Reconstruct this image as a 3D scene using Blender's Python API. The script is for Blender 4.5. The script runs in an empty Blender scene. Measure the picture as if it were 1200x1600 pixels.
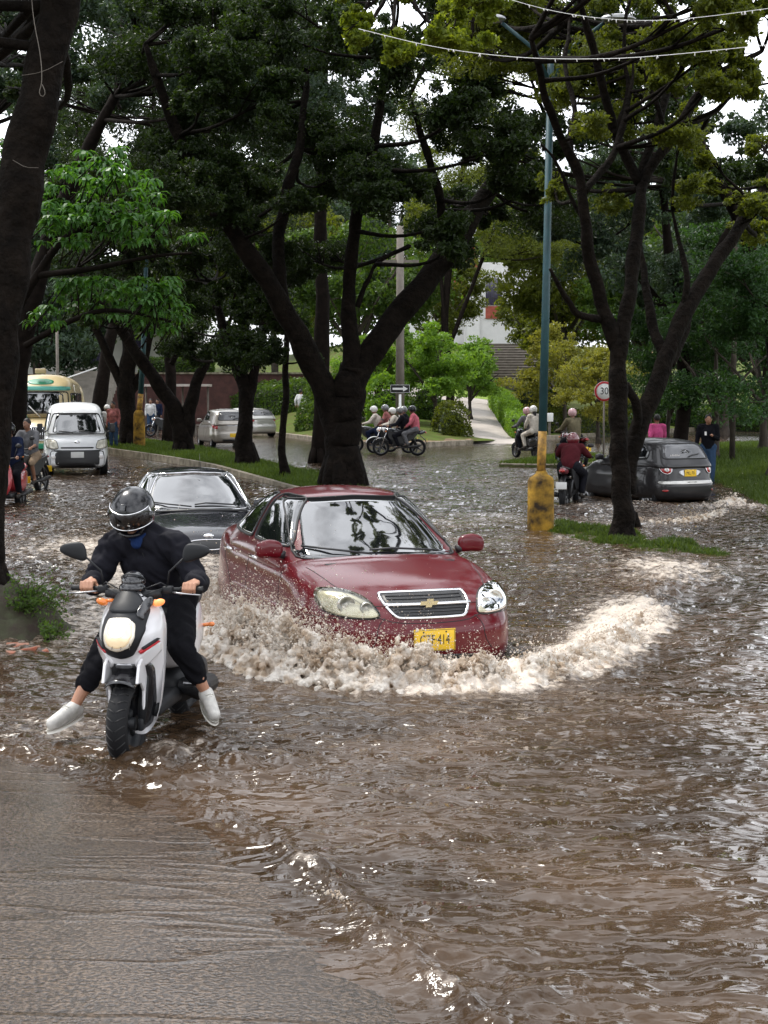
import bpy, bmesh, math, random
import numpy as np
from mathutils import Vector, Matrix
from mathutils.bvhtree import BVHTree

R = math.radians
random.seed(7)
rng = np.random.default_rng(7)
scene = bpy.context.scene
COL = scene.collection

# ------------------------------------------------------------------ camera, sky, sun, exposure
F, HOR, CAMH = 2400.0, 622.0, 2.0
PITCH = math.atan((800 - HOR) / F)
cd = bpy.data.cameras.new('camera')
cam = bpy.data.objects.new('camera', cd)
COL.objects.link(cam)
cam.location = (0, 0, CAMH)
cam.rotation_euler = (math.pi / 2 - PITCH, 0, 0)
cd.sensor_fit = 'VERTICAL'
cd.sensor_height = 36
cd.lens = 36 * F / 1600
cd.clip_start = 0.1
cd.clip_end = 2000
scene.camera = cam

SUN_EL, SUN_AZ = R(60), R(-48)          # azimuth measured from +Y towards +X
world = bpy.data.worlds.new('World')
scene.world = world
world.use_nodes = True
nt = world.node_tree
nt.nodes.clear()
N = nt.nodes.new
sky = N('ShaderNodeTexSky'); sky.sky_type = 'NISHITA'; sky.sun_disc = False
sky.sun_elevation = SUN_EL; sky.sun_rotation = SUN_AZ
sky.air_density = 1.0; sky.dust_density = 2.5; sky.ozone_density = 1.0
tc = N('ShaderNodeTexCoord')
mp = N('ShaderNodeMapping'); mp.inputs['Scale'].default_value = (1, 1, 2.2)
no = N('ShaderNodeTexNoise'); no.inputs['Scale'].default_value = 2.3; no.inputs['Detail'].default_value = 6
no.inputs['Roughness'].default_value = 0.55
rp = N('ShaderNodeValToRGB')
rp.color_ramp.elements[0].position = 0.30; rp.color_ramp.elements[0].color = (0, 0, 0, 1)
rp.color_ramp.elements[1].position = 0.56; rp.color_ramp.elements[1].color = (1, 1, 1, 1)
mx = N('ShaderNodeMixRGB'); mx.inputs['Color2'].default_value = (40.0, 41.2, 43.5, 1)
bg = N('ShaderNodeBackground'); bg.inputs['Strength'].default_value = 0.1
ow = N('ShaderNodeOutputWorld')
L_ = nt.links.new
L_(tc.outputs['Generated'], mp.inputs['Vector']); L_(mp.outputs['Vector'], no.inputs['Vector'])
L_(no.outputs['Fac'], rp.inputs['Fac']); L_(rp.outputs['Color'], mx.inputs['Fac'])
L_(sky.outputs['Color'], mx.inputs['Color1']); L_(mx.outputs['Color'], bg.inputs['Color'])
L_(bg.outputs['Background'], ow.inputs['Surface'])

sl = bpy.data.lights.new('sun', 'SUN'); sl.energy = 5.0; sl.angle = R(10); sl.color = (1, 0.95, 0.87)
so = bpy.data.objects.new('sun', sl); COL.objects.link(so)
sd = Vector((math.sin(SUN_AZ) * math.cos(SUN_EL), math.cos(SUN_AZ) * math.cos(SUN_EL), math.sin(SUN_EL)))
so.rotation_euler = sd.to_track_quat('Z', 'Y').to_euler()

scene.view_settings.view_transform = 'Standard'
scene.view_settings.look = 'None'
scene.view_settings.gamma = 1
scene.view_settings.use_curve_mapping = False
scene.view_settings.exposure = -0.66
scene.cycles.max_bounces = 7
scene.cycles.diffuse_bounces = 3
scene.cycles.glossy_bounces = 4
scene.cycles.transmission_bounces = 5
scene.cycles.transparent_max_bounces = 8
scene.cycles.sample_clamp_indirect = 6
scene.cycles.caustics_reflective = False
scene.cycles.caustics_refractive = False
try:
    scene.cycles.use_denoising = True
    scene.cycles.denoiser = 'OPENIMAGEDENOISE'
except Exception:
    pass

def W(px, py, Y):
    """world point seen at pixel (px, py) of the 1200x1600 photograph when it lies at depth y = Y"""
    u = (800 - py) / F
    dy = math.cos(PITCH) + u * math.sin(PITCH)
    dz = -math.sin(PITCH) + u * math.cos(PITCH)
    k = Y / dy
    return Vector(((px - 600) / F * k, Y, CAMH + dz * k))

def G0(px, py, z=0.0):
    """world point at height z seen at the pixel"""
    u = (800 - py) / F
    dy = math.cos(PITCH) + u * math.sin(PITCH)
    dz = -math.sin(PITCH) + u * math.cos(PITCH)
    k = (z - CAMH) / dz
    return Vector(((px - 600) / F * k, dy * k, z))

# ------------------------------------------------------------------ noise
def _hash(ix, iy, seed):
    h = (ix.astype(np.int64) * 374761393 + iy.astype(np.int64) * 668265263 + seed * 1442695041) & 0xffffffff
    h = ((h ^ (h >> 13)) * 1274126177) & 0xffffffff
    return (h ^ (h >> 16)) & 0xffffffff

def pn(x, y, seed=0):
    """vectorised gradient noise, about -0.7..0.7"""
    ix = np.floor(x); iy = np.floor(y)
    fx = x - ix; fy = y - iy
    u = fx * fx * fx * (fx * (fx * 6 - 15) + 10); v = fy * fy * fy * (fy * (fy * 6 - 15) + 10)
    def g(dx, dy):
        a = _hash(ix + dx, iy + dy, seed) / 4294967296.0 * 2 * np.pi
        return np.cos(a) * (fx - dx) + np.sin(a) * (fy - dy)
    a = g(0, 0); b = g(1, 0); c = g(0, 1); d = g(1, 1)
    return (a + (b - a) * u) + ((c + (d - c) * u) - (a + (b - a) * u)) * v

def fbm(x, y, oct=4, seed=0, gain=0.5):
    s = 0; a = 1.0
    for o in range(oct):
        s = s + a * pn(x * 2 ** o + 17.3 * o, y * 2 ** o - 9.1 * o, seed + o)
        a *= gain
    return s

def curve(pts, smooth=0.0):
    """rounded polyline lookup: x -> y"""
    xs = np.array([p[0] for p in pts], float); ys = np.array([p[1] for p in pts], float)
    gx = np.linspace(xs[0], xs[-1], 600)
    gy = np.interp(gx, xs, ys)
    if smooth > 0:
        d = gx[1] - gx[0]; n = max(1, int(smooth / d))
        k = np.hanning(2 * n + 3)[1:-1]; k /= k.sum()
        h = len(k) // 2
        pad = np.concatenate([2 * gy[0] - gy[h:0:-1], gy, 2 * gy[-1] - gy[-2:-h - 2:-1]])
        gy = np.convolve(pad, k, 'valid')
    return lambda x: np.interp(x, gx, gy)

def sstep(a, b, x):
    t = np.clip((x - a) / (b - a), 0, 1)
    return t * t * (3 - 2 * t)

# ------------------------------------------------------------------ materials
MATS = {}
def mat(name, col, rough=0.5, metal=0.0, spec=0.5, coat=0.0, var=0.0, vscale=5.0, col2=None, bump=0.0, bscale=40.0,
        emit=None, estr=0.0, trans=0.0, alpha=1.0, rvar=0.0, bdetail=4, bdist=None):
    if bdist is None: bdist = min(.02, .22 / bscale)
    if name in MATS:
        return MATS[name]
    m = bpy.data.materials.new(name); m.use_nodes = True
    t = m.node_tree; b = t.nodes['Principled BSDF']
    b.inputs['Base Color'].default_value = (*col, 1)
    b.inputs['Roughness'].default_value = rough
    b.inputs['Metallic'].default_value = metal
    b.inputs['Specular IOR Level'].default_value = spec
    b.inputs['Coat Weight'].default_value = coat
    b.inputs['Coat Roughness'].default_value = 0.04
    b.inputs['Transmission Weight'].default_value = trans
    b.inputs['Alpha'].default_value = alpha
    if emit:
        b.inputs['Emission Color'].default_value = (*emit, 1); b.inputs['Emission Strength'].default_value = estr
    if var or bump or rvar:
        tcn = t.nodes.new('ShaderNodeTexCoord')
    if var or rvar:
        n = t.nodes.new('ShaderNodeTexNoise'); n.inputs['Scale'].default_value = vscale; n.inputs['Detail'].default_value = 5
        n.inputs['Roughness'].default_value = 0.62
        t.links.new(tcn.outputs['Object'], n.inputs['Vector'])
        if var:
            r = t.nodes.new('ShaderNodeValToRGB')
            c2 = col2 if col2 else tuple(c * (1 - var) for c in col)
            r.color_ramp.elements[0].position = 0.36; r.color_ramp.elements[0].color = (*c2, 1)
            r.color_ramp.elements[1].position = 0.64; r.color_ramp.elements[1].color = (*col, 1)
            t.links.new(n.outputs['Fac'], r.inputs['Fac']); t.links.new(r.outputs['Color'], b.inputs['Base Color'])
        if rvar:
            mr = t.nodes.new('ShaderNodeMapRange')
            mr.inputs['From Min'].default_value = 0.3; mr.inputs['From Max'].default_value = 0.7
            mr.inputs['To Min'].default_value = max(0, rough - rvar); mr.inputs['To Max'].default_value = min(1, rough + rvar)
            t.links.new(n.outputs['Fac'], mr.inputs['Value']); t.links.new(mr.outputs['Result'], b.inputs['Roughness'])
    if bump:
        n2 = t.nodes.new('ShaderNodeTexNoise'); n2.inputs['Scale'].default_value = bscale; n2.inputs['Detail'].default_value = bdetail
        t.links.new(tcn.outputs['Object'], n2.inputs['Vector'])
        bu = t.nodes.new('ShaderNodeBump'); bu.inputs['Strength'].default_value = bump; bu.inputs['Distance'].default_value = bdist
        t.links.new(n2.outputs['Fac'], bu.inputs['Height']); t.links.new(bu.outputs['Normal'], b.inputs['Normal'])
        if coat:
            t.links.new(bu.outputs['Normal'], b.inputs['Coat Normal'])
    MATS[name] = m
    return m

def leafmat(name, c1, c2, trans=0.35, rough=0.5):
    if name in MATS: return MATS[name]
    m = bpy.data.materials.new(name); m.use_nodes = True
    t = m.node_tree; t.nodes.clear()
    geo = t.nodes.new('ShaderNodeNewGeometry')
    r = t.nodes.new('ShaderNodeValToRGB')
    r.color_ramp.elements[0].color = (*c1, 1); r.color_ramp.elements[1].color = (*c2, 1)
    tcn = t.nodes.new('ShaderNodeTexCoord'); n = t.nodes.new('ShaderNodeTexNoise'); n.inputs['Scale'].default_value = 0.9
    n.inputs['Detail'].default_value = 3
    ad = t.nodes.new('ShaderNodeMath'); ad.operation = 'MULTIPLY_ADD'; ad.inputs[1].default_value = 0.5; ad.inputs[2].default_value = -0.02
    ad2 = t.nodes.new('ShaderNodeMath'); ad2.operation = 'ADD'
    sb = t.nodes.new('ShaderNodeMath'); sb.operation = 'MULTIPLY'; sb.inputs[1].default_value = 0.55
    t.links.new(tcn.outputs['Object'], n.inputs['Vector'])
    t.links.new(geo.outputs['Random Per Island'], ad.inputs[0]); t.links.new(n.outputs['Fac'], sb.inputs[0])
    t.links.new(ad.outputs[0], ad2.inputs[0]); t.links.new(sb.outputs[0], ad2.inputs[1])
    t.links.new(ad2.outputs[0], r.inputs['Fac'])
    p = t.nodes.new('ShaderNodeBsdfPrincipled'); p.inputs['Roughness'].default_value = rough
    p.inputs['Specular IOR Level'].default_value = 0.35
    tl = t.nodes.new('ShaderNodeBsdfTranslucent')
    hs = t.nodes.new('ShaderNodeMixRGB'); hs.blend_type = 'MULTIPLY'; hs.inputs['Fac'].default_value = 1
    hs.inputs['Color2'].default_value = (1.7, 1.6, 0.5, 1)
    ms = t.nodes.new('ShaderNodeMixShader'); ms.inputs['Fac'].default_value = trans
    o = t.nodes.new('ShaderNodeOutputMaterial')
    t.links.new(r.outputs['Color'], p.inputs['Base Color']); t.links.new(r.outputs['Color'], hs.inputs['Color1'])
    t.links.new(hs.outputs['Color'], tl.inputs['Color'])
    t.links.new(p.outputs[0], ms.inputs[1]); t.links.new(tl.outputs[0], ms.inputs[2]); t.links.new(ms.outputs[0], o.inputs['Surface'])
    MATS[name] = m
    return m

def clearmat(name, tint=(0.9, 0.92, 0.9), opac=0.12, rough=0.03):
    if name in MATS: return MATS[name]
    m = bpy.data.materials.new(name); m.use_nodes = True
    t = m.node_tree; t.nodes.clear()
    tr = t.nodes.new('ShaderNodeBsdfTransparent'); tr.inputs['Color'].default_value = (*tint, 1)
    gl = t.nodes.new('ShaderNodeBsdfGlossy'); gl.inputs['Roughness'].default_value = rough
    fr = t.nodes.new('ShaderNodeFresnel'); fr.inputs['IOR'].default_value = 1.5
    ad = t.nodes.new('ShaderNodeMath'); ad.operation = 'ADD'; ad.inputs[1].default_value = opac
    ms = t.nodes.new('ShaderNodeMixShader'); o = t.nodes.new('ShaderNodeOutputMaterial')
    t.links.new(fr.outputs[0], ad.inputs[0]); t.links.new(ad.outputs[0], ms.inputs['Fac'])
    t.links.new(tr.outputs[0], ms.inputs[1]); t.links.new(gl.outputs[0], ms.inputs[2]); t.links.new(ms.outputs[0], o.inputs['Surface'])
    MATS[name] = m
    return m

# ------------------------------------------------------------------ objects
def tag(o, label=None, cat=None, group=None, kind=None):
    if label: o['label'] = label
    if cat: o['category'] = cat
    if group: o['group'] = group
    if kind: o['kind'] = kind
    return o

def empty(name, loc=(0, 0, 0), rz=0.0, label=None, cat=None, group=None):
    o = bpy.data.objects.new(name, None); COL.objects.link(o)
    o.location = loc; o.rotation_euler = (0, 0, rz); o.empty_display_size = 0.2
    return tag(o, label, cat, group)

def link(name, me, mats, parent=None):
    o = bpy.data.objects.new(name, me); COL.objects.link(o)
    for m in (mats if isinstance(mats, (list, tuple)) else [mats]):
        if len(me.materials) < (len(mats) if isinstance(mats, (list, tuple)) else 1): me.materials.append(m)
    if parent: o.parent = parent
    return o

def copy_tree(o, parent=None):
    c = o.copy(); COL.objects.link(c); c.parent = parent
    for ch in list(o.children): copy_tree(ch, c)
    return c

def fastmesh(name, V, Fq, smooth=False, k=4):
    """V (n,3), Fq (m,k) numpy"""
    me = bpy.data.meshes.new(name)
    me.vertices.add(len(V)); me.vertices.foreach_set('co', np.ascontiguousarray(V, dtype=np.float32).ravel())
    me.loops.add(len(Fq) * k); me.loops.foreach_set('vertex_index', np.ascontiguousarray(Fq, dtype=np.int32).ravel())
    me.polygons.add(len(Fq)); me.polygons.foreach_set('loop_start', np.arange(0, len(Fq) * k, k, dtype=np.int32))
    me.polygons.foreach_set('use_smooth', np.full(len(Fq), smooth))
    me.update(calc_edges=True)
    return me

def smoothline(pts, n=None, closed=False, it=2):
    p = [Vector(q) for q in pts]
    for _ in range(it):
        q = []
        m = len(p)
        rngk = range(m) if closed else range(m - 1)
        if not closed: q.append(p[0])
        for i in rngk:
            a, b = p[i], p[(i + 1) % m]
            q.append(a.lerp(b, 0.25)); q.append(a.lerp(b, 0.75))
        if not closed: q.append(p[-1])
        p = q
    if n:
        if closed: p = p + [p[0]]
        d = [0]
        for i in range(1, len(p)): d.append(d[-1] + (p[i] - p[i - 1]).length)
        out = []; j = 0
        for k in range(n):
            t = d[-1] * k / (n if closed else n - 1)
            while j < len(d) - 2 and d[j + 1] < t: j += 1
            s = (t - d[j]) / max(1e-9, d[j + 1] - d[j])
            out.append(p[j].lerp(p[j + 1], min(1, max(0, s))))
        p = out
    return p

class MB:
    def __init__(s): s.v = []; s.f = []; s.m = []; s.sm = []; s.mi = 0
    def add(s, V, Fs, smooth=True, M=None):
        b = len(s.v)
        if M is not None: V = [M @ Vector(v) for v in V]
        s.v += [tuple(v) for v in V]
        for f in Fs: s.f.append(tuple(b + i for i in f)); s.m.append(s.mi); s.sm.append(smooth)
        return s
    def box(s, c, d, rot=None, bev=0.0):
        x, y, z = d[0] / 2, d[1] / 2, d[2] / 2
        M = Matrix.Translation(c) @ (rot.to_4x4() if rot is not None else Matrix())
        if bev <= 0:
            V = [(i * x, j * y, k * z) for i in (-1, 1) for j in (-1, 1) for k in (-1, 1)]
            s.add(V, [(0, 1, 3, 2), (4, 6, 7, 5), (0, 4, 5, 1), (2, 3, 7, 6), (0, 2, 6, 4), (1, 5, 7, 3)], False, M)
        else:
            bm = bmesh.new(); bmesh.ops.create_cube(bm, size=1)
            bmesh.ops.scale(bm, vec=d, verts=bm.verts)
            bmesh.ops.bevel(bm, geom=bm.edges[:], offset=bev, segments=3, profile=0.5, affect='EDGES')
            bm.verts.index_update()
            s.add([v.co.copy() for v in bm.verts], [[v.index for v in f.verts] for f in bm.faces], True, M); bm.free()
        return s
    def tube(s, pts, r, n=10, cap=True, flat=1.0, smooth=True):
        P = [Vector(p) for p in pts]; m = len(P)
        rr = r if isinstance(r, (list, tuple)) else [r] * m
        T = [(P[min(i + 1, m - 1)] - P[max(i - 1, 0)]).normalized() for i in range(m)]
        up = Vector((0, 0, 1)) if abs(T[0].z) < 0.9 else Vector((1, 0, 0))
        nrm = (up - T[0] * up.dot(T[0])).normalized()
        V = []; Fs = []
        for i in range(m):
            nrm = (nrm - T[i] * nrm.dot(T[i]))
            nrm = nrm.normalized() if nrm.length > 1e-6 else T[i].orthogonal().normalized()
            bn = T[i].cross(nrm)
            for k in range(n):
                a = 2 * math.pi * k / n
                V.append(P[i] + (nrm * math.cos(a) * flat + bn * math.sin(a)) * rr[i])
        for i in range(m - 1):
            for k in range(n):
                a = i * n + k; b = i * n + (k + 1) % n
                Fs.append((a, b, b + n, a + n))
        if cap:
            Fs.append(tuple(range(n))[::-1]); Fs.append(tuple((m - 1) * n + k for k in range(n)))
        return s.add(V, Fs, smooth)
    def loop(s, pts, r, n=8):
        P = list(pts) + [pts[0], pts[1]]
        return s.tube(P, r, n, False)
    def ell(s, c, rad, nu=20, nv=12, rot=None):
        V = []; Fs = []
        for j in range(nv + 1):
            ph = math.pi * j / nv
            for i in range(nu):
                a = 2 * math.pi * i / nu
                V.append((rad[0] * math.sin(ph) * math.cos(a), rad[1] * math.sin(ph) * math.sin(a), rad[2] * math.cos(ph)))
        for j in range(nv):
            for i in range(nu):
                a = j * nu + i; b = j * nu + (i + 1) % nu
                Fs.append((a, a + nu, b + nu, b))
        M = Matrix.Translation(c) @ (rot.to_4x4() if rot is not None else Matrix())
        return s.add(V, Fs, True, M)
    def lathe(s, prof, c=(0, 0, 0), axis='Z', n=32, rot=None):
        """prof list of (r, h)"""
        V = []; Fs = []
        for r, h in prof:
            for i in range(n):
                a = 2 * math.pi * i / n
                p = (r * math.cos(a), r * math.sin(a), h)
                if axis == 'Y': p = (p[0], p[2], p[1])
                if axis == 'X': p = (p[2], p[0], p[1])
                V.append(p)
        for j in range(len(prof) - 1):
            for i in range(n):
                a = j * n + i; b = j * n + (i + 1) % n
                Fs.append((a, b, b + n, a + n))
        M = Matrix.Translation(c) @ (rot.to_4x4() if rot is not None else Matrix())
        return s.add(V, Fs, True, M)
    def prism(s, poly, h0, h1, M=None, smooth=False):
        """2-D polygon extruded from h0 to h1 along local z"""
        n = len(poly)
        V = [(p[0], p[1], h0) for p in poly] + [(p[0], p[1], h1) for p in poly]
        Fs = [tuple(range(n))[::-1], tuple(range(n, 2 * n))] + [(i, (i + 1) % n, n + (i + 1) % n, n + i) for i in range(n)]
        return s.add(V, Fs, smooth, M)
    def mesh(s, name):
        me = bpy.data.meshes.new(name); me.from_pydata(s.v, [], s.f)
        me.polygons.foreach_set('material_index', s.m); me.polygons.foreach_set('use_smooth', s.sm)
        me.update(); return me
    def build(s, name, mats, parent=None, loc=None):
        o = link(name, s.mesh(name), mats, parent)
        if loc: o.location = loc
        return o

def rbox(nx, ny, nz, n, f):
    """rounded lattice box; f(s,t,r arrays in -1..1) -> x,y,z arrays. returns V, faces"""
    idx = {}; Q = []; Fs = []
    def vid(i, j, k):
        key = (i, j, k)
        if key not in idx: idx[key] = len(Q); Q.append((2 * i / nx - 1, 2 * j / ny - 1, 2 * k / nz - 1))
        return idx[key]
    for i in range(nx):
        for j in range(ny):
            Fs.append((vid(i, j, 0), vid(i, j + 1, 0), vid(i + 1, j + 1, 0), vid(i + 1, j, 0)))
            Fs.append((vid(i, j, nz), vid(i + 1, j, nz), vid(i + 1, j + 1, nz), vid(i, j + 1, nz)))
        for k in range(nz):
            Fs.append((vid(i, 0, k), vid(i + 1, 0, k), vid(i + 1, 0, k + 1), vid(i, 0, k + 1)))
            Fs.append((vid(i, ny, k), vid(i, ny, k + 1), vid(i + 1, ny, k + 1), vid(i + 1, ny, k)))
    for j in range(ny):
        for k in range(nz):
            Fs.append((vid(0, j, k), vid(0, j, k + 1), vid(0, j + 1, k + 1), vid(0, j + 1, k)))
            Fs.append((vid(nx, j, k), vid(nx, j + 1, k), vid(nx, j + 1, k + 1), vid(nx, j, k + 1)))
    Q = np.array(Q, float)
    nn = (np.abs(Q) ** n).sum(1) ** (1 / n)
    Pq = Q / nn[:, None]
    x, y, z = f(Pq[:, 0], Pq[:, 1], Pq[:, 2])
    V = np.stack([x, y, z], 1)
    return V, Fs

def bvh_of(V, Fs):
    return BVHTree.FromPolygons([tuple(v) for v in V], Fs)

def hit(bvh, org, d):
    loc, nrm, i, dist = bvh.ray_cast(org, d, 20)
    if loc is None:
        q = org + d * 10
        loc, nrm, i, dist = bvh.find_nearest(q, 30)
    if nrm.dot(d) > 0: nrm = -nrm
    return loc, nrm

def keep_corners(ol, closed=True):
    o = []; n = len(ol)
    for i in range(n if closed else n - 1):
        a = ol[i]; b = ol[(i + 1) % n]; L = math.hypot(b[0] - a[0], b[1] - a[1]); e = min(.14, .03 / max(L, 1e-6))
        o += [(a[0] + (b[0] - a[0]) * e, a[1] + (b[1] - a[1]) * e), (a[0] + (b[0] - a[0]) * (1 - e), a[1] + (b[1] - a[1]) * (1 - e))]
    return o

class Proj:
    """projects 2-D outlines onto a surface, along one axis: 'F' from +x, 'B' from -x, 'L' from +y, 'R' from -y, 'T' from +z"""
    def __init__(s, bvh, side):
        s.b = bvh; s.side = side
        s.d = {'F': Vector((-1, 0, 0)), 'B': Vector((1, 0, 0)), 'L': Vector((0, -1, 0)), 'R': Vector((0, 1, 0)), 'T': Vector((0, 0, -1))}[side]
    def org(s, p):
        if s.side in 'FB': return Vector((10 if s.side == 'F' else -10, p[0], p[1]))
        if s.side in 'LR': return Vector((p[0], 10 if s.side == 'L' else -10, p[1]))
        return Vector((p[0], p[1], 10))
    def pt(s, p, off=0.0):
        loc, n = hit(s.b, s.org(p), s.d)
        return loc + n * off
    def patch(s, mb, outline, off=0.004, bulge=0.0, rings=6, it=2, n=72, skirt=0.015, scale=1.0):
        if it == 1: outline = keep_corners(outline)
        o = smoothline([(p[0], p[1], 0) for p in outline], n, True, it)
        c = sum(o, Vector()) / len(o)
        V = []; Fs = []
        rho = [1.0] + [1 - (k / rings) for k in range(rings)][0:]
        prof = [(1.0, -skirt)] + [((1 - k / rings), off + bulge * (1 - (1 - k / rings) ** 2)) for k in range(rings)]
        for r, of in prof:
            for q in o:
                p = c + (q - c) * r * scale
                V.append(s.pt(p, of))
        V.append(s.pt(c, off + bulge))
        m = len(prof); flip = s.side in 'LB'
        for j in range(m - 1):
            for i in range(n):
                a = j * n + i; b = j * n + (i + 1) % n
                Fs.append((a, b, b + n, a + n) if not flip else (a, a + n, b + n, b))
        for i in range(n):
            Fs.append(((m - 1) * n + i, (m - 1) * n + (i + 1) % n, m * n))
        return mb.add(V, Fs, True)
    def rim(s, mb, outline, r, off=0.003, it=2, n=72, nn=6):
        if it == 1: outline = keep_corners(outline)
        o = smoothline([(p[0], p[1], 0) for p in outline], n, True, it)
        return mb.loop([s.pt(q, off) for q in o], r, nn)
    def line(s, mb, pts, r, off=0.0, it=2, n=24, nn=6):
        o = smoothline([(p[0], p[1], 0) for p in pts], n, False, it)
        return mb.tube([s.pt(q, off) for q in o], r, nn)

def mesh_from_mods(me, mods):
    """evaluate modifiers on a mesh and return the result"""
    o = bpy.data.objects.new('tmp', me); COL.objects.link(o)
    for typ, kw in mods:
        m = o.modifiers.new('m', typ)
        for k, v in kw.items(): setattr(m, k, v)
    dg = bpy.context.evaluated_depsgraph_get()
    out = bpy.data.meshes.new_from_object(o.evaluated_get(dg))
    bpy.data.objects.remove(o)
    return out

def capsule_mb(mb, p0, r0, p1, r1, n=14):
    p0 = Vector(p0); p1 = Vector(p1); d = (p1 - p0); L = d.length
    d = d.normalized() if L > 1e-6 else Vector((0, 0, 1))
    pts = []; rr = []
    for k in range(5):
        a = math.pi / 2 * (1 - k / 4)
        pts.append(p0 - d * r0 * math.sin(a)); rr.append(max(1e-4, r0 * math.cos(a)))
    for k in range(5):
        a = math.pi / 2 * k / 4
        pts.append(p1 + d * r1 * math.sin(a)); rr.append(max(1e-4, r1 * math.cos(a)))
    mb.tube(pts, rr, n, True)

def blob(name, parts, voxel=0.01, smooth=4, mats=None, parent=None, wrinkle=0.0, wscale=18.0, cut=None):
    """one continuous surface grown from tapered capsules and ellipsoids"""
    mb = MB()
    for p in parts:
        if p[0] == 'c':
            capsule_mb(mb, p[1], p[2], p[3], p[4])
        else:
            mb.ell(p[1], p[2], 22, 14, p[3] if len(p) > 3 else None)
    me = mb.mesh(name + '_b')
    out = mesh_from_mods(me, [('REMESH', dict(mode='VOXEL', voxel_size=voxel, adaptivity=0)),
                              ('SMOOTH', dict(factor=0.6, iterations=smooth))])
    bpy.data.meshes.remove(me)
    if wrinkle:
        out.update()
        co = np.empty(len(out.vertices) * 3, np.float32); out.vertices.foreach_get('co', co); co = co.reshape(-1, 3)
        nr = np.empty(len(out.vertices) * 3, np.float32); out.vertices.foreach_get('normal', nr); nr = nr.reshape(-1, 3)
        w = 1 - np.abs(fbm(co[:, 0] * wscale + co[:, 1] * 7 + 3, co[:, 2] * wscale * 0.8 + co[:, 1] * wscale * .6, 3, 5)) * 2.2
        co += nr * (w * wrinkle)[:, None]
        out.vertices.foreach_set('co', co.ravel())
    out.polygons.foreach_set('use_smooth', np.full(len(out.polygons), True)); out.update()
    out.name = name
    out.materials.clear()
    return link(name, out, mats, parent)

def textmesh(txt, size, depth=0.002):
    cu = bpy.data.curves.new('t', 'FONT'); cu.body = txt; cu.size = size; cu.extrude = depth
    cu.align_x = 'CENTER'; cu.align_y = 'CENTER'; cu.resolution_u = 3
    o = bpy.data.objects.new('tmp', cu); COL.objects.link(o)
    dg = bpy.context.evaluated_depsgraph_get()
    me = bpy.data.meshes.new_from_object(o.evaluated_get(dg))
    bpy.data.objects.remove(o); bpy.data.curves.remove(cu)
    me.materials.clear()
    return me

def lettering(name, txt, size, m, parent, loc, facing, sx=1.0, depth=0.002):
    """facing: angle of the outward normal about z (0 = +x)"""
    me = textmesh(txt, size, depth)
    o = link(name, me, m, parent)
    o.rotation_euler = (math.pi / 2, 0, facing + math.pi / 2)
    o.location = loc; o.scale = (sx, 1, 1)
    return o
# ------------------------------------------------------------------ large structure: terrain, road, water
xe_y = curve([(2, 1.25), (3.5, .65), (4.9, .10), (6.5, -.54), (7.5, -1.13), (8.5, -2.1), (9.0, -3.1), (9.5, -4.6), (10, -7), (12, -12), (60, -12)], .25)
bed_y = curve([(0, -.22), (28, -.22), (33, -.15), (41, -.012), (47, .02), (62, .06), (90, .12), (400, .12)], 2.0)
kerb_y = curve([(-40, 130), (-14, 96), (-5.6, 78), (-1.3, 61.8), (1.2, 60.6), (4.7, 66), (12, 79), (22, 95), (40, 120)], 1.2)

def bed(x, y):
    z = bed_y(y + np.where(x > 0, -np.clip(x, 0, 3) * 1.3, 0))
    d = (xe_y(y) - x) * sstep(12, 9.5, y) - 4 * sstep(9.5, 12, y)
    rise = np.where(d > 0, np.minimum(.036 * d, .3), np.maximum(.12 * d, -.22))
    m = sstep(11.5, 9.6, y)
    return z * (1 - m) + rise * m

def hill(x, y):
    """park beyond the kerb"""
    d = y - kerb_y(x)
    z = .20 + .070 * np.clip(d, 0, 26) + .20 * np.clip(d - 28, 0, 20) + .05 * np.clip(d - 48, 0, 60)
    side = sstep(-2.0, -9, x)
    z = z * (1 - side) + side * (.2 + .05 * np.clip(d, 0, 12) + 1.9 * sstep(3, 14, d) + .08 * np.clip(d - 14, 0, 40))
    return z + .05 * fbm(x * .4, y * .4, 3, 3)

def gridmesh(name, X, Y, Z, mats, smooth=True, kind='structure', parent=None, flip=False):
    ny, nx = X.shape
    V = np.stack([X.ravel(), Y.ravel(), Z.ravel()], 1)
    i = np.arange(ny - 1)[:, None] * nx + np.arange(nx - 1)[None]
    Fq = np.stack([i, i + 1, i + nx + 1, i + nx], -1).reshape(-1, 4)
    if flip: Fq = Fq[:, ::-1]
    o = link(name, fastmesh(name, V, Fq, smooth), mats, parent)
    if kind: o['kind'] = kind
    return o

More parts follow.
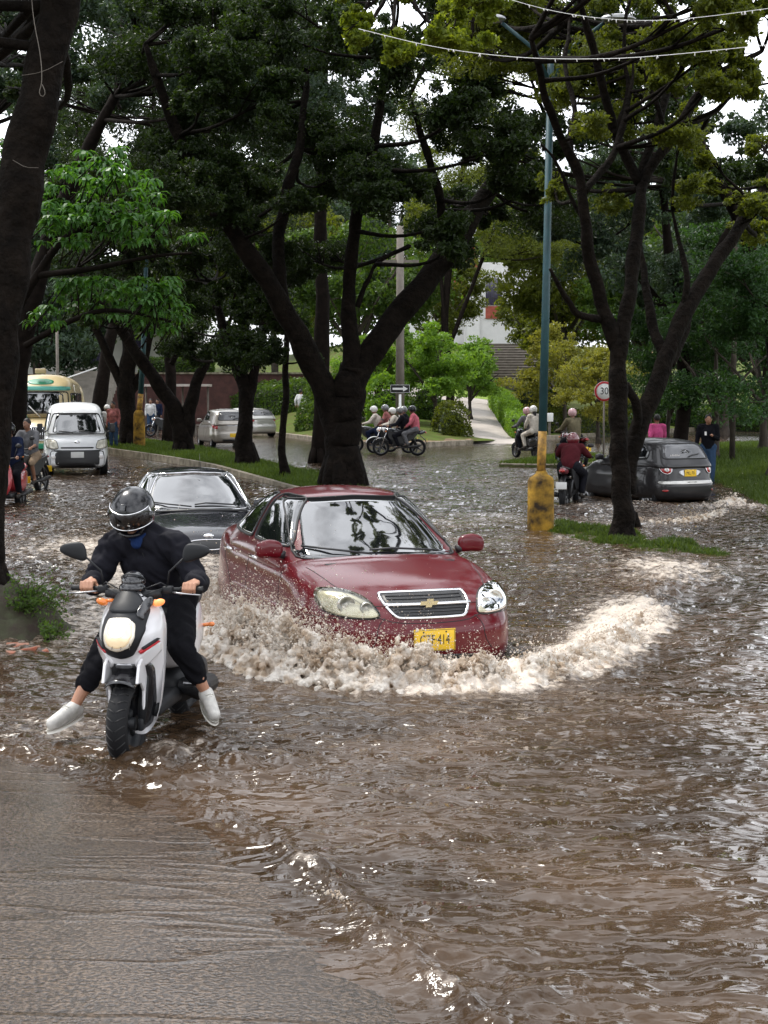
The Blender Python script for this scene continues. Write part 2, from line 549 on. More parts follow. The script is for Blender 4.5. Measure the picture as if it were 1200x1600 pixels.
# --- materials of the ground
def asphalt_mat():
    m = bpy.data.materials.new('wet_asphalt'); m.use_nodes = True
    t = m.node_tree; b = t.nodes['Principled BSDF']; L = t.links.new; Nn = t.nodes.new
    tc = Nn('ShaderNodeTexCoord')
    g = Nn('ShaderNodeTexNoise'); g.inputs['Scale'].default_value = 62; g.inputs['Detail'].default_value = 3
    big = Nn('ShaderNodeTexNoise'); big.inputs['Scale'].default_value = 1.1; big.inputs['Detail'].default_value = 5
    mp = Nn('ShaderNodeMapping'); mp.inputs['Scale'].default_value = (1.4, 1.5, 1); mp.inputs['Rotation'].default_value = (0, 0, R(6))
    st = Nn('ShaderNodeTexNoise'); st.inputs['Scale'].default_value = 1.3; st.inputs['Detail'].default_value = 7; st.inputs['Roughness'].default_value = .6
    L(tc.outputs['Object'], g.inputs['Vector']); L(tc.outputs['Object'], big.inputs['Vector']); L(tc.outputs['Object'], mp.inputs['Vector']); L(mp.outputs[0], st.inputs['Vector'])
    c1 = Nn('ShaderNodeValToRGB'); c1.color_ramp.elements[0].position = .38; c1.color_ramp.elements[0].color = (.030, .022, .016, 1)
    c1.color_ramp.elements[1].position = .66; c1.color_ramp.elements[1].color = (.125, .092, .067, 1)
    L(g.outputs['Fac'], c1.inputs['Fac'])
    c2 = Nn('ShaderNodeMixRGB'); c2.blend_type = 'MULTIPLY'; c2.inputs['Fac'].default_value = .7
    c3 = Nn('ShaderNodeValToRGB'); c3.color_ramp.elements[0].position = .35; c3.color_ramp.elements[0].color = (.5, .47, .43, 1)
    c3.color_ramp.elements[1].position = .65; c3.color_ramp.elements[1].color = (1, .97, .93, 1)
    L(big.outputs['Fac'], c3.inputs['Fac']); L(c1.outputs[0], c2.inputs['Color1']); L(c3.outputs[0], c2.inputs['Color2'])
    L(c2.outputs[0], b.inputs['Base Color'])
    mr = Nn('ShaderNodeMapRange'); mr.inputs['From Min'].default_value = .35; mr.inputs['From Max'].default_value = .65
    mr.inputs['To Min'].default_value = .03; mr.inputs['To Max'].default_value = .26
    L(st.outputs['Fac'], mr.inputs['Value']); L(mr.outputs[0], b.inputs['Roughness'])
    wv = Nn('ShaderNodeTexNoise'); wv.inputs['Scale'].default_value = 1.0; wv.inputs['Detail'].default_value = 3; wv.inputs['Roughness'].default_value = .5
    mw = Nn('ShaderNodeMapping'); mw.inputs['Scale'].default_value = (.40, 2.0, 1); mw.inputs['Rotation'].default_value = (0, 0, R(7)); L(tc.outputs['Object'], mw.inputs['Vector']); L(mw.outputs[0], wv.inputs['Vector'])
    cw = Nn('ShaderNodeValToRGB'); cw.color_ramp.elements[0].position = .48; cw.color_ramp.elements[0].color = (0, 0, 0, 1); cw.color_ramp.elements[1].position = .50
    e_ = cw.color_ramp.elements.new(.53); e_.color = (0, 0, 0, 1)
    L(wv.outputs['Fac'], cw.inputs['Fac'])
    b3 = Nn('ShaderNodeBump'); b3.inputs['Strength'].default_value = .30; b3.inputs['Distance'].default_value = .012; L(cw.outputs[0], b3.inputs['Height'])
    b1 = Nn('ShaderNodeBump'); b1.inputs['Strength'].default_value = .55; b1.inputs['Distance'].default_value = .006
    b2 = Nn('ShaderNodeBump'); b2.inputs['Strength'].default_value = .6; b2.inputs['Distance'].default_value = .007; L(b3.outputs[0], b2.inputs['Normal'])
    L(st.outputs['Fac'], b2.inputs['Height']); L(g.outputs['Fac'], b1.inputs['Height']); L(b2.outputs[0], b1.inputs['Normal']); L(b1.outputs[0], b.inputs['Normal'])
    return m
M_road = asphalt_mat()

def water_mat():
    m = bpy.data.materials.new('muddy_water'); m.use_nodes = True
    t = m.node_tree; b = t.nodes['Principled BSDF']; L = t.links.new; Nn = t.nodes.new
    tc = Nn('ShaderNodeTexCoord')
    b.inputs['IOR'].default_value = 1.34; b.inputs['Specular IOR Level'].default_value = .5
    at = Nn('ShaderNodeAttribute'); at.attribute_name = 'foam_sheen'
    fn = Nn('ShaderNodeTexNoise'); fn.inputs['Scale'].default_value = 9; fn.inputs['Detail'].default_value = 8; fn.inputs['Roughness'].default_value = .72
    L(tc.outputs['Object'], fn.inputs['Vector'])
    # foam mask = smoothstep(noise + attr - 1)
    ad = Nn('ShaderNodeMath'); ad.operation = 'ADD'; L(fn.outputs['Fac'], ad.inputs[0]); L(at.outputs['Fac'], ad.inputs[1])
    mr = Nn('ShaderNodeMapRange'); mr.interpolation_type = 'SMOOTHSTEP'
    mr.inputs['From Min'].default_value = .78; mr.inputs['From Max'].default_value = 1.12
    L(ad.outputs[0], mr.inputs['Value'])
    big = Nn('ShaderNodeTexNoise'); big.inputs['Scale'].default_value = .9; big.inputs['Detail'].default_value = 4
    L(tc.outputs['Object'], big.inputs['Vector'])
    cr = Nn('ShaderNodeValToRGB'); cr.color_ramp.elements[0].position = .35; cr.color_ramp.elements[0].color = (.034, .021, .012, 1)
    cr.color_ramp.elements[1].position = .68; cr.color_ramp.elements[1].color = (.075, .047, .028, 1)
    L(big.outputs['Fac'], cr.inputs['Fac'])
    mx = Nn('ShaderNodeMixRGB'); mx.inputs['Color2'].default_value = (.60, .52, .44, 1)
    L(mr.outputs[0], mx.inputs['Fac']); L(cr.outputs[0], mx.inputs['Color1']); L(mx.outputs[0], b.inputs['Base Color'])
    rr = Nn('ShaderNodeMapRange'); rr.inputs['To Min'].default_value = .02; rr.inputs['To Max'].default_value = .5
    L(mr.outputs[0], rr.inputs['Value']); L(rr.outputs[0], b.inputs['Roughness'])
    # ripples
    m1 = Nn('ShaderNodeMapping'); m1.inputs['Scale'].default_value = (.75, 1.6, 1); m1.inputs['Rotation'].default_value = (0, 0, R(-8))
    n1 = Nn('ShaderNodeTexNoise'); n1.inputs['Scale'].default_value = 4.0; n1.inputs['Detail'].default_value = 2.5; n1.inputs['Roughness'].default_value = .45
    n1.inputs['Distortion'].default_value = .5
    L(tc.outputs['Object'], m1.inputs['Vector']); L(m1.outputs[0], n1.inputs['Vector'])
    b1 = Nn('ShaderNodeBump'); b1.inputs['Strength'].default_value = 1.0; b1.inputs['Distance'].default_value = .10
    ms_ = Nn('ShaderNodeMapRange'); ms_.inputs['From Min'].default_value = .36; ms_.inputs['From Max'].default_value = .62; ms_.inputs['To Min'].default_value = .16; ms_.inputs['To Max'].default_value = 1.5
    rn = Nn('ShaderNodeTexNoise'); rn.inputs['Scale'].default_value = .42; rn.inputs['Detail'].default_value = 3; L(tc.outputs['Object'], rn.inputs['Vector']); L(rn.outputs['Fac'], ms_.inputs['Value']); L(ms_.outputs[0], b1.inputs['Strength'])
    L(n1.outputs['Fac'], b1.inputs['Height'])
    n2 = Nn('ShaderNodeTexNoise'); n2.inputs['Scale'].default_value = 42; n2.inputs['Detail'].default_value = 3
    L(tc.outputs['Object'], n2.inputs['Vector'])
    ag = Nn('ShaderNodeMath'); ag.operation = 'MULTIPLY_ADD'; ag.inputs[1].default_value = 1.0; ag.inputs[2].default_value = .07
    L(at.outputs['Fac'], ag.inputs[0])
    b2 = Nn('ShaderNodeBump'); b2.inputs['Distance'].default_value = .012
    L(ag.outputs[0], b2.inputs['Strength'])
    L(n2.outputs['Fac'], b2.inputs['Height']); L(b1.outputs[0], b2.inputs['Normal']); L(b2.outputs[0], b.inputs['Normal'])
    return m
M_water = water_mat()
M_grass_soil = mat('park_turf', (.075, .125, .016), .9, spec=.15, var=.6, col2=(.075, .065, .022), vscale=1.6, bump=.8, bscale=30)
M_soil = mat('bare_soil', (.24, .15, .085), .9, var=.45, vscale=2.2, bump=.6, bscale=25)
M_moss = mat('mossy_earth', (.035, .04, .015), .85, var=.6, col2=(.022, .012, .007), vscale=6, bump=1.0, bscale=22)
M_path = mat('path_concrete', (.46, .41, .37), .7, var=.22, vscale=1.2, bump=.3, bscale=40, rvar=.2)
M_kerb = mat('kerb_concrete', (.30, .26, .20), .7, var=.6, col2=(.10, .085, .05), vscale=3.5, bump=.4, bscale=30)

# base sheet to the horizon
gx = np.concatenate([np.linspace(-900, -60, 12), np.linspace(-50, 50, 21), np.linspace(60, 900, 12)])
gy = np.concatenate([np.linspace(-300, -5, 8), np.linspace(0, 140, 29), np.linspace(160, 1400, 14)])
X, Y = np.meshgrid(gx, gy)
gridmesh('ground', X, Y, np.full_like(X, -.62), M_grass_soil)

# road bed
gx = np.linspace(-30, 30, 241); vv = np.linspace(0, 1, 261)
X = np.tile(gx, (len(vv), 1)); y0 = 1.0
Y = y0 + (kerb_y(X) - y0) * (vv[:, None] ** 1.3)
Z = bed(X, Y)
gridmesh('road', X, Y, Z, M_road)

# park hillside
gx = np.concatenate([np.linspace(-320, -42, 20), np.linspace(-40, 40, 161), np.linspace(42, 320, 20)])
vv = np.linspace(0, 1, 150)
X = np.tile(gx, (len(vv), 1)); Y = kerb_y(X) + 600 * (vv[:, None] ** 2.2)
gridmesh('park_ground', X, Y, hill(X, Y), M_grass_soil)

# dirt strip behind the kerb
gx = np.linspace(-8.5, 3.7, 90); vv = np.linspace(0, 1, 9)
X = np.tile(gx, (len(vv), 1)); Y = kerb_y(X) + .15 + 1.8 * vv[:, None] * (1 + .25 * fbm(X * .7, X * 0 + 3, 2, 9))
gridmesh('dirt_path', X, Y, hill(X, Y) + .012 * (1 - vv[:, None] * 2.0), M_soil)

# park kerb
def kerb_mesh(name, pts, h, w=.16, z=None):
    P = [Vector(p) for p in pts]; V = []; Fs = []
    for i, p in enumerate(P):
        t = (P[min(i + 1, len(P) - 1)] - P[max(i - 1, 0)]).normalized(); nrm = Vector((-t.y, t.x, 0))
        for (a, b) in ((0, -.3), (0, h - .02), (.02, h), (w, h), (w, -.3)):
            V.append(p + nrm * a + Vector((0, 0, b)))
    for i in range(len(P) - 1):
        for k in range(4):
            a = i * 5 + k; Fs.append((a, a + 5, a + 6, a + 1))
    mb = MB(); mb.add(V, Fs, False)
    o = mb.build(name, M_kerb); o['kind'] = 'structure'; return o
kx = np.concatenate([np.linspace(-16, 3.75, 90)])
kerb_mesh('park_kerb', [(x, float(kerb_y(x)), float(bed(np.array(x), np.array(float(kerb_y(x)))))) for x in kx], .20)
kx = np.linspace(5.5, 30, 60)
kerb_mesh('park_kerb', [(x, float(kerb_y(x)), float(bed(np.array(x), np.array(float(kerb_y(x)))))) for x in kx], .20)

# path climbing into the park
pc = curve([(0, 4.62), (6, 4.55), (14, 4.65), (21, 4.75), (27, 4.9)], 2); pw = curve([(0, 1.15), (3, 1.0), (20, 1.2), (27, 1.25)], 2)
vv = np.linspace(-.9, 26, 90); uu = np.linspace(-1, 1, 9)
V_, U_ = np.meshgrid(vv, uu, indexing='ij'); X = pc(V_) + U_ * pw(V_); Y = 66.1 + V_
bl = sstep(-.6, .5, V_); gridmesh('footpath', X, Y, (hill(X, Y) + .03) * bl + (bed(X, Y) + .01) * (1 - bl), M_path)
# the landing where the path turns left
X, Y = np.meshgrid(np.linspace(-2.2, 6.6, 24), np.linspace(88, 92.5, 12))
gridmesh('footpath_landing', X, Y, hill(X, Y) + .045, M_path)

# ------------------------------------------------------------------ islands and verges
def island(name, outline, ztop, kerb=True, m=None, bumps=.05, kh=.05, rings=14, n=220):
    o = smoothline([(p[0], p[1], 0) for p in outline], n, True, 2)
    c = sum(o, Vector()) / n
    V = []; Fs = []
    for j in range(rings + 1):
        r = 1 - j / rings
        for q in o:
            p = c + (q - c) * r
            e = min(1, (1 - r) * 4)
            z = ztop(p.x, p.y) + (bumps * float(fbm(np.array(p.x * 1.7), np.array(p.y * 1.7), 3, 4)) + bumps * .6) * e
            V.append((p.x, p.y, z))
    for j in range(rings):
        for i in range(n):
            a = j * n + i; b = j * n + (i + 1) % n; Fs.append((a, b, b + n, a + n))
    skirt = len(V)
    for q in o: V.append((q.x, q.y, -.5))
    for i in range(n): Fs.append((skirt + i, skirt + (i + 1) % n, (i + 1) % n, i))
    mb = MB(); mb.add(V, Fs, True); ob = mb.build(name, m or M_grass_soil); ob['kind'] = 'structure'
    if kerb:
        P = [Vector((q.x, q.y, ztop(q.x, q.y))) for q in o] + [Vector((o[0].x, o[0].y, ztop(o[0].x, o[0].y)))]
        kerb_mesh(name.replace('island', 'island_kerb').replace('verge', 'verge_kerb'), P, kh)
    return o, c

IL = [(-1.5, 33.0), (-1.9, 33.8), (-2.9, 37), (-5.7, 45.6), (-9.95, 55), (-13, 62), (-17.5, 74), (-14, 74), (-7.6, 58), (-4.9, 50), (-2.9, 42), (-1.1, 37), (-.3, 34.2), (-.6, 33.0)]
island('median_island', IL, lambda x, y: float(np.interp(y, [33, 36, 42, 60], [.0, .05, .14, .22])))
# low island with the lamp post and the forked tree
IR = [(2.35, 22.4), (3.3, 19.6), (4.3, 18.9), (4.75, 19.3), (4.4, 20.6), (3.7, 23.0), (2.7, 25.5), (2.3, 24.6)]
island('flooded_island', IR, lambda x, y: -.13, kerb=False, bumps=.20)
IS = [(3.3, 44.2), (5.6, 43.8), (6.8, 47), (7.4, 52), (5.9, 52), (4.3, 47), (3.4, 45.2)]
island('corner_island', IS, lambda x, y: .08, kh=.04)
VR = [(5.6, 22), (6.6, 26), (7.4, 31), (8.0, 38), (8.3, 44), (9.4, 52), (13, 60), (24, 66), (30, 60), (30, 20), (14, 15), (6.5, 18)]
island('grass_verge', VR, lambda x, y: float(-.04 + .24 * sstep(7.2, 10, x - (y - 31) * .07)), kerb=False, bumps=.1)
VL = [(-9.2, 27), (-13, 36), (-19, 50), (-25, 62), (-34, 62), (-34, 20), (-12, 20)]
island('far_left_verge', VL, lambda x, y: .1, kh=.05)
# ------------------------------------------------------------------ flood water
RIDGE = [G0(366, 985), G0(395, 1015), G0(450, 1042), G0(540, 1064), G0(640, 1072), G0(740, 1072), G0(840, 1062), G0(925, 1035), G0(985, 990), G0(1030, 940), G0(1052, 895)]
RH = curve([(0, .05), (.06, .22), (.16, .36), (.28, .24), (.42, .15), (.5, .13), (.6, .13), (.68, .12), (.76, .09), (.86, .10), (1, .07)], .05)
FOAMT = curve([(0, 1), (.56, 1), (.68, .4), (.8, .15), (1, .12)], .04)
_rl = smoothline([(p.x, p.y, 0) for p in RIDGE], 240, False, 3)
RX = np.array([p.x for p in _rl]); RY = np.array([p.y for p in _rl])

def ridge_dist(x, y, RX, RY):
    """signed distance (positive on the camera side) and parameter along a polyline"""
    best = np.full(x.shape, 1e9); tt = np.zeros(x.shape); sg = np.zeros(x.shape)
    n = len(RX)
    for i in range(0, n - 1):
        ax, ay, bx, by = RX[i], RY[i], RX[i + 1], RY[i + 1]
        dx, dy = bx - ax, by - ay; L2 = dx * dx + dy * dy
        t = np.clip(((x - ax) * dx + (y - ay) * dy) / L2, 0, 1)
        ex = x - ax - t * dx; ey = y - ay - t * dy
        d = ex * ex + ey * ey
        m = d < best
        best = np.where(m, d, best); tt = np.where(m, (i + t) / (n - 1), tt)
        sg = np.where(m, np.sign(dx * ey - dy * ex), sg)
    return np.sqrt(best) * -sg, tt

def lumps(x, y):
    """secondary wakes: list of (x, y, radius x, radius y, height, foam)"""
    h = 0; f = 0
    for (cx, cy, rx, ry, hh, ff) in WAKES:
        g = np.exp(-(((x - cx) / rx) ** 2 + ((y - cy) / ry) ** 2))
        h = h + hh * g * (1 + 1.3 * fbm(x * 7, y * 7, 3, 31)); f = f + ff * g
    return h, f
WAKES = [
    (-2.55, 17.2, .9, 2.2, .03, .44), (-3.6, 20.5, 1.8, 2.8, .03, .40), (-2.4, 13.6, 1.4, 2.0, .025, .40), (-1.45, 14.2, .5, 1.2, .06, .46),
    (-1.3, 8.45, .30, .35, .03, .16), (-1.05, 8.9, .35, .6, .02, .2), (-1.8, 8.9, .4, .5, .02, .15), (-.95, 8.2, .55, .35, .035, .16),
    (5.4, 27.4, 1.5, 1.0, .05, .10), (6.3, 27.6, .7, .6, .07, .16), (4.7, 28.6, .5, .6, .06, .12), (3.6, 28.0, .5, .7, .04, .14), (4.3, 24.5, 2.5, 2.0, .02, .04),
    (-.36, 6.35, .14, .12, .03, .22), (.0, 5.6, .4, .4, .015, .10), (.1, 5.15, .5, .30, .015, .12), (.55, 4.95, .3, .2, .02, .16),
    (3.3, 17.5, .7, 1.6, .04, .30), (2.2, 14.2, .5, 1.4, .03, .22), (1.9, 15.5, 1.4, 2.0, .01, .14), (-1.2, 10.4, .6, .5, .02, .22), (-.2, 10.2, 1.0, .3, .02, .2), (1.1, 10.4, .8, .25, .02, .22),
    (-3.4, 12.1, .8, .7, .01, .2), (-2.9, 10.2, 1.2, 1.2, .01, .16), (-2.3, 9.2, .8, .6, .01, .22)]

def water_h(x, y):
    near = sstep(34, 10, y)
    h = .030 * fbm(x * 1.1 + 2, y * 1.5, 3, 1) + ((.020 + .016 * sstep(13, 24, y)) * (.5 - np.abs(fbm(x * 2.6, y * 4.2 + x * .5, 3, 2)) * 1.4)) + .006 * fbm(x * 9, y * 12, 2, 3) * (0.6 + near)
    # current lines running from the kerb towards the lower right
    s, t = ridge_dist(x, y, RX, RY)
    H = RH(t)
    wob = fbm(x * 2.2, y * 2.2, 3, 12)
    w = np.where(s > 0, .24 + .1 * wob, .34)
    g = np.exp(-(s / w) ** 2)
    rough = 1 + 1.1 * fbm(x * 6, y * 6, 4, 21) + .5 * fbm(x * 19, y * 19, 2, 22)
    h = h + H * .55 * g * rough
    # swell and capillary waves ahead of the bow wave
    ahead = np.clip(s, 0, 5)
    h = h + .022 * np.sin(ahead * 13 + wob * 4) * np.exp(-ahead / 1.1) * sstep(.18, .55, ahead) * sstep(.3, .45, t)
    h = h + .045 * np.exp(-((s - .95) / .4) ** 2) * sstep(.35, .6, t) * sstep(1.0, .85, t)
    foam_sheen = .58 * np.exp(-(np.clip(s - .02, 0, 9) / .34) ** 2) * np.exp(-(np.clip(-s, 0, 9) / .38) ** 2) * (1 + .5 * wob) * np.clip(H / .11, .35, 1.25) * FOAMT(t)
    foam_sheen = foam_sheen + .20 * np.exp(-(np.clip(-s, 0, 9) / 1.6) ** 2) * (s < 0) * FOAMT(t)
    lh, lf = lumps(x, y); h = h + lh; foam_sheen = foam_sheen + lf
    # breaking edge where the flood runs up the road
    d = x - xe_y(y)
    ed = np.exp(-((d - .16 - .10 * fbm(x * 2.5, y * 2.5, 3, 41)) / .09) ** 2) * sstep(9.6, 8.8, y)
    h = h + .030 * ed * (1 + 1.2 * fbm(x * 9, y * 9, 3, 42)); foam_sheen = foam_sheen + .13 * ed
    calm = sstep(-.2, .25, d) * sstep(12, 9, y) + sstep(9, 12, y)
    h = h * (.25 + .75 * np.clip(calm, 0, 1))
    foam_sheen = foam_sheen + .23 * sstep(14.5, 19, y) * sstep(60, 40, y) * sstep(-2.2, -.6, x) * (1 + .5 * fbm(x * .5, y * .35, 3, 52)) + .06 * fbm(x * .8, y * .8, 3, 51) + .10 * sstep(12, 24, y) * sstep(3, -1.5, x)  # middle distance: aerated water plus silvery sky sheen painted in as foam colour
    return h, np.clip(foam_sheen, 0, 1)

nr, nc = 840, 700
ys = 3.3 * (62 / 3.3) ** np.linspace(0, 1, nr)
half = .36 * ys + 2.6
X = np.linspace(-1, 1, nc)[None] * half[:, None]; Y = np.repeat(ys[:, None], nc, 1)
Hh, Fo = water_h(X, Y)
wo = gridmesh('flood_water', X, Y, Hh, M_water)
at = wo.data.attributes.new('foam_sheen', 'FLOAT', 'POINT'); at.data.foreach_set('value', Fo.ravel().astype(np.float32))
# calm outskirts of the flood beyond the detailed sheet
for nm, xs_, ys_ in (('flood_water_margin', (-34, 34), (-6, 3.31)),):
    X, Y = np.meshgrid(np.linspace(*xs_, 160), np.linspace(*ys_, 30)); o = gridmesh(nm, X, Y, .02 * fbm(X * 2, Y * 2, 3, 2) - .005, M_water)

# ------------------------------------------------------------------ splash thrown up by the red car
def splash_mat():
    m = bpy.data.materials.new('muddy_spray'); m.use_nodes = True
    t = m.node_tree; b = t.nodes['Principled BSDF']; L = t.links.new; Nn = t.nodes.new
    tc = Nn('ShaderNodeTexCoord'); n = Nn('ShaderNodeTexNoise'); n.inputs['Scale'].default_value = 7; n.inputs['Detail'].default_value = 6
    L(tc.outputs['Object'], n.inputs['Vector'])
    r = Nn('ShaderNodeValToRGB'); r.color_ramp.elements[0].position = .38; r.color_ramp.elements[0].color = (.60, .48, .36, 1)
    r.color_ramp.elements[1].position = .58; r.color_ramp.elements[1].color = (.90, .85, .78, 1)
    L(n.outputs['Fac'], r.inputs['Fac']); L(r.outputs[0], b.inputs['Base Color'])
    b.inputs['Roughness'].default_value = .35; b.inputs['IOR'].default_value = 1.33
    n2 = Nn('ShaderNodeTexNoise'); n2.inputs['Scale'].default_value = 60; n2.inputs['Detail'].default_value = 6
    L(tc.outputs['Object'], n2.inputs['Vector'])
    bu = Nn('ShaderNodeBump'); bu.inputs['Strength'].default_value = .8; bu.inputs['Distance'].default_value = .03
    L(n2.outputs['Fac'], bu.inputs['Height']); L(bu.outputs[0], b.inputs['Normal'])
    tl = Nn('ShaderNodeBsdfTranslucent'); L(r.outputs[0], tl.inputs['Color'])
    ms = Nn('ShaderNodeMixShader'); ms.inputs[0].default_value = .42
    L(b.outputs[0], ms.inputs[1]); L(tl.outputs[0], ms.inputs[2]); L(ms.outputs[0], t.nodes['Material Output'].inputs['Surface'])
    return m
M_spray = splash_mat()

def ico():
    bm = bmesh.new(); bmesh.ops.create_icosphere(bm, subdivisions=1, radius=1)
    V = np.array([v.co[:] for v in bm.verts]); F_ = np.array([[v.index for v in f.verts] for f in bm.faces]); bm.free(); return V, F_
ICO_V, ICO_F = ico()

def droplets(name, P, S, D, parent=None, seed=1):
    """P centres, S radii, D stretch vectors"""
    r = np.random.default_rng(seed); n = len(P)
    V = ICO_V[None] * S[:, None, None] * r.uniform(.6, 1.3, (n, 12, 1))
    dn = D / np.maximum(np.linalg.norm(D, axis=1, keepdims=True), 1e-6)
    st = np.linalg.norm(D, axis=1)
    pr = (V * dn[:, None]).sum(-1)
    V = V + dn[:, None] * (pr * st[:, None])[..., None]
    V = V + P[:, None]
    Fq = ICO_F[None] + (np.arange(n) * 12)[:, None, None]
    return link(name, fastmesh(name, V.reshape(-1, 3), Fq.reshape(-1, 3), True, 3), M_spray, parent)

def splash(name, RX, RY, RHf, label, seed=1, nd=9000, width=.36, nu=1500, nv=96, back=.45, lean=.35, scale=1.0, nf=0, vox=.011):
    root = empty(name, (0, 0, 0), 0, label, 'splash')
    n = len(RX)
    u = np.linspace(0, 1, nu); v = np.linspace(-1, 1, nv)
    cx = np.interp(u, np.linspace(0, 1, n), RX); cy = np.interp(u, np.linspace(0, 1, n), RY)
    tx = np.gradient(cx); ty = np.gradient(cy); L = np.hypot(tx, ty); tx /= L; ty /= L
    nx, ny = ty, -tx                       # towards the camera side
    U, Vv = np.meshgrid(u, v, indexing='ij')
    al = np.cumsum(L); AL = np.repeat(al[:, None], nv, 1)
    H = RHf(U) * scale
    jag = 1 + 1.0 * fbm(AL * 3.0, Vv * .8, 3, seed + 70) + .7 * fbm(AL * 9, Vv * 3.0, 3, seed + 71) + .9 * (np.abs(fbm(AL * 24, Vv * 9, 4, seed + 72, .65)) - .15)
    jag = np.clip(jag, .12, 3)
    prof = np.where(Vv > 0, np.clip(1 - Vv, 0, 1) ** 1.5, np.clip(1 + Vv, 0, 1) ** .8)
    Z = H * prof * jag - .03
    hs_ = np.clip(H / .16, .12, 1)
    Z = Z - .035 * (1 - hs_)
    off = np.where(Vv > 0, Vv * width, Vv * back) * (.35 + .65 * hs_) + Z * lean + .05 * fbm(AL * 9, Vv * 4 + 5, 3, seed + 73) * (1 - np.abs(Vv)) + .030 * fbm(AL * 30, Vv * 12, 4, seed + 74, .65)
    al2 = .03 * fbm(AL * 14 + 40, Vv * 5, 3, seed + 75)
    X = cx[:, None] + nx[:, None] * off + tx[:, None] * al2; Y = cy[:, None] + ny[:, None] * off + ty[:, None] * al2
    Z = Z + .026 * fbm(AL * 30, Vv * 12, 4, seed + 76, .65) * (1 - Vv ** 2)
    Z = np.where(np.abs(Vv) > .96, -.05, Z)
    gridmesh('crest', X, Y, Z * .62 - .01, M_spray, kind=None, parent=root)
    r = np.random.default_rng(seed)
    # froth: rounded lumps fused into one foaming mass
    if nf:
        w = RHf(np.linspace(0, 1, 400)) ** 1.0; w /= w.sum()
        us = np.clip(r.choice(400, nf, p=w) / 399 + r.uniform(-.002, .002, nf), 0, 1)
        a_ = np.interp(us, u, al); jg = np.clip(1 + 1.0 * fbm(a_ * 3.0, a_ * 0, 3, seed + 70) + .9 * fbm(a_ * 9, a_ * 0, 3, seed + 71), .25, 2.2)
        Hf = RHf(us) * scale * jg; q = r.random(nf) ** 1.5; hz = Hf * q * 1.05
        spr = (1 - q) * r.uniform(-.8, 1.0, nf) * np.clip(RHf(us) * scale * 1.9, .05, .5) + .45 * hz + r.normal(0, .02, nf)
        rad = np.clip(np.exp(r.normal(math.log(.0165), .45, nf)) * (1.25 - .80 * q), .0075, .05)
        fx_ = np.interp(us, u, cx) + np.interp(us, u, nx) * spr; fy_ = np.interp(us, u, cy) + np.interp(us, u, ny) * spr
        Vf = (ICO_V[None] * rad[:, None, None] * 1.05 + np.stack([fx_, fy_, hz], 1)[:, None]).reshape(-1, 3)
        Ff = (ICO_F[None] + (np.arange(nf) * 12)[:, None, None]).reshape(-1, 3)
        me = fastmesh('froth', Vf, Ff, True, 3)
        out = mesh_from_mods(me, [('REMESH', dict(mode='VOXEL', voxel_size=vox, adaptivity=0)), ('SMOOTH', dict(factor=.5, iterations=2))])
        co = np.empty(len(out.vertices) * 3, np.float32); out.vertices.foreach_get('co', co); co = co.reshape(-1, 3)
        nr_ = np.empty(len(out.vertices) * 3, np.float32); out.vertices.foreach_get('normal', nr_); nr_ = nr_.reshape(-1, 3)
        co += nr_ * (.010 * fbm(co[:, 0] * 22 + co[:, 2] * 13, co[:, 1] * 22 + co[:, 2] * 19, 3, 91))[:, None]
        out.vertices.foreach_set('co', co.ravel()); out.polygons.foreach_set('use_smooth', np.full(len(out.polygons), True)); out.update(); out.materials.clear()
        fo_ = link('froth', out, M_spray, root); fo_['kind'] = 'stuff'
    # droplets and thrown strings of water
    w = RHf(np.linspace(0, 1, 400)); w = w ** 1.6; w /= w.sum()
    us = r.choice(400, nd, p=w) / 399 + r.uniform(-.002, .002, nd); us = np.clip(us, 0, 1)
    al_ = np.interp(us, u, al)
    jagd = 1 + 1.1 * fbm(al_ * 3.0, al_ * 0, 3, seed + 70) + .9 * fbm(al_ * 11, al_ * 0, 3, seed + 71)
    Hd = RHf(us) * scale * np.clip(jagd, .3, 2.6)
    hz = Hd * (.25 + r.exponential(.34, nd))
    sp = r.normal(0, 1, nd) * (.06 + .35 * hz) + .30 * hz
    px = np.interp(us, u, cx) + np.interp(us, u, nx) * sp; py = np.interp(us, u, cy) + np.interp(us, u, ny) * sp
    S = np.exp(r.normal(math.log(.0024), .5, nd)) * np.where(hz < Hd, 1.3, .85)
    D = np.stack([np.interp(us, u, nx) * .6 + r.normal(0, .5, nd), np.interp(us, u, ny) * .6 + r.normal(0, .3, nd), r.normal(.9, .6, nd)], 1) * r.uniform(.0, .55, (nd, 1))
    dr = droplets('spray', np.stack([px, py, np.maximum(hz, .005)], 1), np.clip(S, .0014, .014), D, root, seed); dr['kind'] = 'stuff'
    return root
splash('bow_splash', RX, RY, curve([(0, .05), (.05, .20), (.13, .34), (.22, .30), (.34, .17), (.44, .13), (.52, .11), (.60, .095), (.68, .065), (.75, .03), (.83, .014), (.92, .02), (1, .01)], .04),
       'tan muddy splash thrown up by the nose of the red car', 3, 90000, nf=24000, vox=.0085)
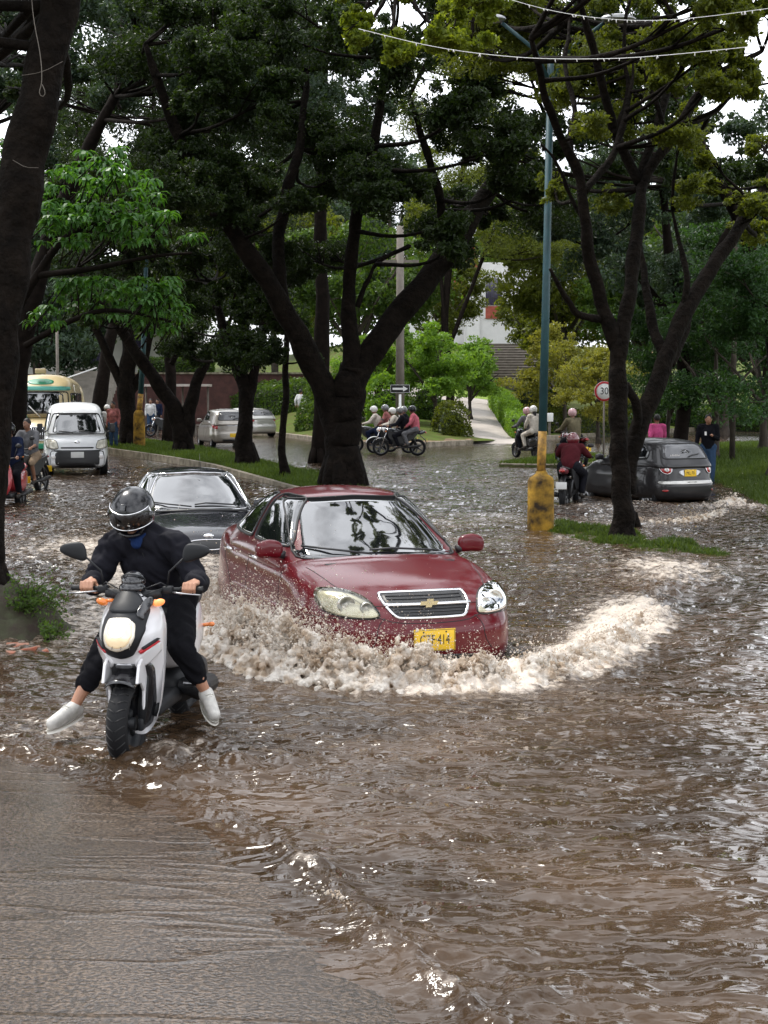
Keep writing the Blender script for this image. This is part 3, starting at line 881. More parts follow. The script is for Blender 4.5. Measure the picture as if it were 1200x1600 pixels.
# water heaped up beside the rear wheel of the red car
_p = smoothline([(p.x, p.y, 0) for p in (G0(336, 905), G0(330, 940), G0(345, 975), G0(372, 992))], 60, False, 2)
splash('wheel_splash', np.array([p.x for p in _p]), np.array([p.y for p in _p]), curve([(0, .02), (.3, .16), (.7, .18), (1, .1)], .1),
       'brown water heaped up at the rear wheel of the red car', 8, 5000, .25, 260, 40, .3, nf=1200)
_p = smoothline([(p.x, p.y, 0) for p in (G0(952, 800), G0(990, 815), G0(1040, 820), G0(1100, 812), G0(1135, 800), G0(1140, 785))], 80, False, 2)
splash('bumper_splash', np.array([p.x for p in _p]), np.array([p.y for p in _p]), curve([(0, .03), (.2, .08), (.5, .10), (.8, .11), (.93, .24), (1, .05)], .08),
       'low foaming wave trailing the rear bumper of the grey hatchback', 11, 3000, .5, 300, 36, .4, nf=1200, vox=.018)
_p = smoothline([(p.x, p.y, 0) for p in (G0(150, 1172), G0(185, 1196), G0(225, 1190), G0(262, 1165))], 50, False, 2)
splash('tyre_splash', np.array([p.x for p in _p]), np.array([p.y for p in _p]), curve([(0, .01), (.4, .025), (.7, .03), (1, .015)], .1),
       'small ripple of water breaking at the front tyre of the scooter', 14, 500, .09, 160, 26, .1)
_p = smoothline([(p.x, p.y, 0) for p in (G0(500, 1412), G0(520, 1408), G0(545, 1404))], 30, False, 2)
splash('kerb_splash', np.array([p.x for p in _p]), np.array([p.y for p in _p]), curve([(0, .006), (.5, .028), (1, .006)], .1),
       'small upright splash of brown water in the foreground', 15, 500, .06, 90, 26, .06)
# ------------------------------------------------------------------ vegetation
M_bark = mat('dark_bark', (.014, .010, .008), .9, spec=.1, var=.55, vscale=7, bump=1.0, bscale=16, bdetail=8)
M_bark_wet = mat('wet_bark', (.011, .008, .006), .9, spec=.1, var=.65, vscale=6, bump=1.0, bscale=13, bdetail=9, bdist=.05)
M_bark_far = mat('brown_bark', (.055, .042, .031), .9, var=.5, vscale=4, bump=.8, bscale=12)
LF_dark = leafmat('dark_leaves', (.008, .018, .005), (.030, .054, .011), .42, .42)
LF_olive = leafmat('olive_leaves', (.034, .052, .009), (.145, .175, .026), .5, .45)
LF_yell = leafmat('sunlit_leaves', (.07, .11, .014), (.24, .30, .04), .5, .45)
LF_mid = leafmat('green_leaves', (.026, .060, .013), (.095, .165, .028), .45, .45)
LF_bright = leafmat('bright_leaves', (.060, .140, .016), (.20, .34, .05), .45, .45)
LF_teal = leafmat('grey_green_leaves', (.018, .036, .022), (.050, .085, .050), .3, .5)
LF_big = leafmat('broad_green_leaves', (.022, .075, .014), (.085, .21, .040), .42, .4)

def leaf_cloud(centres, radii, counts, size, seed=1, asp=.5, core=.35, droop=0.0):
    r = np.random.default_rng(seed); P = []
    C2, R2, N2 = [], [], []
    for c, rad, n in zip(centres, radii, counts):           # each spray is broken into ragged flattened tufts
        k = 13 if n > 700 else 1
        if k == 1: C2.append(c); R2.append(rad); N2.append(n); continue
        for _ in range(k):
            d = r.normal(0, 1, 3); d /= np.linalg.norm(d); q = r.uniform(.15, .95)
            C2.append(tuple(np.array(c) + d * q * np.array(rad))); f = r.uniform(.22, .54)
            R2.append((rad[0] * f * r.uniform(.7, 1.3), rad[1] * f * r.uniform(.7, 1.3), rad[2] * f * .75)); N2.append(int(n * f * f / (k * .15)))
    for c, rad, n in zip(C2, R2, N2):
        d = r.normal(0, 1, (n, 3)); d /= np.linalg.norm(d, axis=1, keepdims=True)
        rr = core + (1 - core) * r.random(n) ** .6
        # uneven outline: radius varies with direction, and clumps with gaps
        w = 1 + .34 * pn(d[:, 0] * 2.2 + c[0], d[:, 2] * 2.2 + c[1], seed) + .30 * pn(d[:, 1] * 5 + c[0] * 3, d[:, 2] * 5 + c[2], seed + 1)
        p = np.array(c) + d * (rr * w)[:, None] * np.array(rad)
        q = pn(p[:, 0] * 2.2 / (size * 9), p[:, 2] * 2.2 / (size * 9) + p[:, 1] * 1.3 / (size * 9), seed + 2)
        P.append(p[q > -.16 + r.normal(0, .08, n)])
    P = np.concatenate(P); n = len(P)
    a = r.normal(0, 1, (n, 3)); a[:, 2] -= droop; a /= np.linalg.norm(a, axis=1, keepdims=True)
    b = r.normal(0, 1, (n, 3)); b[:, 2] *= .5
    b = b - a * (a * b).sum(1, keepdims=True); b /= np.linalg.norm(b, axis=1, keepdims=True)
    s = size * r.uniform(.6, 1.3, n)[:, None]
    nn_ = np.cross(a, b)
    V = np.stack([P - a * s * .5, P + b * s * asp * .5 + nn_ * s * .08, P + a * s * .5 - nn_ * s * .1, P - b * s * asp * .5 + nn_ * s * .08], 1).reshape(-1, 3)
    Fq = np.arange(n * 4).reshape(-1, 4)
    return V, Fq

def limb(mb, pts, r, n=10, wob=.06, seed=0):
    P = smoothline(pts, max(10, len(pts) * 6), False, 2)
    m = len(P)
    rr = np.interp(np.linspace(0, 1, m), np.linspace(0, 1, len(r)), r)
    rg = random.Random(seed)
    ph = rg.random() * 9
    Q = []
    for i, p in enumerate(P):
        k = rr[i] * wob * 6
        Q.append(p + Vector((math.sin(i * .9 + ph), math.cos(i * 1.1 + ph), 0)) * k * .25)
    rr = [float(x * (1 + .035 * math.sin(i * 1.1 + ph) + .02 * math.sin(i * 2.3 + ph))) for i, x in enumerate(rr)]
    mb.tube(Q, rr, n)

def gnarl(mb, amp=.05, sc=2.5):
    V = np.array(mb.v)
    a = fbm(V[:, 0] * sc + V[:, 1] * sc * .7, V[:, 2] * sc * .45, 4, 77); b = fbm(V[:, 1] * sc + 9, V[:, 2] * sc * .45 + V[:, 0] * sc, 4, 78)
    V[:, 0] += a * amp; V[:, 1] += b * amp
    mb.v = [tuple(v) for v in V]

def tree(label, base, limbs, clusters, leaf, size, group=None, seed=1, bark=None, twigs=True, asp=.5, core=.35, cat='tree', name='tree', amp=.05, flare=True, dens=1.0, nside=14, droop=0.0):
    """limbs: [(points, radii)], clusters: [(centre, radii, count)] all in world space"""
    base = Vector(base)
    root = empty(name, base, 0, label, cat, group)
    mb = MB(); rg = random.Random(seed)
    allp = []
    for i, (pts, r) in enumerate(limbs):
        pts = [Vector(p) - base for p in pts]
        limb(mb, pts, r, nside if r[0] > .08 else 8, seed=seed + i)
        sp = smoothline(pts, 16, False, 2)
        allp += sp[4:] if i == 0 else sp[3:]
    if flare:
        r0 = limbs[0][1][0]
        for k in range(7):
            a = k * 2 * math.pi / 7 + rg.random() * .6; l = r0 * rg.uniform(1.0, 1.28)
            mb.tube([Vector((math.cos(a) * r0 * .35, math.sin(a) * r0 * .35, r0 * 2.2)), Vector((math.cos(a) * r0 * .75, math.sin(a) * r0 * .75, r0 * .7)), Vector((math.cos(a) * l, math.sin(a) * l, -.25))], [r0 * .34, r0 * .42, r0 * .30], 8)
    cl = [(Vector(c) - base, r, n) for c, r, n in clusters]
    if twigs:
        for c, r, n in cl:
            q = min(allp, key=lambda p: (p - c).length + max(0, p.z - c.z) * 1.2)
            L = (q - c).length
            m = q.lerp(c, .5) + Vector((rg.uniform(-.1, .1), rg.uniform(-.1, .1), -.08)) * L
            rr = min(.055, .020 + .010 * L)
            limb(mb, [q, m, c], [rr, rr * .7, rr * .35], 6, seed=rg.random())
            for k in range(5):
                e = c + Vector((rg.uniform(-1, 1) * r[0], rg.uniform(-1, 1) * r[1], rg.uniform(-.6, 1) * r[2])) * .8
                st = m.lerp(c, rg.uniform(.2, 1))
                mb.tube([st, st.lerp(e, .5) + Vector((0, 0, .08)), e], [rr * .35, rr * .25, rr * .1], 5)
    gnarl(mb, amp)
    mb.build('trunk', bark or M_bark, root)
    V, Fq = leaf_cloud([tuple(c) for c, _, _ in cl], [r for _, r, _ in cl], [int(n * dens) for _, _, n in cl], size, seed, asp, core, droop)
    link('crown', fastmesh('crown', V, Fq), leaf, root)
    return root

def cpx(specs, k=1.0):
    """clusters from (px, py, radius px, Y, leaves) with real depth"""
    out = []
    for s in specs:
        px, py, rp, Y, n = s[:5]
        sc = Y / F
        ry = rp * (s[5] if len(s) > 5 else .75)
        out.append((W(px, py, Y), (rp * sc, rp * sc * 1.1, ry * sc), int(n * k)))
    return out

def lp(pts, Y, dY=None):
    o = []
    for i, p in enumerate(pts):
        o.append(W(p[0], p[1], p[2] if len(p) > 2 else Y))
    return o

def scatter(x0, x1, y0, y1, n, rp, Y0, Y1, cnt, seed, reject=None):
    r = random.Random(seed); out = []
    tries = 0
    while len(out) < n and tries < n * 20:
        tries += 1
        x = r.uniform(x0, x1); y = r.uniform(y0, y1)
        if reject and reject(x, y): continue
        out.append((x, y, rp * r.uniform(.7, 1.3), r.uniform(Y0, Y1), cnt))
    return out

# --- the big forked tree at the tip of the median island
b = W(536, 757, 34); b.z = .0
main_cl = scatter(235, 860, 90, 330, 34, 62, 29, 42, 3600, 11, lambda x, y: abs(x - 545) < 25 and y > 290) \
    + scatter(560, 800, 330, 440, 6, 40, 31, 37, 1900, 12, lambda x, y: (y - 300) > (x - 520) * .55) \
    + scatter(330, 520, 300, 430, 8, 45, 30, 40, 2400, 13) + scatter(190, 900, -30, 120, 24, 66, 29, 40, 3200, 14) + scatter(120, 820, -110, -20, 12, 80, 28, 40, 2400, 15)
tree('huge dark forked tree rising behind the red car at the tip of the island', b,
     [(lp([(536, 762), (534, 715), (538, 665), (545, 610), (552, 570)], 34), [.46, .39, .375, .37, .32]),
      (lp([(532, 690, 34), (508, 610, 34), (478, 548, 33.7), (448, 490, 33.4), (405, 420, 33), (335, 320, 32.5), (270, 200, 32), (228, 70, 31.5)], 34), [.30, .28, .245, .21, .175, .14, .10, .06]),
      (lp([(545, 610, 34), (585, 540, 34.1), (640, 470, 34.3), (698, 400, 34.6), (742, 330, 35), (800, 240, 35.5), (880, 160, 36)], 34), [.30, .29, .27, .235, .19, .14, .07]),
      (lp([(550, 590, 34), (548, 520, 34), (543, 450, 33.8), (556, 330, 33.5), (590, 210, 33), (600, 90, 32.5)], 34), [.24, .17, .14, .12, .10, .05]),
      (lp([(448, 490, 33.4), (432, 420, 33.6), (440, 330, 34), (470, 230, 34.4), (480, 110, 35)], 34), [.16, .14, .12, .09, .05]),
      (lp([(700, 395, 34.6), (690, 320, 34.4), (668, 240, 34), (640, 150, 33.5)], 34), [.13, .10, .08, .05]),
      (lp([(560, 480, 34), (575, 430, 34), (600, 400, 34.2), (640, 385, 34.5)], 34), [.06, .05, .04, .02]),
      (lp([(335, 320, 32.5), (280, 300, 33), (200, 260, 34)], 34), [.1, .08, .04])],
     cpx(main_cl), LF_dark, .108, dens=1.35, seed=21, bark=M_bark_wet, amp=.05)

# --- slim and medium trees of the median island
def mtree(label, px, py, Y, limbs, cl, leaf, size, seed, bark=None, z=None, **kw):
    b = W(px, py, Y); b.z = z if z is not None else .12
    L = []
    for pts, r in limbs: L.append((lp(pts, Y), r))
    return tree(label, b, L, cpx(cl), leaf, size, seed=seed, bark=bark or M_bark_wet, **kw)
mtree('slim young tree with a thin curved stem left of the huge forked tree', 445, 745, 37,
      [([(446, 752), (438, 690), (448, 630), (445, 570), (450, 500)], [.12, .09, .085, .08, .05])],
      scatter(405, 490, 455, 580, 8, 28, 36, 38.5, 1500, 31), LF_dark, .11, 31, amp=.03)
mtree('dark tree with a flared trunk behind the black car, in front of the silver hatchback', 386, 728, 42,
      [([(386, 735), (380, 680), (388, 620), (372, 570), (350, 520), (330, 440)], [.30, .22, .21, .17, .12, .07]),
       ([(388, 625), (402, 560), (412, 500), (450, 420)], [.14, .12, .09, .05])],
      scatter(290, 470, 395, 560, 22, 40, 39, 45, 2300, 32), LF_dark, .13, 32)
mtree('dark v shaped tree standing in front of the two silver cars', 287, 703, 51,
      [([(287, 708), (284, 665), (268, 630), (240, 590), (205, 540), (165, 480), (120, 420)], [.34, .30, .24, .2, .17, .12, .06]),
       ([(290, 690), (296, 640), (305, 600), (325, 560), (360, 500)], [.26, .22, .18, .14, .07]),
       ([(268, 570), (285, 520), (300, 460)], [.1, .08, .05])],
      scatter(130, 400, 300, 500, 28, 42, 47, 55, 1900, 33), LF_dark, .15, 33)
mtree('dark tree just left of the pole with the small yellow base', 205, 690, 57,
      [([(205, 692), (200, 640), (195, 600), (205, 540), (190, 480), (150, 400)], [.42, .33, .30, .22, .17, .08]),
       ([(196, 610), (170, 560), (150, 510), (110, 450)], [.2, .16, .12, .06]),
       ([(200, 620), (225, 580), (232, 530), (260, 450)], [.18, .14, .1, .06])],
      scatter(40, 330, 240, 440, 26, 44, 53, 62, 1800, 34), LF_dark, .16, 34)

# --- forked tree on the flooded island, right of the tall lamp post
b = W(972, 842, 21.5); b.z = -.05
rt_cl = scatter(915, 1210, -40, 130, 22, 50, 17.5, 24, 2300, 41) + scatter(690, 915, -40, 130, 14, 50, 24, 27, 2300, 47) + scatter(880, 1120, 120, 250, 10, 38, 20.5, 24, 1200, 42, lambda x, y: x > 1085 and y > 100) \
    + scatter(860, 1000, 240, 330, 3, 30, 21, 24, 900, 43) + scatter(950, 1300, -160, -60, 6, 80, 18, 25, 3000, 44)
tree('forked black trunked tree standing in the flood between the lamp post and the grey hatchback', b,
     [(lp([(972, 846), (974, 790), (968, 730), (966, 660), (966, 590), (962, 530)], 21.5), [.165, .15, .14, .135, .13, .115]),
      (lp([(962, 545, 21.5), (938, 470, 21.4), (920, 400, 21.2), (912, 330, 21), (905, 270, 21), (860, 180, 20.6), (830, 60, 20)], 21.5), [.105, .095, .085, .07, .06, .05, .03]),
      (lp([(966, 560, 21.5), (975, 500, 21.5), (990, 430, 21.6), (998, 340, 21.8), (1000, 285, 22), (1060, 200, 22), (1100, 125, 22.2), (1190, 80, 22.5)], 21.5), [.115, .105, .095, .085, .075, .06, .05, .03]),
      (lp([(1000, 285, 22), (975, 240, 22), (955, 190, 21.8), (930, 90, 21.5), (900, -20, 21)], 21.5), [.08, .07, .06, .05, .03]),
      (lp([(1000, 290, 22), (1012, 230, 22.2), (1040, 160, 22.5), (1060, 40, 23)], 21.5), [.07, .06, .05, .03]),
      (lp([(912, 300, 21), (950, 260, 21.3), (975, 200, 21.6), (990, 100, 22)], 21.5), [.055, .05, .04, .02]),
      (lp([(905, 275, 21), (885, 230, 21), (900, 170, 21.3), (880, 100, 21.6), (890, 30, 22)], 21.5), [.05, .04, .035, .03, .02]),
      (lp([(958, 210, 21.8), (985, 150, 22), (970, 80, 22), (985, 0, 22)], 21.5), [.04, .035, .03, .02]),
      (lp([(1040, 225, 22), (1030, 170, 22), (1005, 110, 22), (1020, 30, 22)], 21.5), [.04, .035, .03, .02]),
      (lp([(1065, 195, 22), (1110, 185, 22.3), (1150, 140, 22.5), (1200, 130, 22.7)], 21.5), [.035, .03, .025, .015]),
      (lp([(915, 345, 21.2), (890, 310, 21.2), (870, 250, 21), (845, 225, 21)], 21.5), [.04, .03, .025, .015]),
      (lp([(950, 500, 21.5), (905, 495, 21.2), (885, 470, 21), (860, 420, 20.8)], 21.5), [.06, .05, .04, .02])],
     cpx(rt_cl), LF_olive, .072, dens=1.25, seed=41, bark=M_bark_wet, amp=.035, flare=True)
# leaning stem right of it
b = W(985, 735, 23.5); b.z = -.08
tree('leaning dark tree with a long diagonal limb just right of the forked tree', b,
     [(lp([(978, 770, 23.5), (986, 700, 23.5), (1010, 640, 23.6), (1042, 560, 23.8), (1068, 490, 24), (1110, 420, 24.3), (1160, 350, 24.6), (1215, 260, 25)], 23.5), [.15, .145, .14, .135, .125, .11, .09, .07]),
      (lp([(990, 690, 23.5), (1000, 640, 23.3), (978, 600, 23.2)], 23.5), [.07, .07, .06]),
      (lp([(1042, 560, 23.8), (1020, 520, 24), (1010, 450, 24.2), (1000, 380, 24.5)], 23.5), [.09, .08, .06, .04]),
      (lp([(1068, 490, 24), (1075, 430, 24), (1060, 380, 24.2), (1050, 330, 24.2)], 23.5), [.06, .05, .04, .02]),
      (lp([(1050, 570, 23.8), (1072, 520, 24.2), (1085, 470, 24.5)], 23.5), [.06, .05, .03])],
     cpx(scatter(1060, 1230, 170, 330, 8, 34, 23.5, 27, 1100, 45, lambda x, y: y < 190 and x > 1120) + scatter(1150, 1230, 300, 420, 4, 30, 24, 27, 1100, 46)), LF_olive, .085, seed=46, bark=M_bark_wet, amp=.035)

# --- trunk at the left edge, close to the camera, wound with a string of fairy lights
b = W(-28, 925, 13.5); b.z = .1
tree('thick dark leaning trunk at the left edge growing from a mossy mound', b,
     [(lp([(-40, 960), (-33, 860), (-23, 740), (-13, 600), (3, 470), (24, 330), (52, 190), (80, 60), (108, -60)], 13.5), [.25, .205, .20, .195, .19, .185, .18, .17, .155])],
     cpx(scatter(-200, 60, -150, -40, 5, 60, 12.5, 15, 1200, 51) + scatter(-600, -60, -450, -120, 6, 120, 11, 16, 2400, 54) + scatter(-60, 60, -40, 150, 4, 26, 18, 22, 800, 55)), LF_dark, .07, seed=51, bark=M_bark_wet, amp=.025, nside=24)

# --- foreground foliage hanging into the top of the frame (sunlit, yellow green)
b = Vector((6.6, 14.0, .1))
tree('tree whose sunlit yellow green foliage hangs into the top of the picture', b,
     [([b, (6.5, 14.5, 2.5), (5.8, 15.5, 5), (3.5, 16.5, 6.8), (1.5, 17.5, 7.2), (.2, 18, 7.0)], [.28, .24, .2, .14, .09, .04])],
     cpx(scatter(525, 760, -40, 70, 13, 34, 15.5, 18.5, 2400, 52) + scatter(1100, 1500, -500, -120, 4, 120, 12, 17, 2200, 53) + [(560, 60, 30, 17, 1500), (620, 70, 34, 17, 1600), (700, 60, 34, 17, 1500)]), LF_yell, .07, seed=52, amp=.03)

# --- dark teal crowns top left (trees on the left verge)
for (px, Y, seed, lab, xr, yr) in ((12, 40, 61, 'tall dark tree behind the leaning trunk, its crown filling the top left corner', (60, 300), (-10, 150)),
                               (150, 66, 62, 'far dark tree on the left, behind the parked bus', (90, 330), (180, 340))):
    b = W(px, 700, Y); b.z = .1
    tree(lab, b, [([b, b + Vector((.3, 0, 3)), b + Vector((1.2, .3, 6.5)), W(sum(xr) / 2, yr[1], Y)], [.35, .28, .22, .12])],
         cpx(scatter(xr[0], xr[1] + 140, yr[0] - 30, yr[1], 20, 62, Y - 5, Y + 5, 2900, seed)), LF_teal if seed == 61 else LF_dark, .13, seed=seed)

# --- broad leaved tree on the left whose leaflets hang in umbrellas
def umbrella_leaves(centres, seed, L=.5, nl=10):
    r = np.random.default_rng(seed); V = []; Fq = []; base = 0
    for c in centres:
        for k in range(int(nl * r.uniform(.8, 1.3))):
            a = r.uniform(0, 2 * np.pi); l = L * r.uniform(.7, 1.2); w = l * .14; el = r.uniform(.15, .8)
            d = np.array([np.cos(a), np.sin(a), 0]); sdir = np.array([-np.sin(a), np.cos(a), 0])
            p = np.array(c, float); el_ = el
            ws = [.25, 1.0, .85, .15]
            pts = []
            for j in range(4):
                pts.append(p.copy()); p = p + (d * math.cos(el_) + np.array([0, 0, math.sin(el_)])) * l / 3; el_ -= r.uniform(.55, .95)
            for j in range(4):
                V.append(pts[j] + sdir * w * ws[j]); V.append(pts[j] - sdir * w * ws[j])
            for j in range(3): Fq.append((base + 2 * j, base + 2 * j + 1, base + 2 * j + 3, base + 2 * j + 2))
            base += 8
    return np.array(V), np.array(Fq)
b = Vector((-7.3, 27.0, .1))
root = empty('tree', b, 0, 'bright green broad leaved tree with drooping leaf clusters on the left', 'tree')
mb = MB()
LB = [([b, b + Vector((.1, 0, 2)), W(60, 420, 27), W(110, 360, 27), W(190, 330, 27)], [.15, .13, .10, .07, .03]),
      ([W(60, 430, 27), W(150, 420, 26.5), W(235, 400, 26), W(300, 395, 26)], [.06, .05, .035, .02]),
      ([W(40, 540, 27), W(110, 500, 26.5), W(170, 480, 26), W(260, 500, 25.5)], [.06, .05, .035, .02])]
for k, (p, r) in enumerate(LB): limb(mb, [Vector(q) - b for q in p], r, 8, seed=k)
rg = random.Random(5); cs = []
for (x0, x1, y0, y1, n) in ((70, 250, 268, 350, 90), (100, 200, 230, 290, 26), (60, 200, 320, 385, 50), (90, 270, 435, 500, 100), (200, 285, 470, 520, 30), (50, 90, 480, 510, 8), (285, 315, 368, 378, 4), (0, 30, 220, 310, 20), (180, 270, 330, 385, 26), (230, 275, 440, 470, 14)):
    for _ in range(n):
        x = rg.uniform(x0, x1); y = rg.uniform(y0, y1); cs.append(W(x, y, rg.uniform(24.8, 28.4)) - b)
for c in cs[::2]:
    q = c + Vector((rg.uniform(-.4, .1), rg.uniform(-.2, .2), -.35)); mb.tube([q, q.lerp(c, .5), c], [.014, .01, .006], 5)
mb.build('trunk', M_bark, root)
V, Fq = umbrella_leaves([tuple(c) for c in cs], 6, .25, 14)
link('crown', fastmesh('crown', V, Fq), LF_big, root)

# --- crowns behind the big trees that close the view upwards
for (px, Y, seed, lab, xr, yr, lf) in ((1062, 47, 63, 'tall grey green tree filling the gap between the two limbs of the forked tree', (830, 1230), (170, 430), LF_teal),
                               (700, 82, 64, 'tall olive tree behind the huge tree, over the waiting riders', (610, 880), (60, 400), LF_olive),
                               (262, 60, 65, 'tall dark tree between the island trees and the bus shelter', (60, 420), (90, 330), LF_dark)):
    b = W(px, 680, Y); b.z = .1
    tree(lab, b, [([b, b + Vector((.2, 0, 3)), b + Vector((-.4, .3, 6.5)), W(sum(xr) / 2, yr[0] + 60, Y)], [.24, .2, .16, .08]),
                  ([b + Vector((0, 0, 4)), W(xr[0] + 60, (yr[0] + yr[1]) / 2, Y)], [.12, .05]), ([b + Vector((0, 0, 4.5)), W(xr[1] - 60, (yr[0] + yr[1]) / 2, Y)], [.12, .05])],
         cpx(scatter(*xr, *yr, 30, 52, Y - 4, Y + 4, 2400, seed, (lambda x, y: (x < 870 and y > 400) or (x > 1150 and y < 190)) if px > 800 else (lambda x, y: px > 600 and x < 700 and y > 330))), lf, .15, seed=seed)
b = W(500, 690, 47); b.z = .1
tree('tall dark tree right behind the huge tree, filling the top centre', b, [([b, b + Vector((.1, 0, 3)), b + Vector((0, .3, 8)), W(510, 60, 47)], [.28, .22, .18, .08])],
     cpx(scatter(400, 640, -60, 260, 22, 54, 43, 51, 2400, 69) + scatter(20, 240, -60, 170, 16, 54, 42, 50, 2000, 70)), LF_teal, .14, seed=69)
b = Vector((9.6, 37, .2))
tree('tall dark tree on the right verge whose crown closes the top right of the picture', b, [([b, b + Vector((-.2, 0, 3)), b + Vector((-1, 0, 6)), W(1000, 60, 36)], [.22, .18, .14, .06])],
     cpx(scatter(700, 1240, -60, 270, 40, 44, 31, 40, 1900, 71, lambda x, y: x > 1140 and 105 < y < 165)), LF_dark, .12, seed=71)
b = W(-60, 700, 32); b.z = .1
tree('dark tree behind the leaning trunk at the very left edge', b, [([b, b + Vector((.2, 0, 3)), W(-30, 200, 32)], [.2, .16, .06])],
     cpx(scatter(-60, 130, -60, 240, 16, 42, 29, 34, 1700, 72, lambda x, y: y > 120 and x > 60)), LF_teal, .11, seed=72)
# --- verge trees outside the view, added to darken the reflections and the ambient light
for (x, y, seed, lab) in ((-8.4, 18.5, 66, 'tree added on the left verge to darken the side windows of the red car'), (-12.5, 9, 67, 'nearest unseen tree added on the left verge to darken the reflections in the car doors'),
                          (9.8, 12, 68, 'unseen tree added on the right verge to darken the light and the flood')):
    b = Vector((x, y, .1)); rg = random.Random(seed)
    tree(lab, b, [([b, b + Vector((.2, 0, 2.5)), b + Vector((-.2, .2, 5)), b + Vector((.3, 0, 8))], [.26, .22, .18, .08])],
         [(b + Vector((rg.uniform(-3, 3), rg.uniform(-3.5, 3.5), rg.uniform(3.2, 11.5))), (1.5, 1.5, 1.1), 1600) for _ in range(24)], LF_dark, .17, seed=seed)

# --- shared crowns for the trees of the park
def gen_tree(name, h, cr, leaf, size, n, seed, label, bark=None, trunk_r=.22, low=.42, ncl=16):
    rg = random.Random(seed)
    cl = []
    for k in range(ncl):
        a = rg.uniform(0, 2 * math.pi); rr = cr * math.sqrt(rg.random()) * .72; zz = rg.uniform(low, .93) * h
        f = 1 - abs((zz / h - .66) / .5) ** 2 * .5
        cl.append((Vector((math.cos(a) * rr * f, math.sin(a) * rr * f, zz)), (cr * rg.uniform(.3, .48),) * 2 + (cr * rg.uniform(.22, .36),), n // ncl))
    L = [([(0, 0, -.3), (.1, 0, h * .2), (-.05, .1, h * .4), (.1, 0, h * .72)], [trunk_r, trunk_r * .8, trunk_r * .65, trunk_r * .25])]
    for k in range(5):
        a = k * 1.256 + rg.random(); e = rg.uniform(.55, .85)
        L.append(([(0, 0, h * rg.uniform(.22, .38)), (math.cos(a) * cr * .3, math.sin(a) * cr * .3, h * e * .75), (math.cos(a) * cr * .62, math.sin(a) * cr * .62, h * e)], [trunk_r * .5, trunk_r * .35, trunk_r * .12]))
    return tree(label, (0, 0, 0), L, cl, leaf, size, seed=seed, bark=bark or M_bark_far, name=name)

def place(o, px, Y, s=1.0, label=None, z=None, first=False, rz=0.0, sz=None, group=None):
    c = o if first else copy_tree(o)
    x = (px - 600) / F * Y
    if z is None:
        z = float(hill(np.array(x), np.array(float(Y)))) if Y > float(kerb_y(x)) else .1
    c.location = (x, Y, z); c.scale = (s, s, sz or s); c.rotation_euler = (0, 0, rz)
    if label: c['label'] = label
    if group: c['group'] = group
    return c

T_mid = gen_tree('tree', 9, 4.6, LF_mid, .26, 30000, 71, 'x')
T_olv = gen_tree('tree', 10, 5.0, LF_olive, .27, 30000, 72, 'x', low=.35)
T_brt = gen_tree('tree', 4.4, 2.5, LF_bright, .17, 18000, 73, 'x', trunk_r=.13, low=.33, ncl=13)
T_drk = gen_tree('tree', 10, 4.8, LF_teal, .27, 30000, 74, 'x', low=.3)
P_ = [
 # source, px, Y, scale, label
 (T_mid, 560, 84, 1.15, 'green park tree seen through the fork of the huge tree'),
 (T_olv, 430, 96, 1.2, 'olive green park tree above the hedge left of the huge tree'),
 (T_olv, 880, 88, 1.15, 'olive tree beyond the tall lamp post, right of the white church'),
 (T_mid, 1010, 84, 1.2, 'green tree on the slope behind the forked tree on the right'),
 (T_drk, 1130, 78, 1.25, 'dark grey green tree high on the slope at the right side'),
 (T_mid, 300, 104, 1.35, 'green tree above the red brick wall on the left'),
 (T_drk, 60, 100, 1.5, 'dark tree behind the bus and the left trunk'),
 (T_drk, 200, 122, 1.6, 'far dark tree left, rising behind the hedge'),
 (T_olv, 700, 136, 1.25, 'far olive tree directly behind the church roof'),
 (T_olv, 688, 101, .72, 'small olive tree partly covering the left of the church front'),
 (T_olv, 846, 99, .7, 'small olive tree partly covering the right end of the church'),
 (T_mid, 820, 128, 1.5, 'far green tree right behind the church'),
 (T_olv, 960, 118, 1.6, 'far olive tree between the two limbs of the forked tree'),
 (T_drk, 1080, 112, 1.7, 'far dark tree under the diagonal limb'),
 (T_mid, 1200, 104, 1.8, 'far green tree at the right edge of the picture'),
 (T_drk, 490, 128, 1.7, 'far dark tree behind the left limb of the huge tree'),
 (T_mid, 380, 134, 1.7, 'far green tree between the second and third island trees'),
 (T_drk, 610, 150, 1.7, 'farthest dark tree behind the utility pole'),
 (T_drk, -20, 84, 1.5, 'dark tree half outside the left edge of the picture'),
 (T_drk, -520, 35, 1.0, 'unseen dark tree added left of the view to darken the side windows of the red car'),  # this and the next three: unseen trees added for dark car reflections
 (T_mid, -330, 46, 1.1, 'unseen green tree added left of the view to darken the reflections in the car doors'),
 (T_drk, -640, 27, .95, 'unseen low dark tree added left of the view to darken the reflections in the black car'),
 (T_drk, -420, 60, 1.3, 'unseen farther dark tree added left of the view to darken the car reflections'),
]
done = set()
for i, (src, px, Y, s, lab) in enumerate(P_):
    f = src.name not in done; done.add(src.name)
    place(src, px, Y, s, lab, first=f, rz=i * 1.3, group='trees in the park beyond the road')
B_ = [(678, 70, 1.05, 'bright green tree left of the footpath, above the round bush'),
      (735, 76, .9, 'bright young tree leaning over the left edge of the footpath'),
      (590, 72, .9, 'light green bushy tree behind the utility pole')]
for i, (px, Y, s, lab) in enumerate(B_):
    place(T_brt, px, Y, s, lab, first=(i == 0), rz=i * 2.1, group='bright small trees of the park')
T_yel = gen_tree('tree', 5.2, 2.8, leafmat('yellow_green_leaves', (.09, .11, .02), (.28, .27, .05), .45, .5), .17, 17000, 75, 'x', trunk_r=.13, low=.3, ncl=13)
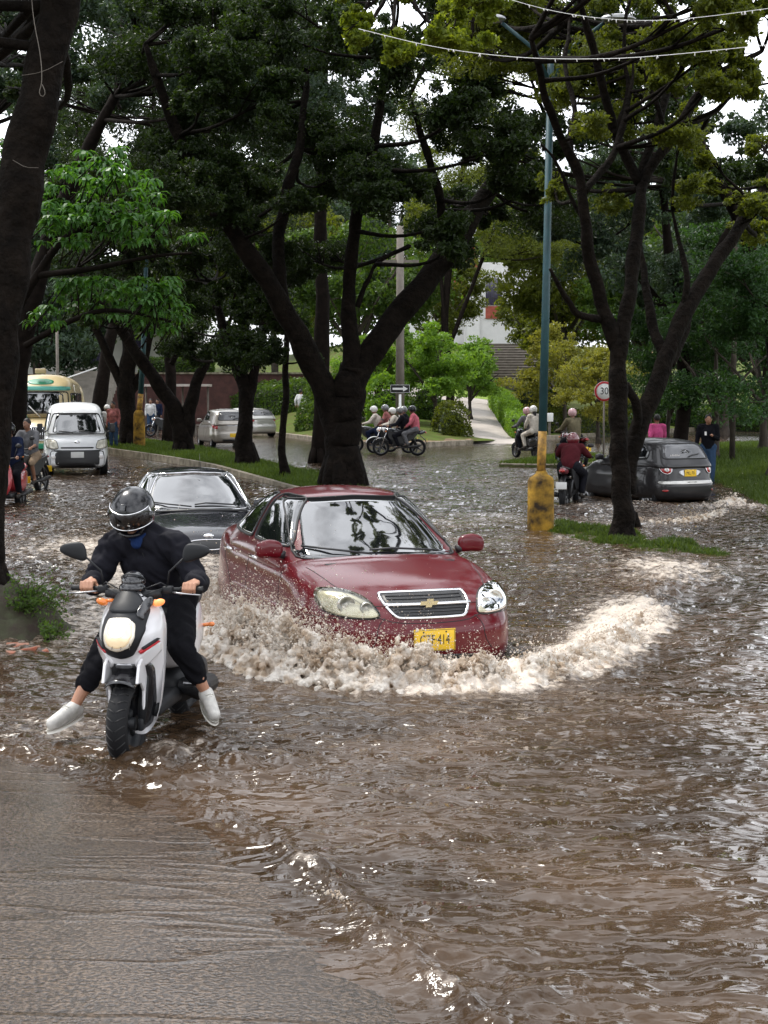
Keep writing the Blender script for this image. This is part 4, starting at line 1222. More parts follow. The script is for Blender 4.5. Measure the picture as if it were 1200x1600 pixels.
place(T_yel, 880, 74, 1.0, 'yellowish tree in front of the church lawn, right of the lamp post', first=True)
place(T_yel, 935, 66, .8, 'small yellowish tree left of the round speed sign', rz=2)
T_rt = gen_tree('tree', 5.5, 2.6, leafmat('shaded_green_leaves', (.012, .040, .012), (.045, .105, .028), .38, .45), .12, 30000, 76, 'x', trunk_r=.11, low=.28, ncl=18)
for i, (px, Y, s, lab) in enumerate(((1205, 36, .95, 'dark green leafy tree at the right edge above the grass verge'), (1120, 46, 1.0, 'slim green tree on the verge behind the standing man in black'),
                                     (1045, 50, .9, 'green tree behind the person in pink'), (1190, 50, 1.4, 'taller green tree farther back at the right edge'))):
    place(T_rt, px, Y, s, lab, first=(i == 0), rz=i * 1.7, z=.15, group='green trees on the right verge')
# ------------------------------------------------------------------ hedges, bushes, grass
M_hcore = mat('hedge_twigs', (.020, .030, .010), .9)
def hedge(name, label, corners, h, leaf, size=.1, dens=420, seed=1, cat='hedge', round_=0.0, zf=None):
    """box hedge along a path of (x, y, half width); leaves cover a twiggy core"""
    r = np.random.default_rng(seed)
    c0 = corners[0]; root = empty(name, (c0[0], c0[1], 0), 0, label, cat)
    P = [Vector((c[0], c[1], 0)) for c in corners]; HW = [c[2] for c in corners]
    mb = MB(); pts = []
    for i in range(len(P) - 1):
        a, b_ = P[i], P[i + 1]; t = (b_ - a); L = t.length; t.normalize(); nrm = Vector((-t.y, t.x, 0))
        n = int(dens * L * (h * 2 + HW[i] * 2))
        u = r.random(n); w = HW[i] + (HW[i + 1] - HW[i]) * u
        side = r.random(n); top = side < (HW[i] * 2) / (HW[i] * 2 + 2 * h)
        v = np.where(top, r.uniform(-1, 1, n), np.where(r.random(n) < .5, -1, 1)); zz = np.where(top, 1, r.random(n))
        lump = 1 + .16 * pn(u * L * 1.6 + i * 7, zz * h * 1.5 + v * 2, seed) + .1 * pn(u * L * 5, zz * 5 + v * 3, seed)
        if round_:
            e4 = (2 * u - 1) ** 4; w = w * np.sqrt(1 - .55 * e4) * (1 - .28 * zz ** 3); zz = zz * (1 - .30 * e4 - .22 * v ** 4)
        px = a.x + t.x * u * L + nrm.x * v * w * lump; py = a.y + t.y * u * L + nrm.y * v * w * lump
        zg = np.array([zf(x, y) for x, y in zip(px, py)]) if zf else hill(px, py)
        pts.append(np.stack([px, py, zg + zz * h * lump * (1 - round_ * v * v * .3)], 1) + r.normal(0, .035, (n, 3)))
        for s_ in ([0] if i == 0 and not round_ else []) + ([1] if i == len(P) - 2 and not round_ else []):
            ww_ = HW[i + s_]; q_ = P[i + s_]; n2 = int(dens * 2.6 * ww_ * h * 2)
            vv_ = r.uniform(-1, 1, n2); zz_ = r.random(n2); ex = q_.x + t.x * (.12 if s_ else -.12) + nrm.x * vv_ * ww_; ey = q_.y + t.y * (.12 if s_ else -.12) + nrm.y * vv_ * ww_
            zg_ = np.array([zf(x, y) for x, y in zip(ex, ey)]) if zf else hill(ex, ey)
            pts.append(np.stack([ex, ey, zg_ + zz_ * h], 1) + r.normal(0, .05, (n2, 3)))
        zc = lambda q: (zf(q.x, q.y) if zf else float(hill(np.array(q.x), np.array(q.y))))
        k = 10; V = []; Fs = []
        for j in range(k + 1):
            q = a.lerp(b_, j / k); ww = (HW[i] + (HW[i + 1] - HW[i]) * j / k) * .88; z0 = zc(q); ef = 1 - (.62 * abs(2 * j / k - 1) ** 3 if round_ else 0); ww *= ef * (.8 if round_ else 1)
            for (sx, sz) in ((-1, -.2), (-1 + .2 * (round_ > 0), h * .60), (-.6, h * (.86 if not round_ else .7)), (.6, h * (.86 if not round_ else .7)), (1 - .2 * (round_ > 0), h * .60), (1, -.2)):
                V.append((q if not round_ else a.lerp(b_, .12 + .76 * j / k)) + nrm * sx * ww + Vector((0, 0, z0 + (sz * ef if sz > 0 else sz))))
        for j in range(k):
            for m in range(5): Fs.append((j * 6 + m, j * 6 + m + 6, j * 6 + m + 7, j * 6 + m + 1))
        Fs.append(tuple(range(6))); Fs.append(tuple(k * 6 + m for m in range(6))[::-1])
        mb.add([v - P[0] for v in V], Fs, False)
    mb.build('branches', M_hcore, root)
    Q = np.concatenate(pts); n = len(Q)
    a = r.normal(0, 1, (n, 3)); a /= np.linalg.norm(a, axis=1, keepdims=True)
    b2 = r.normal(0, 1, (n, 3)); b2 -= a * (a * b2).sum(1, keepdims=True); b2 /= np.linalg.norm(b2, axis=1, keepdims=True)
    s = size * r.uniform(.6, 1.3, n)[:, None]; Q = Q - np.array([P[0].x, P[0].y, 0])
    V = np.stack([Q - a * s * .5, Q + b2 * s * .3, Q + a * s * .5, Q - b2 * s * .3], 1).reshape(-1, 3)
    link('leaves', fastmesh('leaves', V, np.arange(n * 4).reshape(-1, 4)), leaf, root)
    return root
def hx(px, Y): return (px - 600) / F * Y

hedge('hedge', 'trimmed bright green hedge running up the right side of the footpath', [(6.15, 67.3, .45), (6.25, 74, .5), (6.4, 82, .55), (6.5, 88, .5)], .95, LF_bright, .11, 260, 81)
hedge('hedge', 'dark clipped hedge block right of the bright footpath hedge', [(hx(815, 84), 84, .9), (hx(875, 84), 84, .9)], 1.5, LF_dark, .13, 300, 82)
hedge('hedge', 'low hedge wall right of the lamp post behind the waiting scooters', [(hx(855, 74), 74, .4), (hx(905, 76), 76, .4), (hx(1000, 80), 80, .4)], 1.1, LF_olive, .13, 240, 83)
hedge('hedge', 'long dark green hedge on the bank left of the huge tree', [(hx(335, 92), 92, .6), (hx(420, 88), 88, .6), (hx(500, 84), 84, .6)], 1.5, LF_mid, .15, 240, 84)
hedge('hedge', 'clipped hedge on top of the red brick wall', [(hx(225, 97), 97, .6), (hx(330, 97), 97, .6)], .9, LF_mid, .15, 240, 85, zf=lambda x, y: 3.6)
hedge('bush', 'rounded bush at the foot of the footpath, right of the sign', [(hx(682, 66.5), 66.5, .75), (hx(730, 67), 67, .75)], 1.35, LF_olive, .12, 520, 86, 'bush', .8)
hedge('bush', 'dense green bush behind the riders at the one way sign', [(hx(572, 70), 70, 1.0), (hx(640, 70), 70, 1.0)], 2.2, LF_bright, .15, 380, 87, 'bush', .8)
hedge('bush', 'dark green thicket behind the huge trunk, left of the riders', [(hx(480, 76), 76, 1.0), (hx(570, 72), 72, 1.0)], 2.3, LF_mid, .15, 300, 88, 'bush', .8)
hedge('bush', 'leafy shrubs under the dark tree left of the footpath', [(hx(640, 74), 74, .9), (hx(690, 74), 74, .9)], 2.0, LF_mid, .15, 300, 89, 'bush', .8)
hedge('hedge', 'shaded hedge along the slope behind the person in pink', [(hx(985, 92), 92, .6), (hx(1200, 86), 86, .6)], 1.2, LF_mid, .15, 200, 90)
hedge('hedge', 'low flower hedge beside the lawn below the church steps', [(hx(690, 101), 101, .35), (hx(775, 102), 102, .35)], .55, LF_bright, .12, 240, 91)

# lawn below the church steps
X, Y = np.meshgrid(np.linspace(2.5, 7.5, 30), np.linspace(92.6, 101.5, 20))
gridmesh('lawn', X, Y, hill(X, Y) + .05, mat('lawn_green', (.20, .30, .03), .9, var=.3, vscale=1.5, bump=.5, bscale=40))

LFg = leafmat('grass_blades', (.035, .065, .012), (.10, .155, .028), .4, .6)
LFd = leafmat('verge_grass_blades', (.028, .052, .010), (.080, .125, .024), .4, .6)
def grass(name, label, src, n, h, m, seed, cond=None, xr=None, yr=None):
    r = np.random.default_rng(seed)
    o = bpy.data.objects[src]; me = o.data
    b_ = BVHTree.FromPolygons([v.co[:] for v in me.vertices], [p.vertices[:] for p in me.polygons])
    P = []
    tries = 0
    while len(P) < n and tries < n * 6:
        tries += 1
        x = r.uniform(*xr); y = r.uniform(*yr)
        loc, nn_, i, d = b_.ray_cast(Vector((x, y, 5)), Vector((0, 0, -1)))
        if loc is None or loc.z < -.06: continue
        if cond and not cond(x, y): continue
        P.append(loc[:])
    P = np.array(P); n = len(P)
    a = r.uniform(0, 2 * np.pi, n); hh = h * r.uniform(.5, 1.5, n) * (1 + .6 * pn(P[:, 0] * 2, P[:, 1] * 2, seed)); w = .012 + .004 * hh / h
    w = w * (P[:, 1] / 25) ** .7
    d = np.stack([np.cos(a), np.sin(a), np.zeros(n)], 1); ln = r.normal(0, .4, (n, 2)) * hh[:, None]
    top = P + np.stack([ln[:, 0], ln[:, 1], hh], 1)
    V = np.stack([P - d * w[:, None], P + d * w[:, None], top], 1).reshape(-1, 3)
    ob = link(name, fastmesh(name, V, np.arange(n * 3).reshape(-1, 3), False, 3), m)
    return tag(ob, label, 'grass', kind='stuff')
grass('grass', 'short grass on the long median island', 'median_island', 42000, .10, LFg, 1, None, (-17, 0), (33.3, 70))
grass('grass', 'tufts of grass standing out of the flood round the forked tree', 'flooded_island', 11000, .06, LFd, 2, None, (2, 5), (18.5, 26))
grass('grass', 'grass of the verge on the right', 'grass_verge', 60000, .13, LFd, 3, lambda x, y: x < .28 * y + 1, (5.5, 20), (20, 60))
grass('grass', 'grass on the small corner island', 'corner_island', 5000, .09, LFg, 4, None, (3, 8), (43, 53))
r_ = np.random.default_rng(5)
# ------------------------------------------------------------------ vehicles
def hx(px, Y): return (px - 600) / F * Y
M_red = mat('wine_red_paint', (.100, .0016, .006), .35, .0, spec=.1, coat=.7, bump=.5, bscale=110, bdetail=2, bdist=.0006)
M_blackp = mat('black_paint', (.008, .009, .014), .25, .1, coat=.9)
M_grey = mat('dark_grey_paint', (.012, .011, .012), .35, .0, spec=.3, coat=.5)
M_silver = mat('beige_silver_paint', (.34, .31, .27), .32, .6, coat=.8)
M_silver2 = mat('pale_silver_paint', (.50, .49, .46), .32, .4, coat=.8)
M_white = mat('white_paint', (.82, .83, .84), .28, coat=.5)
M_glass = mat('tinted_glass', (.006, .007, .008), .02, spec=.9, coat=1.0)
M_glass.node_tree.nodes['Principled BSDF'].inputs['Coat IOR'].default_value = 1.9
M_glassg = mat('hazy_rear_glass', (.10, .10, .105), .12, spec=.8)
M_rubber = mat('black_rubber', (.012, .012, .012), .55)
M_tyre = mat('tyre_rubber', (.009, .009, .010), .6, spec=.2, bump=.5, bscale=70)
M_plast = mat('black_plastic', (.018, .018, .019), .42, bump=.15, bscale=120)
M_chrome = mat('chrome', (.75, .75, .76), .08, 1.0)
M_alu = mat('alloy_rim', (.38, .38, .39), .3, .9)
M_housing = mat('lamp_housing', (.60, .57, .48), .25, .3, bump=.1, bscale=60)
M_lens = clearmat('lamp_lens', (.96, .95, .86), .05, .04)
M_redlens = mat('red_lamp_lens', (.38, .015, .015), .12, coat=1.0)
M_whitelens = mat('white_lamp_lens', (.75, .72, .70), .12, coat=1.0)
M_orange = mat('orange_lens', (.75, .20, .03), .2, coat=.5)
M_plateY = mat('yellow_plate', (.80, .50, .02), .4)
M_plateW = mat('white_plate', (.68, .68, .66), .4)
M_ink = mat('black_ink', (.01, .01, .01), .5)
M_gold = mat('gold_emblem', (.72, .60, .34), .25, .8)
M_cream = mat('cream_paint', (.66, .52, .27), .4, coat=.4, var=.15, vscale=3)
M_green = mat('bus_green_paint', (.02, .25, .13), .4, coat=.4)
M_turq = mat('turquoise_sign', (.10, .42, .34), .5)

def wheel(parent, c, r, w, side=1, name='wheel', spokes=7, axis='Y', rim=None):
    """tyre > rim as part and sub-part; axle along y"""
    mb = MB(); h = w / 2
    mb.lathe([(r * .62, -h * .8), (r * .66, -h), (r * .9, -h), (r * .97, -h * .82), (r, -h * .5), (r, h * .5), (r * .97, h * .82), (r * .9, h), (r * .66, h), (r * .62, h * .8), (r * .62, -h * .8)], (0, 0, 0), 'Y', 36)
    o = mb.build(name, M_tyre, parent, c)
    m2 = MB()
    m2.lathe([(r * .64, h * .75), (r * .60, h * .9), (r * .57, h * .6), (r * .5, h * .35), (r * .5, -h * .9)], (0, 0, 0), 'Y', 30)
    for k in range(spokes):
        a = k * 2 * math.pi / spokes
        m2.tube([(math.cos(a) * r * .1, h * .62, math.sin(a) * r * .1), (math.cos(a) * r * .55, h * .55, math.sin(a) * r * .55)], [r * .10, r * .07], 6)
    m2.lathe([(0, h * .75), (r * .12, h * .72), (r * .15, h * .5), (r * .15, 0)], (0, 0, 0), 'Y', 16)
    m2.lathe([(r * .3, -h * .2), (r * .5, -h * .2)], (0, 0, 0), 'Y', 20)
    ro = m2.build('rim', rim or M_alu, o)
    if side < 0: ro.scale = (1, -1, 1)
    return o

def make_shell(S):
    L, Wd = S['L'], S['W']; top = curve(S['top'], S.get('tops', .18)); side = curve(S.get('side', [(0, .88), (.12, .965), (.35, 1.0), (.7, .99), (.86, .965), (1, .93)]), .06)
    plan = curve(S.get('plan', [(0, .90), (.5, .965), (1.1, 1.0), (L - 1.1, 1.0), (L - .5, .975), (L, .92)]), .3)
    NP = curve(S.get('nose', [(0, .10), (.22, .05), (.32, .0), (.52, .0), (.60, .035), (.72, .06), (.82, .12), (1.2, .25)]), .05)
    TP = curve(S.get('tail', [(0, .12), (.25, .03), (.40, .0), (.55, .0), (.62, .05), (.9, .07), (1.1, .10)]), .05)
    kf, kr = S.get('kf', .30), S.get('kr', .16); zl = S.get('zl', .17); crown = S.get('crown', .045)
    fl = S['wheels']
    def f(s, t, r):
        s01 = (s + 1) / 2; rz = (r + 1) / 2; b = s01 * L
        zt = top(b) - crown * t * t
        z = zl + (zt - zl) * rz
        w = Wd / 2 * side(rz) * plan(b)
        for wb in fl: w = w + S.get('flare', .018) * np.exp(-((b - wb) / .36) ** 2) * np.exp(-((z - .42) / .33) ** 2)
        y = t * w
        nf = np.clip(1 - b / 1.0, 0, 1); tf = np.clip(1 - (L - b) / .9, 0, 1)
        b = b + nf * (NP(z) + kf * np.abs(t) ** 2.4) - tf * (TP(z) + kr * np.abs(t) ** 2.6)
        return L / 2 - b, y, z
    V, Fs = rbox(84, 36, 26, S.get('n', 9), f)
    return V, Fs

def make_roof(S):
    G = S['roof']; L = S['L']
    bF = curve(G['bF'], .05); bR = curve(G['bR'], .05); rf = curve(G['line'], .3); hw = curve(G['hw'], .05)
    zl = G['zl']; pf = G.get('pf', .12); pr = G.get('pr', .08)
    def f(s, t, r):
        s01 = (s + 1) / 2; rz = (r + 1) / 2
        z01 = rz
        b = (bF(z01) + pf * t * t * (1 - s01)) * (1 - s01) + (bR(z01) - pr * t * t * s01) * s01
        z = zl + (rf(b) - zl - .055 * t * t) * rz
        y = t * hw(rz) * (1 - .05 * np.abs(s) ** 3)
        return L / 2 - b, y, z
    return rbox(60, 30, 22, G.get('n', 8), f)

def car(name, S, label, cat, group=None):
    L = S['L']; root = empty(name, (0, 0, 0), 0, label, cat, group); paint = S['paint']
    V, Fs = make_shell(S); b1 = bvh_of(V, Fs)
    V2, F2 = make_roof(S); b2 = bvh_of(V2, F2)
    # body with real wheel arches cut out
    mb = MB(); mb.add(V, Fs, True); me = mb.mesh('body')
    cut = MB(); Rw = S['rw'] * 1.17
    for wb in S['wheels']:
        for sg in (-1, 1):
            cut.lathe([(0, -.13), (Rw, -.13), (Rw, .13), (0, .13)], (L / 2 - wb, sg * (S['W'] / 2 - .06), S['rw'] + .02), 'Y', 40)
    cme = cut.mesh('cut'); co = bpy.data.objects.new('cut', cme); COL.objects.link(co)
    me.materials.append(paint); cme.materials.append(M_rubber)
    out = mesh_from_mods(me, [('BOOLEAN', dict(operation='DIFFERENCE', object=co, solver='EXACT', material_mode='TRANSFER'))])
    bpy.data.objects.remove(co)
    if len(out.polygons) < 1000: out = me
    mats_ = [paint, M_rubber]
    out.materials.clear()
    o = link('body', out, mats_, root)
    out.polygons.foreach_set('use_smooth', np.full(len(out.polygons), True)); out.update()
    mb = MB(); mb.add(V2, F2, True); mb.build('roof', S.get('roof_paint', paint), root)
    for wb in S['wheels']:
        for sg in (-1, 1): wheel(root, (L / 2 - wb, sg * (S['W'] / 2 - .14), S['rw']), S['rw'], .19, sg)
    PJ = lambda tgt, sd: Proj(b2 if tgt == 'r' else b1, sd)
    for p in S['patches']:
        nm, tgt, sd, outl, m = p[:5]; kw = dict(p[5]) if len(p) > 5 else {}
        mir = kw.pop('mirror', False); rimm = kw.pop('rim', None); child = kw.pop('child', None)
        for k in ((1, -1) if mir else (1,)):
            if sd in 'FB': ol = [(q[0] * k, q[1]) for q in outl]; sd2 = sd
            else: ol = [(L / 2 - q[0], q[1]) for q in outl]; sd2 = sd if k == 1 else {'L': 'R', 'R': 'L'}[sd]
            if sd == 'T': ol = [(L / 2 - q[0], q[1] * k) for q in outl]; sd2 = 'T'
            g = MB(); pj = PJ(tgt, sd2); pj.patch(g, ol, **kw); po = g.build(nm, m, root)
            if rimm:
                g = MB(); pj.rim(g, ol, rimm[1], kw.get('off', .004), it=kw.get('it', 2)); g.build('trim', rimm[0], po)
    seam = MB()
    for tgt, sd, pts, mir in S.get('seams', []):
        for k in ((1, -1) if mir else (1,)):
            sd2 = sd
            if sd in 'FB': q = [(a * k, b_) for a, b_ in pts]
            elif sd == 'T': q = [(L / 2 - a, b_ * k) for a, b_ in pts]
            else: q = [(L / 2 - a, b_) for a, b_ in pts]; sd2 = sd if k == 1 else {'L': 'R', 'R': 'L'}[sd]
            PJ(tgt, sd2).line(seam, q, S.get('seam_r', .0035), 0.0, it=1)
    if seam.v: seam.build('panel_gaps', M_rubber, root)
    root['_'] = 0; del root['_']
    return root, b1, b2

def mirror_part(root, x, y, z, sg, paint, sc=1.0):
    def f(s, t, r): return s * .055 * (1 + .25 * t * sg) * sc, t * .115 * sc, (r * .075 - .015 * np.abs(t)) * sc
    V, Fs = rbox(12, 16, 12, 3.2, f)
    mb = MB(); mb.add([(a + x, b + y + sg * .10, c + z) for a, b, c in V], Fs, True)
    o = mb.build('wing_mirror', paint, root)
    mb = MB(); mb.tube([(x, y - sg * .03, z - .06), (x, y + sg * .05, z - .035)], [.035, .03], 10); mb.build('mirror_stalk', M_plast, o)
    return o

def plate(root, x, y, z, sgn, txt, m, w=.33, h=.165, ang=0.0):
    mb = MB(); mb.box((0, 0, 0), (.008, w, h), None, .003)
    o = mb.build('number_plate', m, root, (x, y, z))
    if txt:
        lettering('plate_lettering', txt, h * .66, M_ink, o, (sgn * .0052, 0, -.01 * h), 0 if sgn > 0 else math.pi, .62, .001)
        if w > .3:
            e = MB()
            for (a, b_) in ((0, h / 2 - .006), (0, -h / 2 + .006)): e.box((sgn * .005, a, b_), (.002, w - .012, .003))
            for a in (-w / 2 + .006, w / 2 - .006): e.box((sgn * .005, a, 0), (.002, .003, h - .016))
            for a in (-.09, .09): e.lathe([(0, .001), (.007, 0)], (sgn * .006, a, h / 2 - .022), 'X', 10)
            e.build('plate_border', M_ink, o)
    return o

def bowtie(mb, c, w, h, x):
    a = w / 2; b_ = h / 2; s_ = .10 * w
    poly = [(-a + s_ * .4, b_ * .45), (-.17 * w + s_ * .3, b_ * .45), (-.17 * w + s_ * .6, b_), (.17 * w + s_ * .6, b_), (.17 * w + s_ * .3, b_ * .45), (a, b_ * .45), (a - s_, -b_ * .45), (.17 * w - s_ * .3, -b_ * .45), (.17 * w - s_ * .6, -b_), (-.17 * w - s_ * .6, -b_), (-.17 * w - s_ * .3, -b_ * .45), (-a - s_ * .2, -b_ * .45)]
    M = Matrix(((0, 0, 1, c[0]), (1, 0, 0, c[1]), (0, 1, 0, c[2]), (0, 0, 0, 1)))
    mb.prism(poly, 0, x, M)

# ---- red saloon
AV = dict(kf=.21, n=10, L=4.31, W=1.71, rw=.295, wheels=(.80, 3.28), paint=M_red,
          top=[(0, .70), (.10, .76), (.30, .835), (.6, .895), (1.0, .955), (1.25, .985), (2.0, .99), (3.0, 1.02), (3.7, 1.085), (4.2, 1.09), (4.31, 1.05)],
          roof=dict(zl=.80, bF=[(0, .78), (.28, 1.10), (.75, 1.66), (1, 2.02)], bR=[(0, 4.15), (.4, 3.80), (.8, 3.30), (1, 2.95)],
                    line=[(0, 1.0), (1.7, 1.375), (2.1, 1.45), (2.6, 1.48), (3.1, 1.455), (3.5, 1.38), (4.3, 1.2)],
                    hw=[(0, .86), (.3, .80), (.6, .715), (.85, .625), (1, .58)]),
          patches=[
              ('windscreen', 'r', 'F', [(-.68, .955), (-.70, .985), (-.585, 1.35), (-.54, 1.39), (0, 1.415), (.54, 1.39), (.585, 1.35), (.70, .985), (.68, .955), (0, .93)], M_glass, dict(off=.004, rim=(M_rubber, .009), it=1)),
              ('side_window', 'r', 'L', [(1.55, 1.03), (1.62, 1.09), (2.06, 1.385), (2.14, 1.41), (2.46, 1.425), (2.46, 1.035)], M_glass, dict(mirror=True, rim=(M_rubber, .010), it=1)),
              ('side_window', 'r', 'L', [(2.54, 1.035), (2.54, 1.425), (2.95, 1.40), (3.15, 1.34), (3.42, 1.19), (3.44, 1.12), (3.30, 1.06)], M_glass, dict(mirror=True, rim=(M_rubber, .010), it=1)),
              ('rear_window', 'r', 'B', [(-.60, 1.12), (-.50, 1.38), (.50, 1.38), (.60, 1.12)], M_glass, dict(rim=(M_rubber, .009))),
              ('grille', 'b', 'F', [(-.35, .785), (.35, .785), (.335, .70), (.27, .615), (-.27, .615), (-.335, .70)], M_plast, dict(off=.003, it=1, rim=(M_chrome, .013))),
              ('lower_intake', 'b', 'F', [(-.50, .34), (.50, .34), (.42, .22), (-.42, .22)], M_plast, dict(off=.003)),
              ('headlight', 'b', 'F', [(.385, .63), (.40, .68), (.46, .755), (.57, .795), (.70, .80), (.755, .785), (.77, .71), (.74, .64), (.61, .615), (.45, .61)], M_housing, dict(off=.002, mirror=True, rim=(M_rubber, .005))),
              ('headlight_lens', 'b', 'F', [(.39, .632), (.405, .68), (.463, .75), (.57, .79), (.70, .795), (.75, .78), (.765, .71), (.735, .645), (.61, .62), (.45, .615)], M_lens, dict(off=.030, bulge=.012, mirror=True, skirt=-.003)),
              ('rub_strip', 'b', 'L', [(1.35, .545), (3.0, .565), (3.0, .60), (1.35, .58)], M_red, dict(off=.010, mirror=True, it=1, rings=3)),
          ],
          seams=[('b', 'L', [(1.38, .98), (1.36, .60), (1.42, .30), (1.5, .22)], True), ('b', 'L', [(2.50, 1.0), (2.50, .25)], True), ('b', 'L', [(3.42, 1.02), (3.40, .80), (3.15, .68), (2.98, .45), (2.85, .26)], True),
                 ('b', 'T', [(.16, .46), (.45, .60), (1.05, .70)], True), ('b', 'F', [(0, .575), (.30, .585), (.38, .62), (.50, .62), (.85, .60)], True), ('b', 'F', [(.36, .62), (.42, .56), (.44, .44), (.50, .36)], True),
                 ('b', 'T', [(.14, 0), (.15, .3), (.19, .45)], True)])
def place_car(root, X, Y, psi, z, s=1.0):
    """nose of the car at (X, Y); psi: angle of the heading away from -Y towards +X"""
    L = root.get('L', 4.0)
    root.rotation_euler = (0, 0, -(math.pi / 2 - psi)); root.scale = (s, s, s)
    fx, fy = math.sin(psi), -math.cos(psi)
    root.location = (X - fx * L / 2 * s, Y - fy * L / 2 * s, z)
def finish_sedan(root, b1, b2, S, plate_txt, plate_m, emblem=True):
    L = S['L']; root_L[root.name] = L
    for sg in (-1, 1): mirror_part(root, L / 2 - 1.50, sg * .80, 1.03, sg, S['paint'])
root_L = {}
red, b1, b2 = car('red_car', AV, 'wine red saloon car ploughing through the flood, water splashing over its bumper', 'car')
L = AV['L']
for sg in (-1, 1):
    mirror_part(red, L / 2 - 1.50, sg * .79, 1.03, sg, M_red)
    for wb in (2.30, 3.22):
        pj = Proj(b1, 'L' if sg > 0 else 'R'); a = pj.pt((L / 2 - wb + .08, .87), .028); b_ = pj.pt((L / 2 - wb - .08, .87), .028)
        mb = MB(); mb.tube([pj.pt((L / 2 - wb + .10, .87), .0), a, b_, pj.pt((L / 2 - wb - .10, .87), .0)], [.013, .013, .013, .013], 8); mb.build('door_handle', M_chrome, red)
# chrome bar, bowtie and mesh of the grille
pj = Proj(b1, 'F')
mb = MB(); mb.tube([pj.pt((y, .700), .012) for y in np.linspace(-.345, .345, 21)], .014, 8, flat=1.0); g_o = mb.build('grille_bar', M_chrome, red)
mb = MB()
for zz in (.655, .74, .76, .675, .635):
    mb.tube([pj.pt((y, zz), .006) for y in np.linspace(-.30, .30, 15)], .004, 5)
for y in np.linspace(-.30, .30, 21): mb.tube([pj.pt((float(y), zz), .005) for zz in (.63, .70, .77)], .003, 4)
mb.build('grille_mesh', M_plast, red)
mb = MB(); q = pj.pt((0, .700), .024); bowtie(mb, q, .145, .062, .012); mb.build('emblem', M_gold, red)
# lamp bowls
for sg in (-1, 1):
    for yy, zz, rr in ((.475, .685, .042), (.60, .705, .062)):
        q = pj.pt((sg * yy, zz), .006); mb = MB()
        mb.lathe([(0, -.02), (rr * .35, -.016), (rr * .8, .004), (rr, .022), (rr * 1.08, .02), (rr * 1.08, -.02)], q, 'X', 24)
        bo = mb.build('headlight_bowl', mat('satin_reflector', (.62, .61, .56), .28, .8), red)
        mb = MB(); mb.ell(q + Vector((.006, 0, 0)), (.012, .014, .014), 10, 8); mb.build('bulb', M_whitelens, bo)
q = pj.pt((0, .46), .012)
plate(red, q.x + .004, 0, .455, 1, 'CZF·414', M_plateY)
# wipers, aerial
pw_ = Proj(b2, 'F'); mb = MB()
mb.tube([pw_.pt((.50, .97), .03), pw_.pt((.1, 1.0), .03), pw_.pt((-.10, 1.0), .02)], .009, 6)
mb.tube([pw_.pt((-.10, .965), .03), pw_.pt((-.40, 1.0), .03), pw_.pt((-.62, 1.03), .02)], .009, 6)
mb.build('wiper', M_plast, red)
mb = MB(); mb.tube([(L / 2 - 1.02, -.55, .925), (L / 2 - 1.10, 0, .945), (L / 2 - 1.02, .55, .925)], [.03, .04, .03], 8, flat=.5); mb.build('cowl', M_plast, red)
red['L'] = L; place_car(red, .375, 11.42, R(18.5), -.262); del red['L']

# ---- black car behind
BK = dict(AV); BK.update(paint=M_blackp, L=4.1, W=1.70, wheels=(.78, 3.2),
    top=[(0, .62), (.10, .70), (.30, .77), (.6, .83), (1.0, .89), (1.25, .92), (2.0, .94), (3.0, .98), (3.7, 1.0), (4.1, .98)],
    roof=dict(AV['roof'], zl=.74, line=[(0, .95), (1.7, 1.32), (2.1, 1.40), (2.6, 1.42), (3.1, 1.39), (3.5, 1.32), (4.3, 1.1)]),
    patches=[('windscreen', 'r', 'F', [(-.68, .905), (-.70, .93), (-.585, 1.30), (-.54, 1.335), (0, 1.365), (.54, 1.335), (.585, 1.30), (.70, .93), (.68, .905), (0, .88)], M_glass, dict(off=.004, rim=(M_chrome, .008), it=1)),
             ('side_window', 'r', 'L', [(1.55, .97), (1.62, 1.03), (2.06, 1.315), (2.14, 1.335), (2.46, 1.345), (2.46, .98)], M_glass, dict(mirror=True, rim=(M_chrome, .007), it=1)),
             ('side_window', 'r', 'L', [(2.54, .98), (2.54, 1.345), (2.95, 1.32), (3.15, 1.26), (3.42, 1.12), (3.30, 1.0)], M_glass, dict(mirror=True, rim=(M_chrome, .007), it=1)),
             ('headlight', 'b', 'F', [(.42, .60), (.50, .68), (.66, .72), (.78, .70), (.78, .62), (.60, .57)], M_whitelens, dict(off=.006, mirror=True)),
             ('grille', 'b', 'F', [(-.30, .60), (.30, .60), (.24, .48), (-.24, .48)], M_plast, dict(rim=(M_chrome, .008)))],
    seams=[('b', 'T', [(.16, .46), (.45, .60), (1.05, .70)], True), ('b', 'L', [(1.38, .93), (1.36, .60), (1.42, .30)], True), ('b', 'L', [(2.50, .95), (2.50, .25)], True)])
blk, c1, c2 = car('black_car', BK, 'glossy black car behind the scooter rider, its windscreen reflecting the sky', 'car')
mirror_part(blk, BK['L'] / 2 - 1.50, .79, .96, 1, M_blackp); mirror_part(blk, BK['L'] / 2 - 1.50, -.79, .96, -1, M_blackp)
pw_ = Proj(c2, 'F'); mb = MB()
mb.tube([pw_.pt((.50, .93), .03), pw_.pt((.1, .96), .03), pw_.pt((-.05, .95), .02)], .010, 6)
mb.tube([pw_.pt((-.10, .92), .03), pw_.pt((-.40, .95), .03), pw_.pt((-.60, .98), .02)], .010, 6); mb.build('wiper', M_plast, blk)
q = Proj(c1, 'F').pt((0, .64), .01); mb = MB(); mb.ell(q, (.02, .07, .03), 16, 8); mb.build('emblem', M_chrome, blk)
